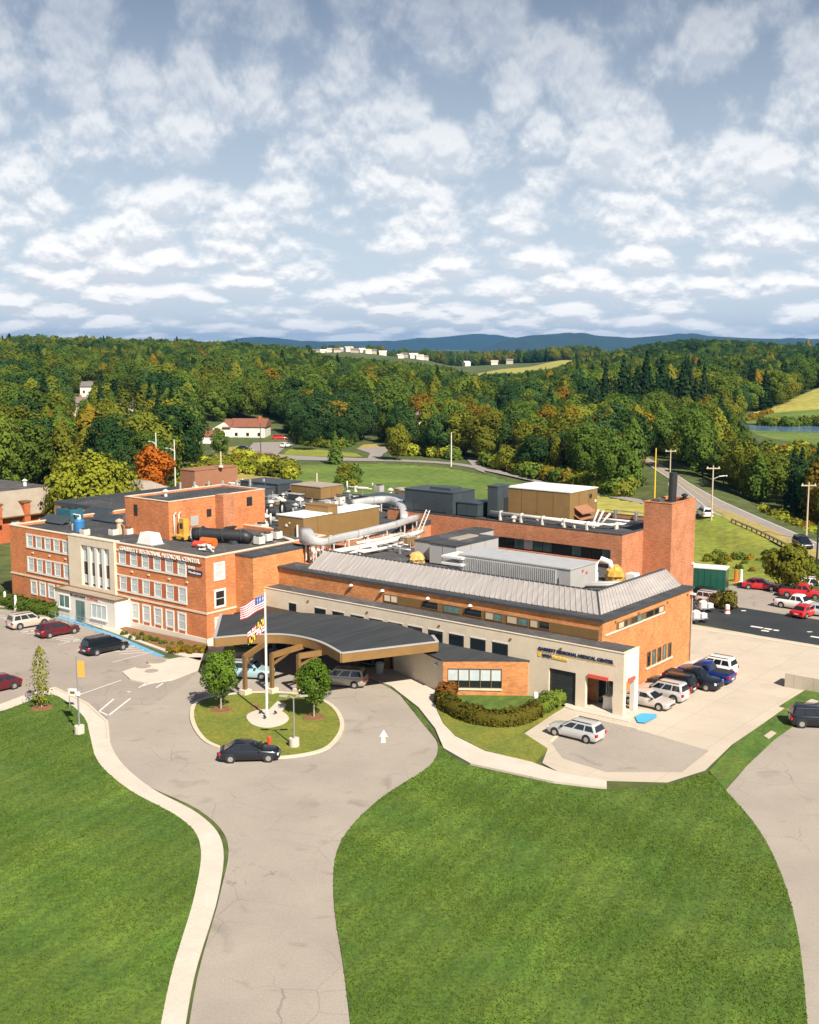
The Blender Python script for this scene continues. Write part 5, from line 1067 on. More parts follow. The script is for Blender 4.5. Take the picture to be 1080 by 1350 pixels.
def build_car(kind):
    S = SPEC[kind]; L, Wd, H, BL = S['L'], S['W'], S['H'], S['belt']; hw = Wd/2; X = lambda f: (f-.5)*L
    r = thing('parked_car', 'car', 'car'); wr = .36 if kind in ('suv', 'pickup') else .33
    st = [(0.0, S['tail']*.80, .80, .34), (.015, S['tail']*.93, .92, .28), (.05, S['tail'], .97, .24), (.12, BL, 1, .22), (.34, BL, 1, .22), (.60, BL, 1, .22), (.72, BL-.02, 1, .22), (.78, (BL+S['nose'])/2, .99, .22), (.90, S['nose'], .96, .22), (.965, S['nose']-.08, .88, .24), (.992, S['nose']*.78, .78, .30), (1.0, S['nose']*.62, .70, .36)]
    secs = []
    for f, zt_, k, zb in st:
        w_ = hw*k; x = X(f); ztop = zt_
        secs.append([(x, -w_*.90, zb), (x, -w_*.99, zb+.16), (x, -w_, zb+(ztop-zb)*.55), (x, -w_*.965, ztop-.10), (x, -w_*.90, ztop-.015), (x, -w_*.55, ztop+.02), (x, w_*.55, ztop+.02), (x, w_*.90, ztop-.015), (x, w_*.965, ztop-.10), (x, w_, zb+(ztop-zb)*.55), (x, w_*.99, zb+.16), (x, w_*.90, zb)])
    b0, b1 = S['base']; r0, r1 = S['roof']
    def ring(t, o=0.0):
        xa = X(b0+(r0-b0)*t)-o; xb = X(b1+(r1-b1)*t)+o; w_ = hw*(.91-.17*t)+o; z = BL-.03+(H-BL)*t; c = .12+.10*t
        return [(xa, -w_+c, z), (xa+c*.6, -w_, z), (xb-c*.9, -w_, z), (xb, -w_+c*1.6, z), (xb, w_-c*1.6, z), (xb-c*.9, w_, z), (xa+c*.6, w_, z), (xa, w_-c, z)]
    top = ring(1.0); cx_ = sum(p[0] for p in top)/8
    mb = MB().loft(secs); mb.loft([ring(0), ring(.5), ring(.88), [(p[0]*.97+cx_*.03, p[1]*.95, H-.02) for p in top], [(p[0]*.85+cx_*.15, p[1]*.75, H+.015) for p in top]])
    if kind == 'pickup': pass
    body = mb.build('body', M['paint_silver'], r, smooth=False)
    bm = bmesh.new(); bm.from_mesh(body.data)
    for f in bm.faces: f.smooth = True
    for e in bm.edges: e.smooth = e.calc_face_angle(0) < R(38)
    bm.to_mesh(body.data); bm.free()
    A, B = ring(.14, .012), ring(.84, .012)
    def pane(i, j, ta, tb, name):
        a0, a1, c0, c1 = map(Vector, (A[i], A[j], B[i], B[j])); q = [a0+(a1-a0)*ta, a0+(a1-a0)*tb, c0+(c1-c0)*tb, c0+(c1-c0)*ta]; return q
    m = MB(); m.face(pane(7, 0, -.04, 1.04, '')[::-1]); m.build('rear_window', M['car_glass'], r)
    m = MB(); m.face(pane(3, 4, -.12, 1.12, '')); m.build('windshield', M['car_glass'], r)
    segs = {'sedan': [(.05,.44),(.50,.93)], 'suv': [(.05,.30),(.34,.62),(.66,.94)], 'van': [(.04,.33),(.37,.63),(.67,.95)], 'wagon': [(.04,.30),(.34,.63),(.67,.94)], 'pickup': [(.06,.42),(.50,.92)]}[kind]
    for s, (i, j) in ((-1, (1, 2)), (1, (6, 5))):
        m = MB()
        for ta, tb in segs: m.face(pane(i, j, ta, tb, ''))
        m.build('side_window', M['car_glass'], r)
        mi = MB().box(X(b1)-.42, X(b1)-.25, s*(hw*.95) if s > 0 else -hw-.12, hw+.12 if s > 0 else -hw*.95, BL+.0, BL+.14); mi.build('mirror', M['black_paint'], r)
        MB().loft([[(X(.955), s*hw*.55, S['nose']*.70), (X(.955), s*hw*.93, S['nose']*.70), (X(.955), s*hw*.93, S['nose']*.9), (X(.955), s*hw*.55, S['nose']*.9)], [(X(.996), s*hw*.52, S['nose']*.66), (X(.975), s*hw*.88, S['nose']*.66), (X(.972), s*hw*.88, S['nose']*.84), (X(.992), s*hw*.52, S['nose']*.80)]]).build('headlight', M['lens_clear'], r)
        MB().box(X(-.004), X(.03), min(s*hw*.62, s*hw*.93), max(s*hw*.62, s*hw*.93), S['tail']*.66, S['tail']*.90).build('taillight', M['lens_red'], r)
        for fx in (.19, .81):
            x = X(fx); y0 = s*(hw-.20); y1 = s*(hw+.015)
            wl = MB().tube([(x, y0, wr), (x, y1, wr)], wr, 20).build('wheel', M['rubber'], r); MB().tube([(x, y1, wr), (x, y1+s*.012, wr)], wr*.62, 16).build('rim', M['rim'], wl)
            MB().tube([(x, s*(hw-.25), wr+.03), (x, s*(hw+.002), wr+.03)], wr+.07, 20).build('wheel_arch', M['black_paint'], r)
    MB().box(X(-.006), X(.02), -.26, .26, .50, .62).build('number_plate', M['trim_white'], r); MB().box(X(.985), X(1.003), -hw*.42, hw*.42, .42, S['nose']*.72).build('grille', M['black_paint'], r)
    if kind == 'pickup': MB().box(X(.03), X(.335), -hw*.80, hw*.80, BL-.02, BL+.032).build('bed', M['black_paint'], r)
    if kind in ('suv', 'van', 'wagon'):
        m = MB()
        for s in (-1, 1): m.bar((X(r0+.05), s*hw*.66, H+.05), (X(r1-.04), s*hw*.66, H+.05), .05, .05)
        m.build('roof_rail', M['black_paint'], r)
    return r
PROTO = {}
BODIES = {}
def car(kind, color, x, y, heading, label, group=None, z=0.03, name='parked_car', cat='car'):
    if kind not in PROTO: PROTO[kind] = o = build_car(kind)
    else: o = copy_tree(PROTO[kind])
    o.name = name
    b = [c for c in o.children if c.name.startswith('body')][0]
    if (kind, color) not in BODIES:
        me = b.data.copy(); me.materials.clear(); me.materials.append(M[color]); BODIES[(kind, color)] = me
    b.data = BODIES[(kind, color)]
    if 'group' in o: del o['group']
    o.location = (x, y, z); o.rotation_euler = (0, 0, heading); tag(o, label, cat, group); return o
HV = BROT + R(90)                                 # facing the old building
g1 = 'cars parked in front of the old building'
for k, c, p, h, lb in [('suv','paint_tan',(38,826),HV-R(8),'tan silver estate SUV parked nose in, left of the dark red car'), ('wagon','paint_maroon',(77,837),HV-R(6),'dark red hatchback parked between the tan SUV and the black van'), ('van','paint_black',(139,859),HV-R(5),'black van parked beside the hatched bay in front of the stone entrance')]:
    car(k, c, *at(*p), h, lb, g1)
car('sedan', 'paint_maroon', *at(-6, 911), HV+R(176), 'dark red car cut by the left edge, beside the lawn path')
car('suv', 'paint_lightblue', *at(330, 893), BROT+R(28), 'pale blue grey SUV standing under the entrance canopy behind its columns')
car('van', 'paint_gold', *at(450, 903), BROT+R(205), 'pale gold minivan with its tail lamp showing, stopped under the right of the canopy')
car('sedan', 'paint_black', *at(330, 1001), R(4), 'black car driving round the near side of the flagpole island')
car('wagon', 'paint_silver', *at(759, 972), BROT+R(180), 'silver estate car parked alone in front of the cream entrance porch')
g2 = 'cars parked along the right brick wall'
for k, c, b, h, lb in [('sedan','paint_champagne',4.4,0,'silver sedan nearest the porch in the row along the right brick wall'), ('suv','paint_silver',7.3,180,'silver SUV second from the porch in the row along the brick wall'), ('suv','paint_black',10.0,180,'black SUV close to the wall between the silver SUV and the black pickup'), ('pickup','paint_black',12.6,0,'black pickup truck between the black SUV and the blue pickup'), ('pickup','paint_blue',15.3,180,'dark blue pickup truck between the black pickup and the white SUV'), ('suv','paint_white',18.1,180,'white SUV at the far end of the row along the brick wall')]:
    x, y, _ = W(.2+(.5 if k == 'pickup' else -.5 if lb.startswith('black SUV') else 0), b); car(k, c, x, y, BROT+R(h), lb, g2)
car('suv', 'paint_black', *at(1078, 957), R(-8), 'black SUV cut by the right edge, behind the second grass strip')
g3 = 'vehicles in the far right lot'
for k, c, p, h, lb in [('suv','paint_black',(938,793),BROT+R(10),'black SUV beside the green box truck behind the tower'), ('sedan','paint_red',(1003,777),BROT+R(15),'bright red car alone at the grass edge of the upper lot'), ('van','paint_white',(1056,777),BROT+R(195),'white van behind the red pickup in the upper right lot'), ('pickup','paint_red',(1058,788),BROT+R(10),'red pickup truck in front of the white van in the upper right lot'), ('pickup','paint_white',(1052,803),BROT+R(-5),'white pickup truck in the upper right lot next to the fresh asphalt'), ('sedan','paint_red',(1063,812),BROT+R(80),'red car seen end on beside the white pickup by the fresh asphalt'), ('sedan','paint_silver',(1083,812),BROT+R(5),'silver car cut by the right edge beside the fresh asphalt'), ('suv','paint_silver',(942,798),BROT+R(0),'silver SUV partly hidden beside the black SUV at the foot of the tower')]:
    car(k, c, *at(*p), h, lb, g3)
rdir = math.atan2(RC[6][1]-RC[5][1], RC[6][0]-RC[5][0])
x, y = at(1058, 722, ROADZ); car('suv', 'paint_black', x, y, rdir, 'black car driving along the highway beside the guard rail', z=ROADZ+.04, name='driving_car')
x, y = at(929, 681, ROADZ); car('van', 'paint_white', x, y, rdir+R(180), 'white van on the slip road just right of the brick tower', z=ROADZ+.04, name='driving_car')
g4 = 'cars by the white house'
for k, c, p, h, lb in [('suv','paint_maroon',(358,606),R(10),'dark maroon car driving on the lane in front of the white house'), ('van','paint_red',(369,580),R(5),'red van beside the white house with the red roof'), ('sedan','paint_black',(322,594),R(0),'dark car on the grass edge in front of the white house'), ('sedan','paint_white',(377,590),R(60),'small white car on the drive island right of the white house'), ('suv','paint_black',(398,584),R(20),'black car half under the trees right of the white house')]:
    car(k, c, *at(*p), h, lb, g4, z=.16)
# green box truck
tr = thing('box_truck', 'dark green box truck with a white roof behind the brick tower', 'truck', (*at(925, 783), 0), BROT+R(194))
MB().box(-3.2, 3.0, -1.2, 1.2, .8, 3.6).build('box_body', M['paint_green'], tr); MB().box(-3.25, 3.05, -1.25, 1.25, 3.6, 3.75).build('roof', M['white_paint'], tr)
rb = MB()
for k in range(8): rb.box(-3+k*.8, -2.94+k*.8, -1.24, 1.24, .85, 3.55)
rb.build('rib', M['paint_green'], tr); cb = MB().loft([[(3.1, -1.1, .5), (4.9, -1.1, .5), (4.9, -1.1, 1.5), (4.4, -1.05, 2.5), (3.1, -1.05, 2.6)], [(3.1, 1.1, .5), (4.9, 1.1, .5), (4.9, 1.1, 1.5), (4.4, 1.05, 2.5), (3.1, 1.05, 2.6)]]).build('cab', M['paint_white'], tr)
MB().loft([[(4.94, -.95, 1.5), (4.94, .95, 1.5)], [(4.46, -.95, 2.4), (4.46, .95, 2.4)]], cap=False).build('windshield', M['car_glass'], cb)
for x in (-2.2, 3.9):
    for s in (-1, 1): wl = MB().tube([(x, s*.8, .5), (x, s*1.15, .5)], .5, 16).build('wheel', M['rubber'], tr); MB().tube([(x, s*1.151, .5), (x, s*1.17, .5)], .28, 12).build('rim', M['rim'], wl)
# striping carts and drums on the fresh asphalt
def cart(p, label, s=1.0):
    t = thing('striping_cart', label, 'cart', (*at(*p), .04), R(20), 'white carts on the fresh asphalt')
    MB().lathe([(.36*s, .45*s), (.40*s, .5*s), (.40*s, 1.05*s), (.2*s, 1.2*s)], (-.3*s, 0, 0), 14).build('tank', M['white_paint'], t); MB().box(-.8*s, .8*s, -.35*s, .35*s, .33*s, .46*s).build('deck', M['steel'], t)
    MB().box(.2*s, .75*s, -.28*s, .28*s, .461*s, .85*s).build('engine', M['white_paint'], t); MB().tube([(-.8*s, -.3*s, .4*s), (-1.2*s, -.3*s, 1.1*s), (-1.2*s, .3*s, 1.1*s), (-.8*s, .3*s, .4*s)], .03, 6).build('handle', M['steel'], t)
    for x in (-.5, .55):
        for y in (-.38, .38): MB().tube([(x*s, (y-.05)*s, .2*s), (x*s, (y+.05)*s, .2*s)], .2*s, 14).build('wheel', M['rubber'], t)
cart((930,807), 'white wheeled cart on the fresh asphalt nearest the black SUV', 1.2); cart((921,821), 'white wheeled cart at the near edge of the fresh asphalt by the brick wall', 1.25)
wd = thing('traffic_drum', 'white traffic drum standing alone on the fresh asphalt', 'drum', (*at(959, 809), .04))
MB().lathe([(.36, 0), (.36, .08), (.30, .09), (.27, 1.0), (.2, 1.08), (.05, 1.1)], k=14).build('body', M['white_paint'], wd); MB().lathe([(.302, .35), (.295, .55)], k=14).build('band', M['orange_paint'], wd)
for p, m, lb in [((970,768),'orange_paint','orange traffic post by the green box truck'), ((977,768),'white_paint','white traffic post by the green box truck')]:
    t = thing('traffic_post', lb, 'post', (*at(*p), 0)); MB().lathe([(.45, 0), (.45, .15), (.25, .2), (.2, 1.8), (.05, 1.85)], k=12).build('post', M[m], t); MB().box(-.5, .5, -.5, .5, -.05, .10).build('foot', M['concrete'], t)
pt = thing('loading_box', 'low concrete loading box with a dark opening at the yard edge by the grass', 'box', (*at(1061, 907), 0), BROT)
MB().box(-1.6, 2.2, -.9, 1.2, -.05, 1.35).build('box', M['concrete'], pt); MB().loft([[(-1.62, -.6, 0), (-1.62, .9, 0), (-1.62, .9, .9)], [(-1.605, -.6, 0), (-1.605, .9, 0), (-1.605, .9, .9)]]).build('opening', M['bronze'], pt)

# ================================================================ poles, lamps, flags, signs
def lamp_post(x, y, h, label, heads, arm=1.3, group=None, z=0.0, m='steel', base=True, r=.075):
    t = thing('lamp_post', label, 'lamp post', (x, y, z), 0, group)
    MB().tube([(0,0,0), (0,0,h)], r, 10, r1=r*.7).build('pole', M[m], t)
    if base: MB().lathe([(.42, -.05), (.42, .75)], k=16).build('base', M['concrete_walk'], t)
    for an in heads:
        c, s_ = math.cos(an), math.sin(an)
        a = MB().tube([(0,0,h-.15), (arm*.5*c, arm*.5*s_, h+.05), (arm*c, arm*s_, h+.05)], .04, 8).build('arm', M[m], t)
        MB().loft([[(arm*c-.16*s_*k, arm*s_+.16*c*k, h+.0+dz) for k, dz in ((-1, 0), (1, 0), (1, .1), (-1, .1))], [((arm+.65)*c-.12*s_*k, (arm+.65)*s_+.12*c*k, h+.02+dz) for k, dz in ((-1, 0), (1, 0), (1, .08), (-1, .08))]]).build('lamp_head', M['grey_panel'], t)
    return t
x, y = at(105, 968); lp = lamp_post(x, y, 6.7, 'slim grey lamp post with an orange banner, on the left lawn corner', [], base=True)
MB().box(.06, .62, -.02, .02, 4.9, 6.3).build('banner', M['banner_orange'], lp); MB().tube([(0,0,6.35), (.66,0,6.35)], .02).tube([(0,0,4.85), (.66,0,4.85)], .02).build('bracket', M['steel'], lp); MB().lathe([(.05, 3.3), (.2, 3.35), (.22, 3.5), (.1, 3.66)], k=12).build('lamp_head', M['white_paint'], lp)
mb = MB()
for k in range(5): mb.box(.14, .54, -.03, .03, 5.05+k*.24, 5.13+k*.24)
x, y = at(388, 985); lamp_post(x, y, 4.2, 'grey double headed lamp post on the flagpole island', [R(5), R(175)], .5)
sg = thing('sign_post', 'small white sign on a post at the lawn corner by the footpath', 'sign', (*at(92, 934), 0), R(-10)); MB().tube([(0,0,0), (0,0,1.9)], .04).build('post', M['steel'], sg); MB().box(-.1, .75, -.03, .03, 1.2, 1.85).build('panel', M['trim_white'], sg); MB().box(.1, .55, -.035, .035, 1.35, 1.6).build('text_block', M['bronze'], sg)
for i, p in enumerate([(7,800),(21,805)]):
    t = thing('bollard', ('leftmost white marker post in front of the clipped hedge', 'white marker post in front of the clipped hedge, second from the left')[i], 'post', (*at(*p), .1)); MB().lathe([(.16, -.1), (.16, 1.7), (.05, 1.85)], k=12).build('post', M['white_paint'], t); MB().lathe([(.25, -.1), (.25, .1)], k=12).build('collar', M['concrete'], t)
# flagpole
fx, fy = at(352, 946); fp = thing('flagpole', 'tall white flagpole standing on a round concrete pad in the island', 'flagpole', (fx, fy, .1))
MB().tube([(0,0,-.1), (0,0,11.1)], .11, 12, r1=.06).build('pole', M['white_paint'], fp); MB().lathe([(.02, 11.1), (.11, 11.16), (.12, 11.24), (.02, 11.33)], k=12).build('finial', M['letter_gold'], fp); MB().lathe([(.3, -.05), (.3, .15), (.14, .25)], k=14).build('foot', M['concrete'], fp)
MB().tube([(.14, -.1, 1.2), (.12, -.08, 10.9)], .012, 5).build('halyard', M['white_paint'], fp)
structure('paving_patch', MB().prism(smooth_pts(px((325,946),(336,939),(352,937),(372,940),(381,949),(372,957),(352,961),(333,957)), 5, True), 0, .14), M['concrete_walk'])
structure('paving_patch', MB().prism(px((354,938),(366,926),(378,930),(371,941)), 0, .135), M['concrete_walk'])
for k in range(3):
    t = thing('ground_spotlight', 'small black spotlight on the round pad at the foot of the flagpole', 'spotlight', (fx+.9*math.cos(2.2*k+2.5), fy+.9*math.sin(2.2*k+2.5), .14), 2.2*k, 'spotlights round the flagpole'); MB().tube([(0,0,.12), (.22,0,.3)], .1, 10).build('lamp', M['black_paint'], t); MB().box(-.08, .08, -.05, .05, -.02, .12).build('stand', M['steel'], t)
def flag(name, label, z1, Wf, Hf, painter, ang, sag, amp):
    nx_, ny_ = 38, 26; v = []; f = []; mi = []
    for j in range(ny_+1):
        for i in range(nx_+1):
            u_ = i/nx_; q = j/ny_; s_ = u_*Wf; wv = amp*u_*math.sin(u_*9.5+q*1.4)
            v.append((math.cos(ang)*s_-math.sin(ang)*wv, math.sin(ang)*s_+math.cos(ang)*wv, z1-q*Hf-sag*(u_**1.1)*Wf+.05*u_*math.sin(u_*7)))
    for j in range(ny_):
        for i in range(nx_): a = j*(nx_+1)+i; f.append((a, a+1, a+nx_+2, a+nx_+1)); mi.append(painter((i+.5)/nx_, (j+.5)/ny_))
    me = bpy.data.meshes.new(name); me.from_pydata(v, [], f)
    ms = ['flag_white', 'flag_red', 'flag_blue', 'flag_gold', 'flag_black']
    for m in ms: me.materials.append(M[m])
    me.polygons.foreach_set('material_index', mi); me.shade_smooth()
    o = bpy.data.objects.new(name, me); COL.objects.link(o); o.location = (fx, fy, .1); tag(o, label, 'flag'); return o
def us(u_, q):
    if u_ < .40 and q < 7/13:
        su, sq = (u_/.40*6) % 1, (q/(7/13)*5) % 1
        return 0 if abs(su-.5) < .17 and abs(sq-.5) < .19 else 2
    return 1 if int(q*13) % 2 == 0 else 0
def md(u_, q):
    U, Q = (u_*2) % 1, (q*2) % 1
    if (u_ < .5) == (q < .5):
        k = int(U*6); d_ = 3 if k % 2 == 0 else 4
        if (Q > U): d_ = 7-d_
        return d_
    c = abs(U-.5) < .14 or abs(Q-.5) < .16; d_ = 1 if (U < .5) == (Q < .5) else 0
    return (1-d_) if c else d_
flag('flag', 'United States flag streaming left from the top of the flagpole', 10.9, 2.1, 1.25, us, R(196), .48, .16)
flag('flag', 'red white yellow and black Maryland state flag below the United States flag', 8.9, 1.55, 1.15, md, R(200), .85, .12)
# utility poles and lamps beyond
def util_pole(p, h, label, cross=True, lamp=None, z=0.0, m='siding_tan', name='utility_pole', rz=0):
    t = thing(name, label, 'pole', (*at(*p, z), z-.3), rz); MB().tube([(0,0,0), (0,0,h)], .17, 8, r1=.11).build('pole', M[m], t)
    if cross: MB().box(-1.2, 1.2, -.08, .08, h-.6, h-.42).build('crossarm', M[m], t); MB().lathe([(.1, h-.42), (.1, h-.2)], (-1.0, 0, 0), 8).lathe([(.1, h-.42), (.1, h-.2)], (1.0, 0, 0), 8).build('insulator', M['trim_white'], t)
    if lamp: a = MB().tube([(0,0,h-2.4), (lamp*.5, 0, h-1.9), (lamp, 0, h-1.8)], .07, 8).build('arm', M['steel'], t); MB().lathe([(.1, 0), (.3, .1), (.2, .25)], (lamp, 0, h-1.95), 10).build('lamp_head', M['grey_panel'], a)
    return t
util_pole((938,686), 10, 'utility pole with a street lamp and yellow signal beside the slip road', lamp=2.3, z=ROADZ); util_pole((883,641), 8.5, 'utility pole with a crossarm left of the highway bend', z=ROADZ, lamp=None)
util_pole((1063,712), 9.5, 'pale utility pole with a crossarm right of the highway', z=ROADZ); util_pole((844,612), 7.5, 'far utility pole with a lamp arm at the top of the highway', lamp=2.5, z=ROADZ, m='steel')
util_pole((863,662), 11.5, 'plain yellow pole rising behind the brick tower', cross=False, m='letter_gold'); util_pole((595,615), 9.5, 'pale pole at the far edge of the grass field', cross=False, m='trim_white')
util_pole((1076,760), 8, 'dark lamp post in the upper right lot beside the parked vehicles', cross=False, lamp=1.5, m='black_paint'); util_pole((344,608), 11, 'thin brown pole on the lane in front of the white house', cross=False, m='bark')
util_pole((232,664), 13.5, 'tall white lamp pole behind the brick penthouse', cross=False, lamp=-1.6, m='pipe_white'); util_pole((208,660), 14.5, 'curved pale pole below the orange maple', cross=False, lamp=-1.4, m='pipe_white')
for i, p in enumerate([(369,612),(380,613),(389,612)]):
    t = thing('marker_stone', ('leftmost of three white marker stones on the lane edge', 'middle of three white marker stones on the lane edge', 'rightmost of three white marker stones on the lane edge')[i], 'stone', (*at(*p), 0), i*.7, 'white stones on the lane edge'); MB().loft([[(-.7,-.4,-.1),(.7,-.5,-.1),(.8,.4,-.1),(-.6,.5,-.1)], [(-.65,-.35,.7),(.6,-.4,.8),(.6,.35,.7),(-.5,.4,.9)], [(-.3,-.2,1.1),(.3,-.2,1.2),(.3,.2,1.1),(-.2,.2,1.2)]]).build('stone', M['white_paint'], t)
for i, p in enumerate([(730,921),(706,938)]):
    t = thing('path_lamp', ('white globe path lamp at the right end of the curved hedge', 'white globe path lamp in the middle of the curved hedge')[i], 'lamp', (*at(*p), .1)); MB().tube([(0,0,-.1), (0,0,1.0)], .05).build('post', M['black_paint'], t); MB().lathe([(.05, 1.0), (.2, 1.1), (.24, 1.3), (.2, 1.6), (.05, 1.7)], k=14).build('globe', M['white_paint'], t)
t = thing('fire_hydrant', 'red fire hydrant on the near edge of the flagpole island', 'hydrant', (*at(355, 985), .1)); MB().lathe([(.2,-.05),(.2,.08),(.13,.1),(.13,.6),(.17,.62),(.15,.75),(.06,.85)], k=14).build('barrel', M['red_plastic'], t); MB().tube([(-.24,0,.45),(.24,0,.45)], .07, 10).build('outlet', M['red_plastic'], t)
t = thing('concrete_bin', 'square cream concrete bin inside the cream entrance porch', 'bin', W(-2.0, 1.0, .14), BROT); MB().loft([[(-.35,-.35,0),(.35,-.35,0),(.35,.35,0),(-.35,.35,0)], [(-.3,-.3,1.1),(.3,-.3,1.1),(.3,.3,1.1),(-.3,.3,1.1)]]).build('body', M['stone_white'], t); MB().box(-.36,.36,-.36,.36,1.1,1.22).build('lid', M['stone_cream'], t)
t = thing('grey_bin', 'grey round bin under the canopy beside the vestibule wall', 'bin', (*at(501, 889), .12)); MB().lathe([(.35,0),(.42,.9),(.45,1.0),(.3,1.15),(.05,1.2)], k=14).build('body', M['grey_panel'], t)
# ================================================================ houses
def house(x, y, z, w_, d_, h, rise, wall, roof, label, rz=0.0, name='house', group=None, windows=True, wing_=False):
    t = thing(name, label, 'house', (x, y, z), rz, group)
    MB().box(-w_/2, w_/2, -d_/2, d_/2, -1.5, h).build('wall', M[wall], t)
    e = .45; MB().loft([[(-w_/2-e, -d_/2-e, h-.05), (-w_/2-e, d_/2+e, h-.05), (-w_/2-e, 0, h+rise)], [(w_/2+e, -d_/2-e, h-.05), (w_/2+e, d_/2+e, h-.05), (w_/2+e, 0, h+rise)]]).build('roof', M[roof], t)
    if windows:
        k = max(2, int(w_/3.2))
        for i in range(k):
            xx = -w_/2+w_*(i+.5)/k; o = MB().box(xx-.6, xx+.6, -d_/2-.08, -d_/2+.02, .9, 2.3).build('window', M['trim_white'], t); MB().box(xx-.5, xx+.5, -d_/2-.1, -d_/2-.081, 1.0, 2.2).build('pane', M['glass_dark'], o)
        MB().box(w_*.25, w_*.25+.9, -d_*.1, d_*.1, h+rise*.4, h+rise+.8).build('chimney', M['brick_far'], t)
    return t
def hz(x, y): return float(zt(np.array([x]), np.array([y]))[0])
x, y = at(331, 577); wh = house(x, y, 0, 12, 11, 4.2, 2.6, 'siding_white', 'shingle_red', 'white house with a red brown hipped roof and a drive beside the lane', R(-4))
MB().loft([[(-8.5, -7.5, 4.0), (-8.5, 3, 4.0), (-8.5, -2, 6.6)], [(-5.5, -7.5, 4.0), (-5.5, 3, 4.0), (-5.5, -2, 6.6)]]).build('roof', M['shingle_red'], wh)
MB().loft([[(-12, -6.8, -.3), (-5, -6.8, -.3), (-5, -6.8, 3.6), (-8.5, -6.8, 5.6), (-12, -6.8, 3.6)], [(-12, 2, -.3), (-5.9, 2, -.3), (-5.9, 2, 3.6), (-8.5, 2, 5.6), (-12, 2, 3.6)]]).build('gable_wing', M['siding_white'], wh)
o = MB().box(-10, -7.5, -6.9, -6.8, .8, 2.4).build('window', M['trim_white'], wh); MB().box(-9.9, -7.6, -6.93, -6.9, .9, 2.3).build('pane', M['glass_dark'], o)
x, y = at(275, 585); house(x, y, 0, 9, 7, 2.8, 1.6, 'siding_white', 'shingle_red', 'low white outbuilding with a pale red roof left of the white house', R(5), 'outbuilding')
for p, dy, wl, rf, lb, wd_, rz in [((173,553),0,'siding_white','shingle_grey','white cottage with a long grey roof deep in the wood, left of centre',13,R(-8)), ((97,548),0,'siding_tan','shingle_grey','tan cottage glimpsed between trees at the far left of the wood',10,R(15)), ((120,523),0,'siding_white','shingle_grey','small pale cottage high in the left wood',8,R(-5)), ((494,566),0,'siding_white','shingle_grey','tall white house between the dark trees behind the round driveway',9,R(70)), ((665,580),0,'siding_tan','shingle_grey','small tan house among trees behind the right half of the grass field',9,R(-25)), ((548,570),0,'siding_white','shingle_grey','small white house hidden in trees behind the pale field pole',7,R(40)), ((657,540),0,'siding_white','shingle_grey','tiny white house high in the middle of the wood',8,R(0))]:
    d_ = 390.0
    zz = 0.0
    for _ in range(30): x, y = at(*p, zz); zz = hz(x, y)
    house(x, y, zz+1.0, wd_, 8, 4.2 if p[0] != 494 else 7, 2.4, wl, rf, lb, rz, 'house')
HOUSES = [at(*p) for p in [(173,548),(97,544),(120,523),(494,566),(665,578)]]
tr_ = random.Random(21)
for i, (p, d_) in enumerate([(408,1490),(417,1500),(428,1510),(436,1500),(444,1490),(452,1505),(460,1500),(468,1490),(477,1500),(485,1495),(493,1505),(505,1500),(527,1480),(533,1500),(545,1490),(553,1480),(560,1495),(615,1490),(652,1500),(672,1500)]):
    x = (p-540)/FPX*(d_*_c+CAM_H*_s)
    house(x, d_, hz(x, d_), tr_.uniform(7, 11), 8, tr_.uniform(3, 4.5), 2.2, ('siding_white', 'siding_tan', 'siding_white')[i % 3], ('siding_tan', 'shingle_grey', 'trim_white')[i % 3], 'pale distant house in the town on the far rise above the wood', tr_.uniform(-.6, .6), 'town_house', 'houses of the distant town', windows=False)

# ================================================================ trees
def leaves(pts, nrm, size, rng, aspect=.75):
    """one small two-sided face per leaf clump"""
    n_ = len(pts); r1 = rng.normal(size=(n_, 3)); nr = nrm+r1*.34; nr /= np.linalg.norm(nr, axis=1)[:, None]
    t = np.cross(nr, rng.normal(size=(n_, 3))); t /= np.linalg.norm(t, axis=1)[:, None]; b = np.cross(nr, t)
    s = (size*rng.uniform(.6, 1.35, n_))[:, None]
    v = np.stack([pts-t*s, pts-b*s*aspect+nr*s*.12, pts+t*s, pts+b*s*aspect+nr*s*.12], 1).reshape(-1, 3)
    return v, np.arange(4*n_).reshape(-1, 4)
def crown_broad(seed, H, Rad, n_=1500, size=.5, zc=.58, zr=.42, nb=15, lump=.36, flat=1.0):
    rng = np.random.default_rng(seed); c = []
    for i in range(nb):
        th = 2*math.pi*(i*.618)+rng.uniform(-.4, .4); ph = math.asin(np.clip(-1+2*(i+.5)/nb, -1, 1)); k = rng.uniform(.5, .78)
        c.append((Rad*k*math.cos(ph)*math.cos(th), Rad*k*math.cos(ph)*math.sin(th), H*(zc+zr*.72*k/.7*math.sin(ph))))
    c = np.array(c); br = Rad*lump*rng.uniform(.75, 1.25, nb)
    wgt = br**2; which = rng.choice(nb, n_, p=wgt/wgt.sum()); d_ = rng.normal(size=(n_, 3)); d_[:, 2] += .25; d_ /= np.linalg.norm(d_, axis=1)[:, None]
    p = c[which]+d_*br[which][:, None]*rng.uniform(.72, 1.08, n_)[:, None]*np.array([1, 1, flat])
    ctr = np.array([0, 0, H*zc]); out = p-ctr; out /= np.linalg.norm(out, axis=1)[:, None]+1e-6
    keep = p[:, 2] > H*.04
    return leaves(p[keep], (d_*.6+out*.6)[keep], size, rng)
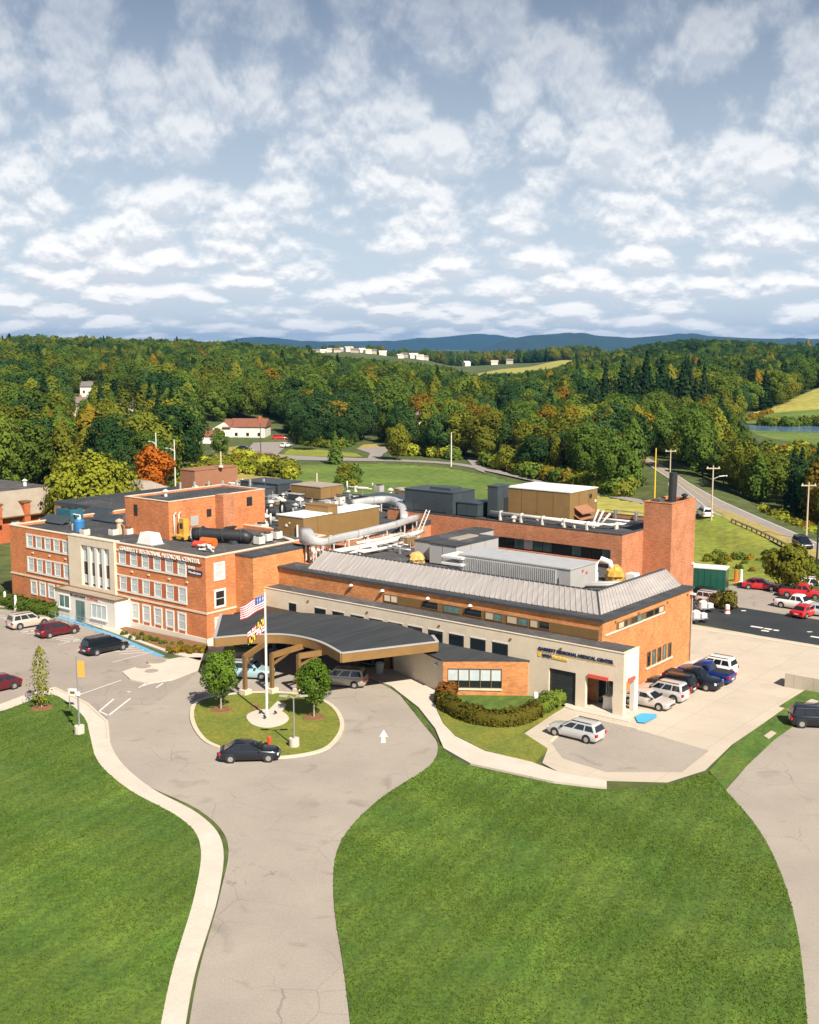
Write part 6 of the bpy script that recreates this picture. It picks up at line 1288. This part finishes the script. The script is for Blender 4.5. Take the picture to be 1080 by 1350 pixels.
def crown_conifer(seed, H, Rad, n_=1500, size=.5, z0=.08):
    rng = np.random.default_rng(seed); t = rng.power(1.0, n_)*(1-z0); t = 1-np.sqrt(rng.uniform(0, 1, n_)); t = z0+t*(1-z0)
    tier = np.round(t*14)/14; rr = Rad*(1.0-t)**.85*(.72+.28*np.cos((t*14-np.round(t*14))*6.28))*rng.uniform(.45, 1.05, n_); th = rng.uniform(0, 2*math.pi, n_)
    rr *= 1+.22*np.sin(th*5+np.round(t*14)*2.1)
    p = np.stack([rr*np.cos(th), rr*np.sin(th), H*t-rr*.18], 1); nr = np.stack([np.cos(th), np.sin(th), .55+0*th], 1)
    return leaves(p, nr, size, rng)
def crown_column(seed, H, Rad, n_=1500, size=.4):
    rng = np.random.default_rng(seed); t = rng.uniform(.1, 1, n_); rr = Rad*np.sin(np.clip(t, 0, 1)**.8*math.pi)**.6*rng.uniform(.4, 1.05, n_); th = rng.uniform(0, 6.28, n_)
    rr *= 1+.25*np.sin(th*3+t*9); p = np.stack([rr*np.cos(th), rr*np.sin(th), H*t], 1)
    return leaves(p, np.stack([np.cos(th), np.sin(th), .4+0*th], 1), size, rng)
def trunk_mesh(seed, H, r, fork=.35, limbs=6, Rad=3.0, m='bark'):
    rg_ = random.Random(seed); mb = MB(); mb.tube([(0,0,-.6), (0,0,.15), (.05*H*.1, 0, H*fork), (.02*H, .02*H, H*.72)], r*1.15, 8, r1=r*.35)
    for i in range(limbs):
        a = i*2.4+rg_.uniform(-.4, .4); z0 = H*(fork+.28*i/limbs); l = Rad*rg_.uniform(.5, .75)
        mb.tube([(0,0,z0), (l*.45*math.cos(a), l*.45*math.sin(a), z0+H*.10), (l*math.cos(a), l*math.sin(a), z0+H*.22)], r*.45, 6, r1=r*.15)
    me_o = mb.build('trunk', M[m]); me = me_o.data; bpy.data.objects.remove(me_o); me.shade_smooth(); return me
KINDS = ['dark', 'mid', 'olive', 'gold', 'orange', 'conifer', 'yellowgreen']
PROTOM = {}
for ki, kd in enumerate(KINDS):
    PROTOM[kd] = []
    for v_ in range({'dark': 4, 'mid': 5, 'olive': 4}.get(kd, 3) if kd not in ('orange', 'yellowgreen') else 2):
        s_ = 100*ki+v_; H = 12.0
        if kd == 'conifer': v, f = crown_conifer(s_, H*1.15, 2.9+.3*v_, 2100, .34)
        elif kd in ('gold', 'olive', 'mid') and v_ == 2: v, f = crown_column(s_, H, 2.6, 1800, .33)
        else: v, f = crown_broad(s_, H, 4.2+.3*v_, 3900, .26, zc=.50+.03*(v_ % 3), zr=.50-.03*(v_ % 2), nb=13+5*(v_ % 3), lump=.38-.04*(v_ % 3))
        me = npmesh('crown', v, f, M['leaf_'+kd]); PROTOM[kd].append((me, trunk_mesh(s_, H, .22, .18 if kd != 'conifer' else .3, 5, 3.2)))
def tree(x, y, z, kd, v_, s_, rz, label, group=None, name='tree', mesh=None, sxy=1.0):
    t = thing(name, label, 'tree', (x, y, z), rz, group)
    cm, tm = mesh or PROTOM[kd][v_]
    c = bpy.data.objects.new('crown', cm); COL.objects.link(c); c.parent = t; q = bpy.data.objects.new('trunk', tm); COL.objects.link(q); q.parent = t
    t.scale = (s_*sxy, s_*sxy, s_); return t
# where the wood stands
LIM = [(-150,655),(0,652),(60,650),(75,640),(180,655),(215,650),(236,628),(262,601),(300,562),(330,561),(372,563),(384,574),(402,586),(440,592),(470,586),(520,585),(526,600),(560,601),(600,606),(630,606),(650,616),(700,629),(760,641),(820,655),(842,640),(845,612),(852,596),(862,600),(880,612),(920,636),(960,659),(1000,678),(1040,694),(1080,706),(1250,770)]
def dlim(p): return at(540, np.interp(p, [l[0] for l in LIM], [l[1] for l in LIM]), 0)[1]
def clear(x, y):
    p = pxof(x, y); g = at(0, 0) if False else None
    if y < dlim(p)+1.0: return True
    if 255 < p < 372 and y < 432: return True                    # white house and its yard
    if 466 < p < 522 and y < 384: return True                    # round driveway
    if 606 < p < 640 and y < 318: return True
    d_ = np.hypot(RC[:, 0]-x, RC[:, 1]-y).min()
    if p > 820 and d_ < 8 + (0): return True
    if p > 974:
        lo = np.interp(p, [965, 985, 1010, 1060, 1100], [440, 425, 405, 392, 388]); hi = np.interp(p, [965, 1000, 1040, 1080, 1200], [470, 535, 580, 640, 700])
        if lo < y < hi: return True
    if 612 < p < 762:
        le = np.interp(y, [1050, 1110, 1250, 1400, 1490], [618, 618, 650, 705, 738]); re = np.interp(y, [1050, 1110, 1250, 1400, 1490], [700, 735, 752, 756, 758])
        if 1030 < y < 1500 and le-4 < p < re+4: return True
    if 400 < p < 700 and 1440 < y < 1540: return True
    for hx, hy in HOUSES:
        if abs(x-hx-(hy-y)*hx/hy*0) < 9 and -22 < y-hy < 9: return True
    return False
rngT = np.random.default_rng(5); cand = []
y_ = 165.0
while y_ < 2500:
    sp = 6.6 if y_ < 345 else 7.6 if y_ < 460 else 9.6 if y_ < 900 else 11.5 if y_ < 1550 else 18
    hw_ = 1.12*540/FPX*(y_*_c+CAM_H*_s)
    for x_ in np.arange(-hw_, hw_, sp):
        x = x_+rngT.uniform(-.42, .42)*sp; y = y_+rngT.uniform(-.42, .42)*sp
        p = float(pxof(x, y))
        if -70 < p < 1150 and not clear(x, y) and not (y_ > 1560 and not (380 < p < 790)): cand.append((x, y, p))
    y_ += sp*.95
XY = np.array([(c[0], c[1]) for c in cand]); CP = np.array([c[2] for c in cand]); CZg = zt(XY[:, 0], XY[:, 1])
def fnoise(x, y, s, o): return (np.sin(x/s+o)+np.sin(y/s*1.3+o*2)+np.sin((x+y)/s*.7+o*3)+np.sin((x-1.7*y)/s*.53+o))/4
n1 = fnoise(XY[:, 0], XY[:, 1], 17, 1.0)+rngT.normal(0, .35, len(XY)); n2 = rngT.uniform(0, 1, len(XY))
kind_i = np.where(n1 < -.30, 0, np.where(n1 < .42, 1, 2)); kind_i = np.where(n2 > .965, 3, kind_i); kind_i = np.where(n2 > .994, 4, kind_i); kind_i = np.where((n2 < np.where(CP < 640, .035, .08)), 5, kind_i)
YD = XY[:, 1]
kind_i = np.where((CP > 795) & (CP < 940) & (YD > 430) & (YD < 505), 5, kind_i)                               # the dark spruce stand
kind_i = np.where((CP > 1000) & (YD > 640) & (YD < 900) & (n2 < .6), 0, kind_i)
kind_i = np.where((CP > 820) & (YD > 900) & (n2 < .55), 0, kind_i)  # more dark trees on the far right hill stand in for a cloud's shadow
e_ = (YD < 345) & (CP > 850); kind_i = np.where(e_ & (n2 > .91), 3, kind_i); kind_i = np.where(e_ & (n2 > .975), 4, kind_i); kind_i = np.where(e_ & (n2 < .35) & (n2 > .1), 2, kind_i)
e_ = (YD < 380) & (CP > 600) & (CP < 850); kind_i = np.where(e_ & (n2 > .90), 3, kind_i); kind_i = np.where(e_ & (n2 < .45), 2, kind_i)
e_ = (YD < 420) & (CP < 250); kind_i = np.where(e_ & (n2 > .1) & (n2 < .4), 2, kind_i)
e_ = (YD < 460) & (CP > 370) & (CP < 600); kind_i = np.where(e_ & (n2 < .5), 0, kind_i)
scl = rngT.uniform(.78, 1.40, len(XY)); scl = np.where(YD > 460, scl*1.25, scl); scl = np.where((CP < 240) & (YD < 460), scl*1.12, scl); scl = np.where((CP > 795) & (CP < 940) & (YD > 430) & (YD < 505), scl*1.25, scl)
cap = (32-YD*np.interp(CP, [900, 955, 985, 1000, 1150], [40, 70, 120, 136, 140])/FPX)/12.5; scl = np.where((CP > 905) & (YD < 420), np.clip(np.minimum(scl, cap), .12, 2), scl)
TLX = [-100,0,60,130,200,280,340,400,430,520,590,620,690,735,760,800,850,900,960,1000,1080,1200]; TLY = [440,440,436.5,440,443,447,450,457,467,475,482,492,489,482,471,463,452,447,446,450,456,458]
hcap = (32-YD*(np.interp(CP, TLX, TLY)-456+rngT.uniform(-1.5, 3.5, len(XY)))/FPX-CZg)/12.6; scl = np.where((YD > 330) & (YD < 1540), np.minimum(scl, hcap), scl)
for hp, hy, hw_ in [(173,549,15),(97,544,11),(120,520,8),(494,562,9),(665,576,9),(548,566,7),(657,536,6),(310,560,48)]:
    hd = at(hp, hy+4, 0)[1] if hy > 540 else at(hp, hy+4, 3)[1]; m_ = (np.abs(CP-hp) < hw_+4) & (YD < hd+2) & (YD > 200)
    scl = np.where(m_, np.minimum(scl, (32-YD*(hy-456)/FPX-CZg)/13.0), scl)
asp = rngT.uniform(.82, 1.22, len(XY))
rot_ = rngT.uniform(0, 6.28, len(XY))
# nearest trees: front ranks first
front = YD - np.array([dlim(p) for p in CP])
near = np.argsort(YD + 0*front); ok = scl > .34; order = np.array([i for i in np.argsort(-(scl*1.0)/YD) if ok[i]]); NIND = 268
indiv = set(order[:NIND].tolist())
LANDM = [(-200,'at the far left edge'),(60,'behind the tan mansard roof'),(130,'above the big round tree'),(200,'near the orange maple'),(262,'left of the white house'),(372,'right of the white house'),(440,'beside the round driveway'),(525,'behind the pale field pole'),(610,'behind the grass field'),(690,'behind the big tan unit'),(770,'left of the highway bend'),(850,'right of the highway bend'),(930,'above the slip road'),(1000,'between highway and pond'),(1060,'at the right edge above the highway')]
KN_ = {'dark':'dark green bushy tree', 'mid':'mid green leafy tree', 'olive':'olive green tree', 'gold':'golden yellow tree', 'orange':'orange autumn tree', 'conifer':'dark conical conifer', 'yellowgreen':'yellow green tree'}
for i in indiv:
    kd = KINDS[kind_i[i]]; lm = [l for l in LANDM if CP[i] >= l[0]][-1][1]; big = 'tall' if scl[i] > .95 else 'small' if scl[i] < .72 else 'middling'
    zone = 'front' if front[i] < 14 else 'deeper'
    lb = f'{big} {KN_[kd]} {lm}, ' + ('in the front rank' if zone == 'front' else 'further back')
    tree(XY[i, 0], XY[i, 1], CZg[i]-.1, kd, int(rot_[i]*10) % len(PROTOM[kd]), scl[i], rot_[i], lb, lb, 'conifer' if kd == 'conifer' else 'tree', None, asp[i])
# everything behind: one wood
src = {}
for kd in KINDS:
    for v_ in range(len(PROTOM[kd])): src[(kd, v_)] = PROTOM[kd][v_][0]
rest = np.array([i for i in range(len(XY)) if i not in indiv and ok[i]])
def forest(name, idx, label):
    me = bpy.data.meshes.new(name); me.vertices.add(len(idx)); co = np.stack([XY[idx, 0], XY[idx, 1], CZg[idx]-.3], 1).astype(np.float32); me.vertices.foreach_set('co', co.ravel())
    keys = list(src); kv = np.array([keys.index((KINDS[kind_i[i]], int(rot_[i]*10) % len(PROTOM[KINDS[kind_i[i]]]))) for i in idx], np.int32)
    for nm, tp, arr in (('kind_no', 'INT', kv), ('size', 'FLOAT', scl[idx].astype(np.float32)), ('turn', 'FLOAT', rot_[idx].astype(np.float32)), ('girth', 'FLOAT', (scl*asp)[idx].astype(np.float32))):
        a = me.attributes.new(nm, tp, 'POINT'); a.data.foreach_set('value', arr)
    ob = bpy.data.objects.new(name, me); COL.objects.link(ob); tag(ob, label, None, None, 'stuff')
    ng = bpy.data.node_groups.new('scatter_trees', 'GeometryNodeTree'); ng.interface.new_socket('Geometry', in_out='INPUT', socket_type='NodeSocketGeometry'); ng.interface.new_socket('Geometry', in_out='OUTPUT', socket_type='NodeSocketGeometry')
    q = NT(ng); gi = q('NodeGroupInput'); go_ = q('NodeGroupOutput'); jn = q('GeometryNodeJoinGeometry')
    def attr(nm, tp): a = q('GeometryNodeInputNamedAttribute', data_type=tp); a.inputs['Name'].default_value = nm; return a.outputs['Attribute']
    kn, sz, tn = attr('kind_no', 'INT'), attr('size', 'FLOAT'), attr('turn', 'FLOAT')
    rv = q('ShaderNodeCombineXYZ'); ng.links.new(tn, rv.inputs[2]); sv = q('ShaderNodeCombineXYZ')
    gth = attr('girth', 'FLOAT')
    for k in range(3): ng.links.new(gth if k < 2 else sz, sv.inputs[k])
    for j, key in enumerate(keys):
        ow_ = [o for o in bpy.data.objects if o.type == 'MESH' and o.data == src[key] and o.name.startswith('crown')]
        if not ow_: continue
        oi = q('GeometryNodeObjectInfo', transform_space='ORIGINAL'); oi.inputs['Object'].default_value = ow_[0]; oi.inputs['As Instance'].default_value = True
        cmp_ = q('FunctionNodeCompare', data_type='INT', operation='EQUAL'); ng.links.new(kn, cmp_.inputs[2]); cmp_.inputs[3].default_value = j
        ip = q('GeometryNodeInstanceOnPoints'); ng.links.new(gi.outputs[0], ip.inputs['Points']); ng.links.new(cmp_.outputs[0], ip.inputs['Selection']); ng.links.new(oi.outputs['Geometry'], ip.inputs['Instance'])
        ng.links.new(rv.outputs[0], ip.inputs['Rotation']); ng.links.new(sv.outputs[0], ip.inputs['Scale']); ng.links.new(ip.outputs[0], jn.inputs[0])
    ng.links.new(jn.outputs[0], go_.inputs[0]); md_ = ob.modifiers.new('scatter', 'NODES'); md_.node_group = ng; return ob
forest('forest', rest, 'mixed green and autumn coloured wood covering the hills behind the hospital')
print('trees', len(XY), 'individual', len(indiv))
# trees one can point to
def special(x, y, z, mk, tk, label, name='tree', rz=0.0, s_=1.0, kind='tree'):
    v, f, m = mk; me = npmesh('crown', v, f, M[m]); return tree(x, y, z, None, 0, s_, rz, label, None, name, (me, tk))
v, f = crown_broad(901, 14.5, 8.4, 7500, .34, zc=.52, zr=.50, nb=34, lump=.30); x, y = at(123, 708)
special(x, y, 0, (v, f, 'leaf_yellowgreen'), trunk_mesh(901, 15, .4, .2, 8, 6), 'big round yellow green tree behind the far end of the old brick building')
v, f = crown_broad(902, 12, 3.6, 2600, .30, nb=13, lump=.42); x, y = at(205, 668); special(x, y, 0, (v, f, 'leaf_orange'), trunk_mesh(902, 12, .22, .2, 5, 3), 'bright orange maple above the brick penthouse', s_=1.08)
for i, (p, sd_, s_) in enumerate([((291.5,937), 911, 1.0), ((414,947), 912, .97)]):
    v, f = crown_broad(sd_, 5.8, 1.72, 5200, .105, zc=.57, zr=.42, nb=30, lump=.33)
    special(*at(*p), .1, (v, f, 'leaf_young'), trunk_mesh(sd_, 5.4, .09, .3, 6, 1.2, 'bark_pale'), ('young round green tree on the left of the flagpole island', 'young round green tree on the right of the flagpole island')[i], s_=s_)
    x, y = at(*p); structure('mulch_ring', MB().lathe([(.95, .10), (.9, .15), (.2, .17)], (x, y, 0), 18), M['mulch'])
x, y = at(337, 934); structure('mulch_ring', MB().lathe([(.5, .10), (.45, .14), (.1, .15)], (x, y, 0), 14), M['mulch'])
v, f = crown_column(921, 5.6, .92, 620, .12); x, y = at(55, 934); special(x, y, .08, (v, f, 'leaf_olive'), trunk_mesh(921, 5, .07, .2, 8, .9, 'bark_pale'), 'thin young yellow green tree on the corner of the left lawn')
structure('mulch_ring', MB().lathe([(1.0, .08), (.9, .13), (.2, .15)], (x, y, 0), 18), M['mulch'])
v, f = crown_broad(931, 7.0, 2.9, 2600, .26, nb=16, lump=.4, zc=.52); x, y = at(1037, 781); special(x, y, 0, (v, f, 'leaf_olive'), trunk_mesh(931, 7, .15, .2, 5, 2), 'olive green tree between the red car and the white van in the upper right lot')
for i_, (p_, sd_, s_, lb_) in enumerate([((291,604), 951, .75, 'leafy mid green tree in front of the low white outbuilding'), ((524,607), 952, .95, 'olive green tree at the field edge right of the round driveway'), ((410,594), 953, .85, 'dark green tree on the lane verge right of the white house drive')]):
    kd_ = ('mid', 'olive', 'dark')[i_]; x, y = at(*p_); tree(x, y, 0, kd_, i_ % 3, s_, i_*2.0, lb_)
v, f = crown_conifer(941, 9.5, 2.6, 2200, .34); x, y = at(442, 612); special(x, y, 0, (v, f, 'leaf_mid'), trunk_mesh(941, 9, .15, .3, 4, 1.5), 'green cone shaped tree standing alone on the lane above the grass field', 'conifer')
# ================================================================ shrubs and hedges
def shrub_mesh(seed, r, h, m, n_=420, size=.10):
    v, f = crown_broad(seed, h*1.15, r, n_, size, zc=.42, zr=.55, nb=9, lump=.5); return npmesh('foliage', v, f, M[m])
def shrub(x, y, z, me, s_, label, group, rz=0.0):
    o = bpy.data.objects.new('shrub', me); COL.objects.link(o); o.location = (x, y, z); o.scale = (s_, s_, s_); o.rotation_euler = (0, 0, rz); return tag(o, label, 'shrub', group)
sm = [shrub_mesh(61, .42, .7, 'leaf_mid'), shrub_mesh(62, .5, .7, 'leaf_olive'), shrub_mesh(63, .45, .6, 'leaf_gold'), shrub_mesh(64, .4, .5, 'leaf_brown')]
rs = random.Random(9)
for k in range(20):
    t = k/19; px_ = 162+t*96; py_ = 830+t*24+rs.uniform(0, 5)+(2 if k % 2 else 6)
    me = sm[0] if k % 3 else sm[1]; shrub(*at(px_, py_), .12, me, rs.uniform(.45, .75), 'small round green shrub in the mulch bed below the old building windows', 'green shrubs in the mulch bed', rs.uniform(0, 6))
for k in range(16):
    t = k/15; px_ = 222+t*48; py_ = 857+rs.uniform(-1, 5)+t*1.5
    shrub(*at(px_, py_), .12, sm[2], rs.uniform(.5, .95), 'low yellow flowering shrub at the right end of the mulch bed', 'yellow shrubs in the mulch bed', rs.uniform(0, 6))
def hedge(name, label, path, wd, h, m, seed, dens=150, size=.13, z=.08):
    """clipped hedge following a ground path"""
    rng = np.random.default_rng(seed); P = np.array(smooth_pts(path, 8)); seg = np.linalg.norm(np.diff(P, axis=0), axis=1); cum = np.r_[0, np.cumsum(seg)]; n_ = int(cum[-1]*dens)
    s_ = rng.uniform(0, cum[-1], n_); xx = np.interp(s_, cum, P[:, 0]); yy = np.interp(s_, cum, P[:, 1]); d_ = np.gradient(P, axis=0); tx = np.interp(s_, cum, d_[:, 0]); ty = np.interp(s_, cum, d_[:, 1]); L = np.hypot(tx, ty); nx_, ny_ = -ty/L, tx/L
    th = rng.uniform(0, math.pi, n_); bump = 1+.10*np.sin(s_*1.7+seed)+.07*np.sin(s_*4.1); c, s2 = np.cos(th), np.sin(th); k = (np.abs(c)**3+np.abs(s2)**3)**(-1/3)*rng.uniform(.86, 1.04, n_)
    off = c*k*wd/2*bump; zz = z+np.maximum(.05, s2*k*h*bump*.98); p = np.stack([xx+nx_*off, yy+ny_*off, zz], 1); nr = np.stack([nx_*c, ny_*c, s2], 1)
    v, f = leaves(p, nr, size, rng)
    core = MB(); LL_, UU_ = strip([tuple(q) for q in P], wd*.80); core.loft([[(*l, 0), (*u_, 0), (*u_, z+h*.78), (*l, z+h*.78)] for l, u_ in zip(LL_, UU_)])
    cv = np.array(core.v); q4 = [q for q in core.f if len(q) == 4]; v2 = np.vstack([v, cv]); f2 = np.vstack([f, np.array(q4)+len(v)])
    o = bpy.data.objects.new(name, npmesh(name, v2, f2, M[m])); COL.objects.link(o); return tag(o, label, 'hedge')
hedge('hedge', 'dark green clipped hedge against the left end of the old brick building', px((-20,793),(10,798),(40,806),(76,813)), 2.2, 1.5, 'leaf_mid', 3)
hedge('hedge', 'long curved brown green hedge sweeping round the vestibule lawn', px((583,926),(592,936),(606,945),(630,953),(660,957),(690,952),(706,944)), 1.7, 1.35, 'leaf_hedge', 4)
hedge('hedge', 'short bright green hedge between the curved hedge and the big dark door', px((712,940),(724,932),(738,926)), 1.8, 1.25, 'leaf_mid', 5)
x, y = at(590, 925); me = shrub_mesh(71, 1.15, 1.5, 'leaf_brown', 1500, .13); shrub(x, y, .1, me, 1.0, 'round reddish brown shrub at the left end of the curved hedge', None)
x, y = at(958, 802); me = shrub_mesh(72, 1.6, 1.9, 'leaf_hedge', 1100, .2); shrub(x, y, .0, me, 1.0, 'brownish green shrub at the edge of the fresh asphalt by the tower', None)
mb1 = [shrub_mesh(81+k, 2.0, 2.2, m, 520, .34) for k, m in enumerate(('leaf_yellowgreen', 'leaf_gold', 'leaf_olive', 'leaf_mid'))]
for k in range(64):
    t = k/63; px_ = 238+t*150; py_ = np.interp(px_, [238, 262, 300, 345, 390], [640, 618, 606, 612, 622])+rs.uniform(0, 26)*(1-t*.6)
    shrub(*at(px_, py_), 0, mb1[rs.choice((0, 0, 1, 2, 2))], rs.uniform(.8, 1.5), 'wild yellow green shrub between the hospital roofs and the lane', 'wild shrubs behind the brown rooftop box', rs.uniform(0, 6))
for k in range(22):
    t = k/21; px_ = 930+t*110+rs.uniform(-3, 3); py_ = 736+t*14+rs.uniform(-4, 4)+(8 if k % 4 == 0 else 0)
    shrub(*at(px_, py_), 0, mb1[rs.choice((2, 3, 1))], rs.uniform(.22, .48), 'low scrubby shrub in the strip across the meadow right of the tower', 'scrub across the meadow', rs.uniform(0, 6))
for k in range(26):
    t = k/25; px_ = 1012+t*85+rs.uniform(-4, 4); py_ = 741+t*32+rs.uniform(-3, 10)
    shrub(*at(px_, py_), 0, mb1[rs.choice((2, 3, 0, 2))], rs.uniform(.4, .95), 'green and yellow shrub on the slope below the guard rail', 'shrubs below the guard rail', rs.uniform(0, 6))
for k in range(26):
    t = k/25; px_ = 1005+t*90; py_ = np.interp(px_, [1005, 1050, 1095], [676, 695, 714])+rs.uniform(-3, 1)
    shrub(*at(px_, py_, 1), .3, mb1[rs.choice((0, 1, 0, 2))], rs.uniform(.45, .9), 'yellow flowering shrub on the far side of the highway', 'yellow shrubs beyond the highway', rs.uniform(0, 6))
for k in range(34):
    t = k/33; px_ = 1002+t*100; y0_ = 466+rs.uniform(-3, 3); x = (px_-540)/FPX*(y0_*_c+CAM_H*_s)
    shrub(x, y0_, hz(x, y0_), mb1[rs.choice((3, 3, 2))], rs.uniform(.7, 1.5), 'dark bush on the far bank of the pond', 'bushes on the far bank of the pond', rs.uniform(0, 6))
for k in range(20):
    px_ = 985+rs.uniform(0, 30); y0_ = 492+(px_-985)*1.4+rs.uniform(-4, 4); x = (px_-540)/FPX*(y0_*_c+CAM_H*_s)
    shrub(x, y0_, hz(x, y0_), mb1[1], rs.uniform(.6, 1.0), 'golden bush at the left corner of the hill field above the pond', 'golden bushes at the hill field corner', rs.uniform(0, 6))
for k in range(12):
    px_ = 455+rs.uniform(-6, 18); py_ = 622+rs.uniform(0, 22); shrub(*at(px_, py_), 0, mb1[rs.choice((2, 3))], rs.uniform(.5, 1.0), 'green shrub in the grass field below the lone cone shaped tree', 'shrubs in the grass field', rs.uniform(0, 6))

# short turf on the lawns nearest the camera
def turf(name, polys, n_, seed, z, label, hole=None):
    rng = np.random.default_rng(seed); P_all = []
    def inside(P, x, y):
        ins = np.zeros(len(x), bool); P = np.array(P); k = len(P)
        for i in range(k):
            (xa, ya), (xb, yb) = P[i], P[(i+1) % k]
            with np.errstate(divide='ignore', invalid='ignore'): ins ^= ((ya > y) != (yb > y)) & (x < (xb-xa)*(y-ya)/(yb-ya)+xa)
        return ins
    for P in polys:
        A_ = np.array(P); x = rng.uniform(max(-45, A_[:, 0].min()), min(45, A_[:, 0].max()), n_*4); y = rng.uniform(max(47, A_[:, 1].min()), A_[:, 1].max(), n_*4)
        cl = (np.sin(x*.9+1)*np.sin(y*.7)+np.sin(x*.31+y*.4)+np.sin(x*2.1-y*1.7)*.5); m_ = inside(P, x, y) & (rng.uniform(-2.2, 2.2, n_*4) < cl+.6); P_all.append(np.stack([x[m_], y[m_]], 1)[:n_])
    Q_ = np.vstack(P_all); k = len(Q_); th = rng.uniform(0, 6.28, k); w_ = rng.uniform(.02, .06, k); h_ = rng.uniform(.03, .085, k); c, s2 = np.cos(th), np.sin(th); lx, ly = rng.normal(0, .03, k), rng.normal(0, .03, k)
    zz = np.full(k, z-.01); v = np.stack([np.stack([Q_[:, 0]-c*w_, Q_[:, 1]-s2*w_, zz], 1), np.stack([Q_[:, 0]+c*w_, Q_[:, 1]+s2*w_, zz], 1), np.stack([Q_[:, 0]+c*w_*.6+lx, Q_[:, 1]+s2*w_*.6+ly, zz+h_], 1), np.stack([Q_[:, 0]-c*w_*.6+lx, Q_[:, 1]-s2*w_*.6+ly, zz+h_], 1)], 1).reshape(-1, 3)
    o = bpy.data.objects.new(name, npmesh(name, v, np.arange(4*k).reshape(-1, 4), M['leaf_grass'])); COL.objects.link(o); tag(o, label, None, None, 'stuff')
turf('grass', [LW, CLW], 75000, 3, .08, 'short green grass of the lawns in the foreground')
# undergrowth along the edge of the wood and in the thicket below the pond
def undergrowth(name, label, spots, mats_):
    vs_, fs_, mi_ = [], [], []; o_ = 0
    for x, y, z, k, s_, r_ in spots:
        me = mb1[k]; co = np.empty(len(me.vertices)*3, np.float32); me.vertices.foreach_get('co', co); co = co.reshape(-1, 3)*s_; c, s2 = math.cos(r_), math.sin(r_)
        co = np.stack([co[:, 0]*c-co[:, 1]*s2+x, co[:, 0]*s2+co[:, 1]*c+y, co[:, 2]+z], 1); vs_.append(co); n_ = len(co)//4; fs_.append(np.arange(4*n_).reshape(-1, 4)+o_); mi_ += [k]*n_; o_ += 4*n_
    me = npmesh(name, np.vstack(vs_), np.vstack(fs_), mats_); me.polygons.foreach_set('material_index', mi_)
    o = bpy.data.objects.new(name, me); COL.objects.link(o); tag(o, label, None, None, 'stuff')
mm_ = [M['leaf_yellowgreen'], M['leaf_gold'], M['leaf_olive'], M['leaf_mid']]; sp_ = []
for k in range(190):
    px_ = rs.uniform(380, 835); lim_ = np.interp(px_, [l[0] for l in LIM], [l[1] for l in LIM])
    if 462 < px_ < 526 or 604 < px_ < 642: continue
    sp_.append((*at(px_, lim_+rs.uniform(-4.0, .6)), 0, rs.choice((2, 3, 3, 1, 0, 3)), rs.uniform(.6, 1.5), rs.uniform(0, 6)))
undergrowth('undergrowth', 'low green and golden undergrowth along the front edge of the wood', sp_, mm_); sp_ = []
for k in range(120):
    px_ = rs.uniform(985, 1100); y0_ = rs.uniform(255, 345); x = (px_-540)/FPX*(y0_*_c+CAM_H*_s)
    if np.hypot(RC[:, 0]-x, RC[:, 1]-y0_).min() < 14: continue
    sp_.append((x, y0_, 0, rs.choice((2, 3, 3, 1, 0)), rs.uniform(.8, 1.7), rs.uniform(0, 6)))
undergrowth('thicket', 'low thicket between the highway and the pond', sp_, mm_)
# ================================================================ haze
hm = bpy.data.materials.new('haze'); hm.use_nodes = True; t = hm.node_tree; t.nodes.clear(); q = NT(t)
pv = q('ShaderNodeVolumePrincipled'); pv.inputs['Color'].default_value = (.12, .45, 1.0, 1); pv.inputs['Density'].default_value = 5.2e-5; pv.inputs['Anisotropy'].default_value = 0.2
t.links.new(pv.outputs[0], q('ShaderNodeOutputMaterial').inputs['Volume'])
ho = MB().box(-9500, 9500, -400, 16500, -20, 200).build('haze', hm); tag(ho, 'thin blue haze over the far hills', None, None, 'stuff')
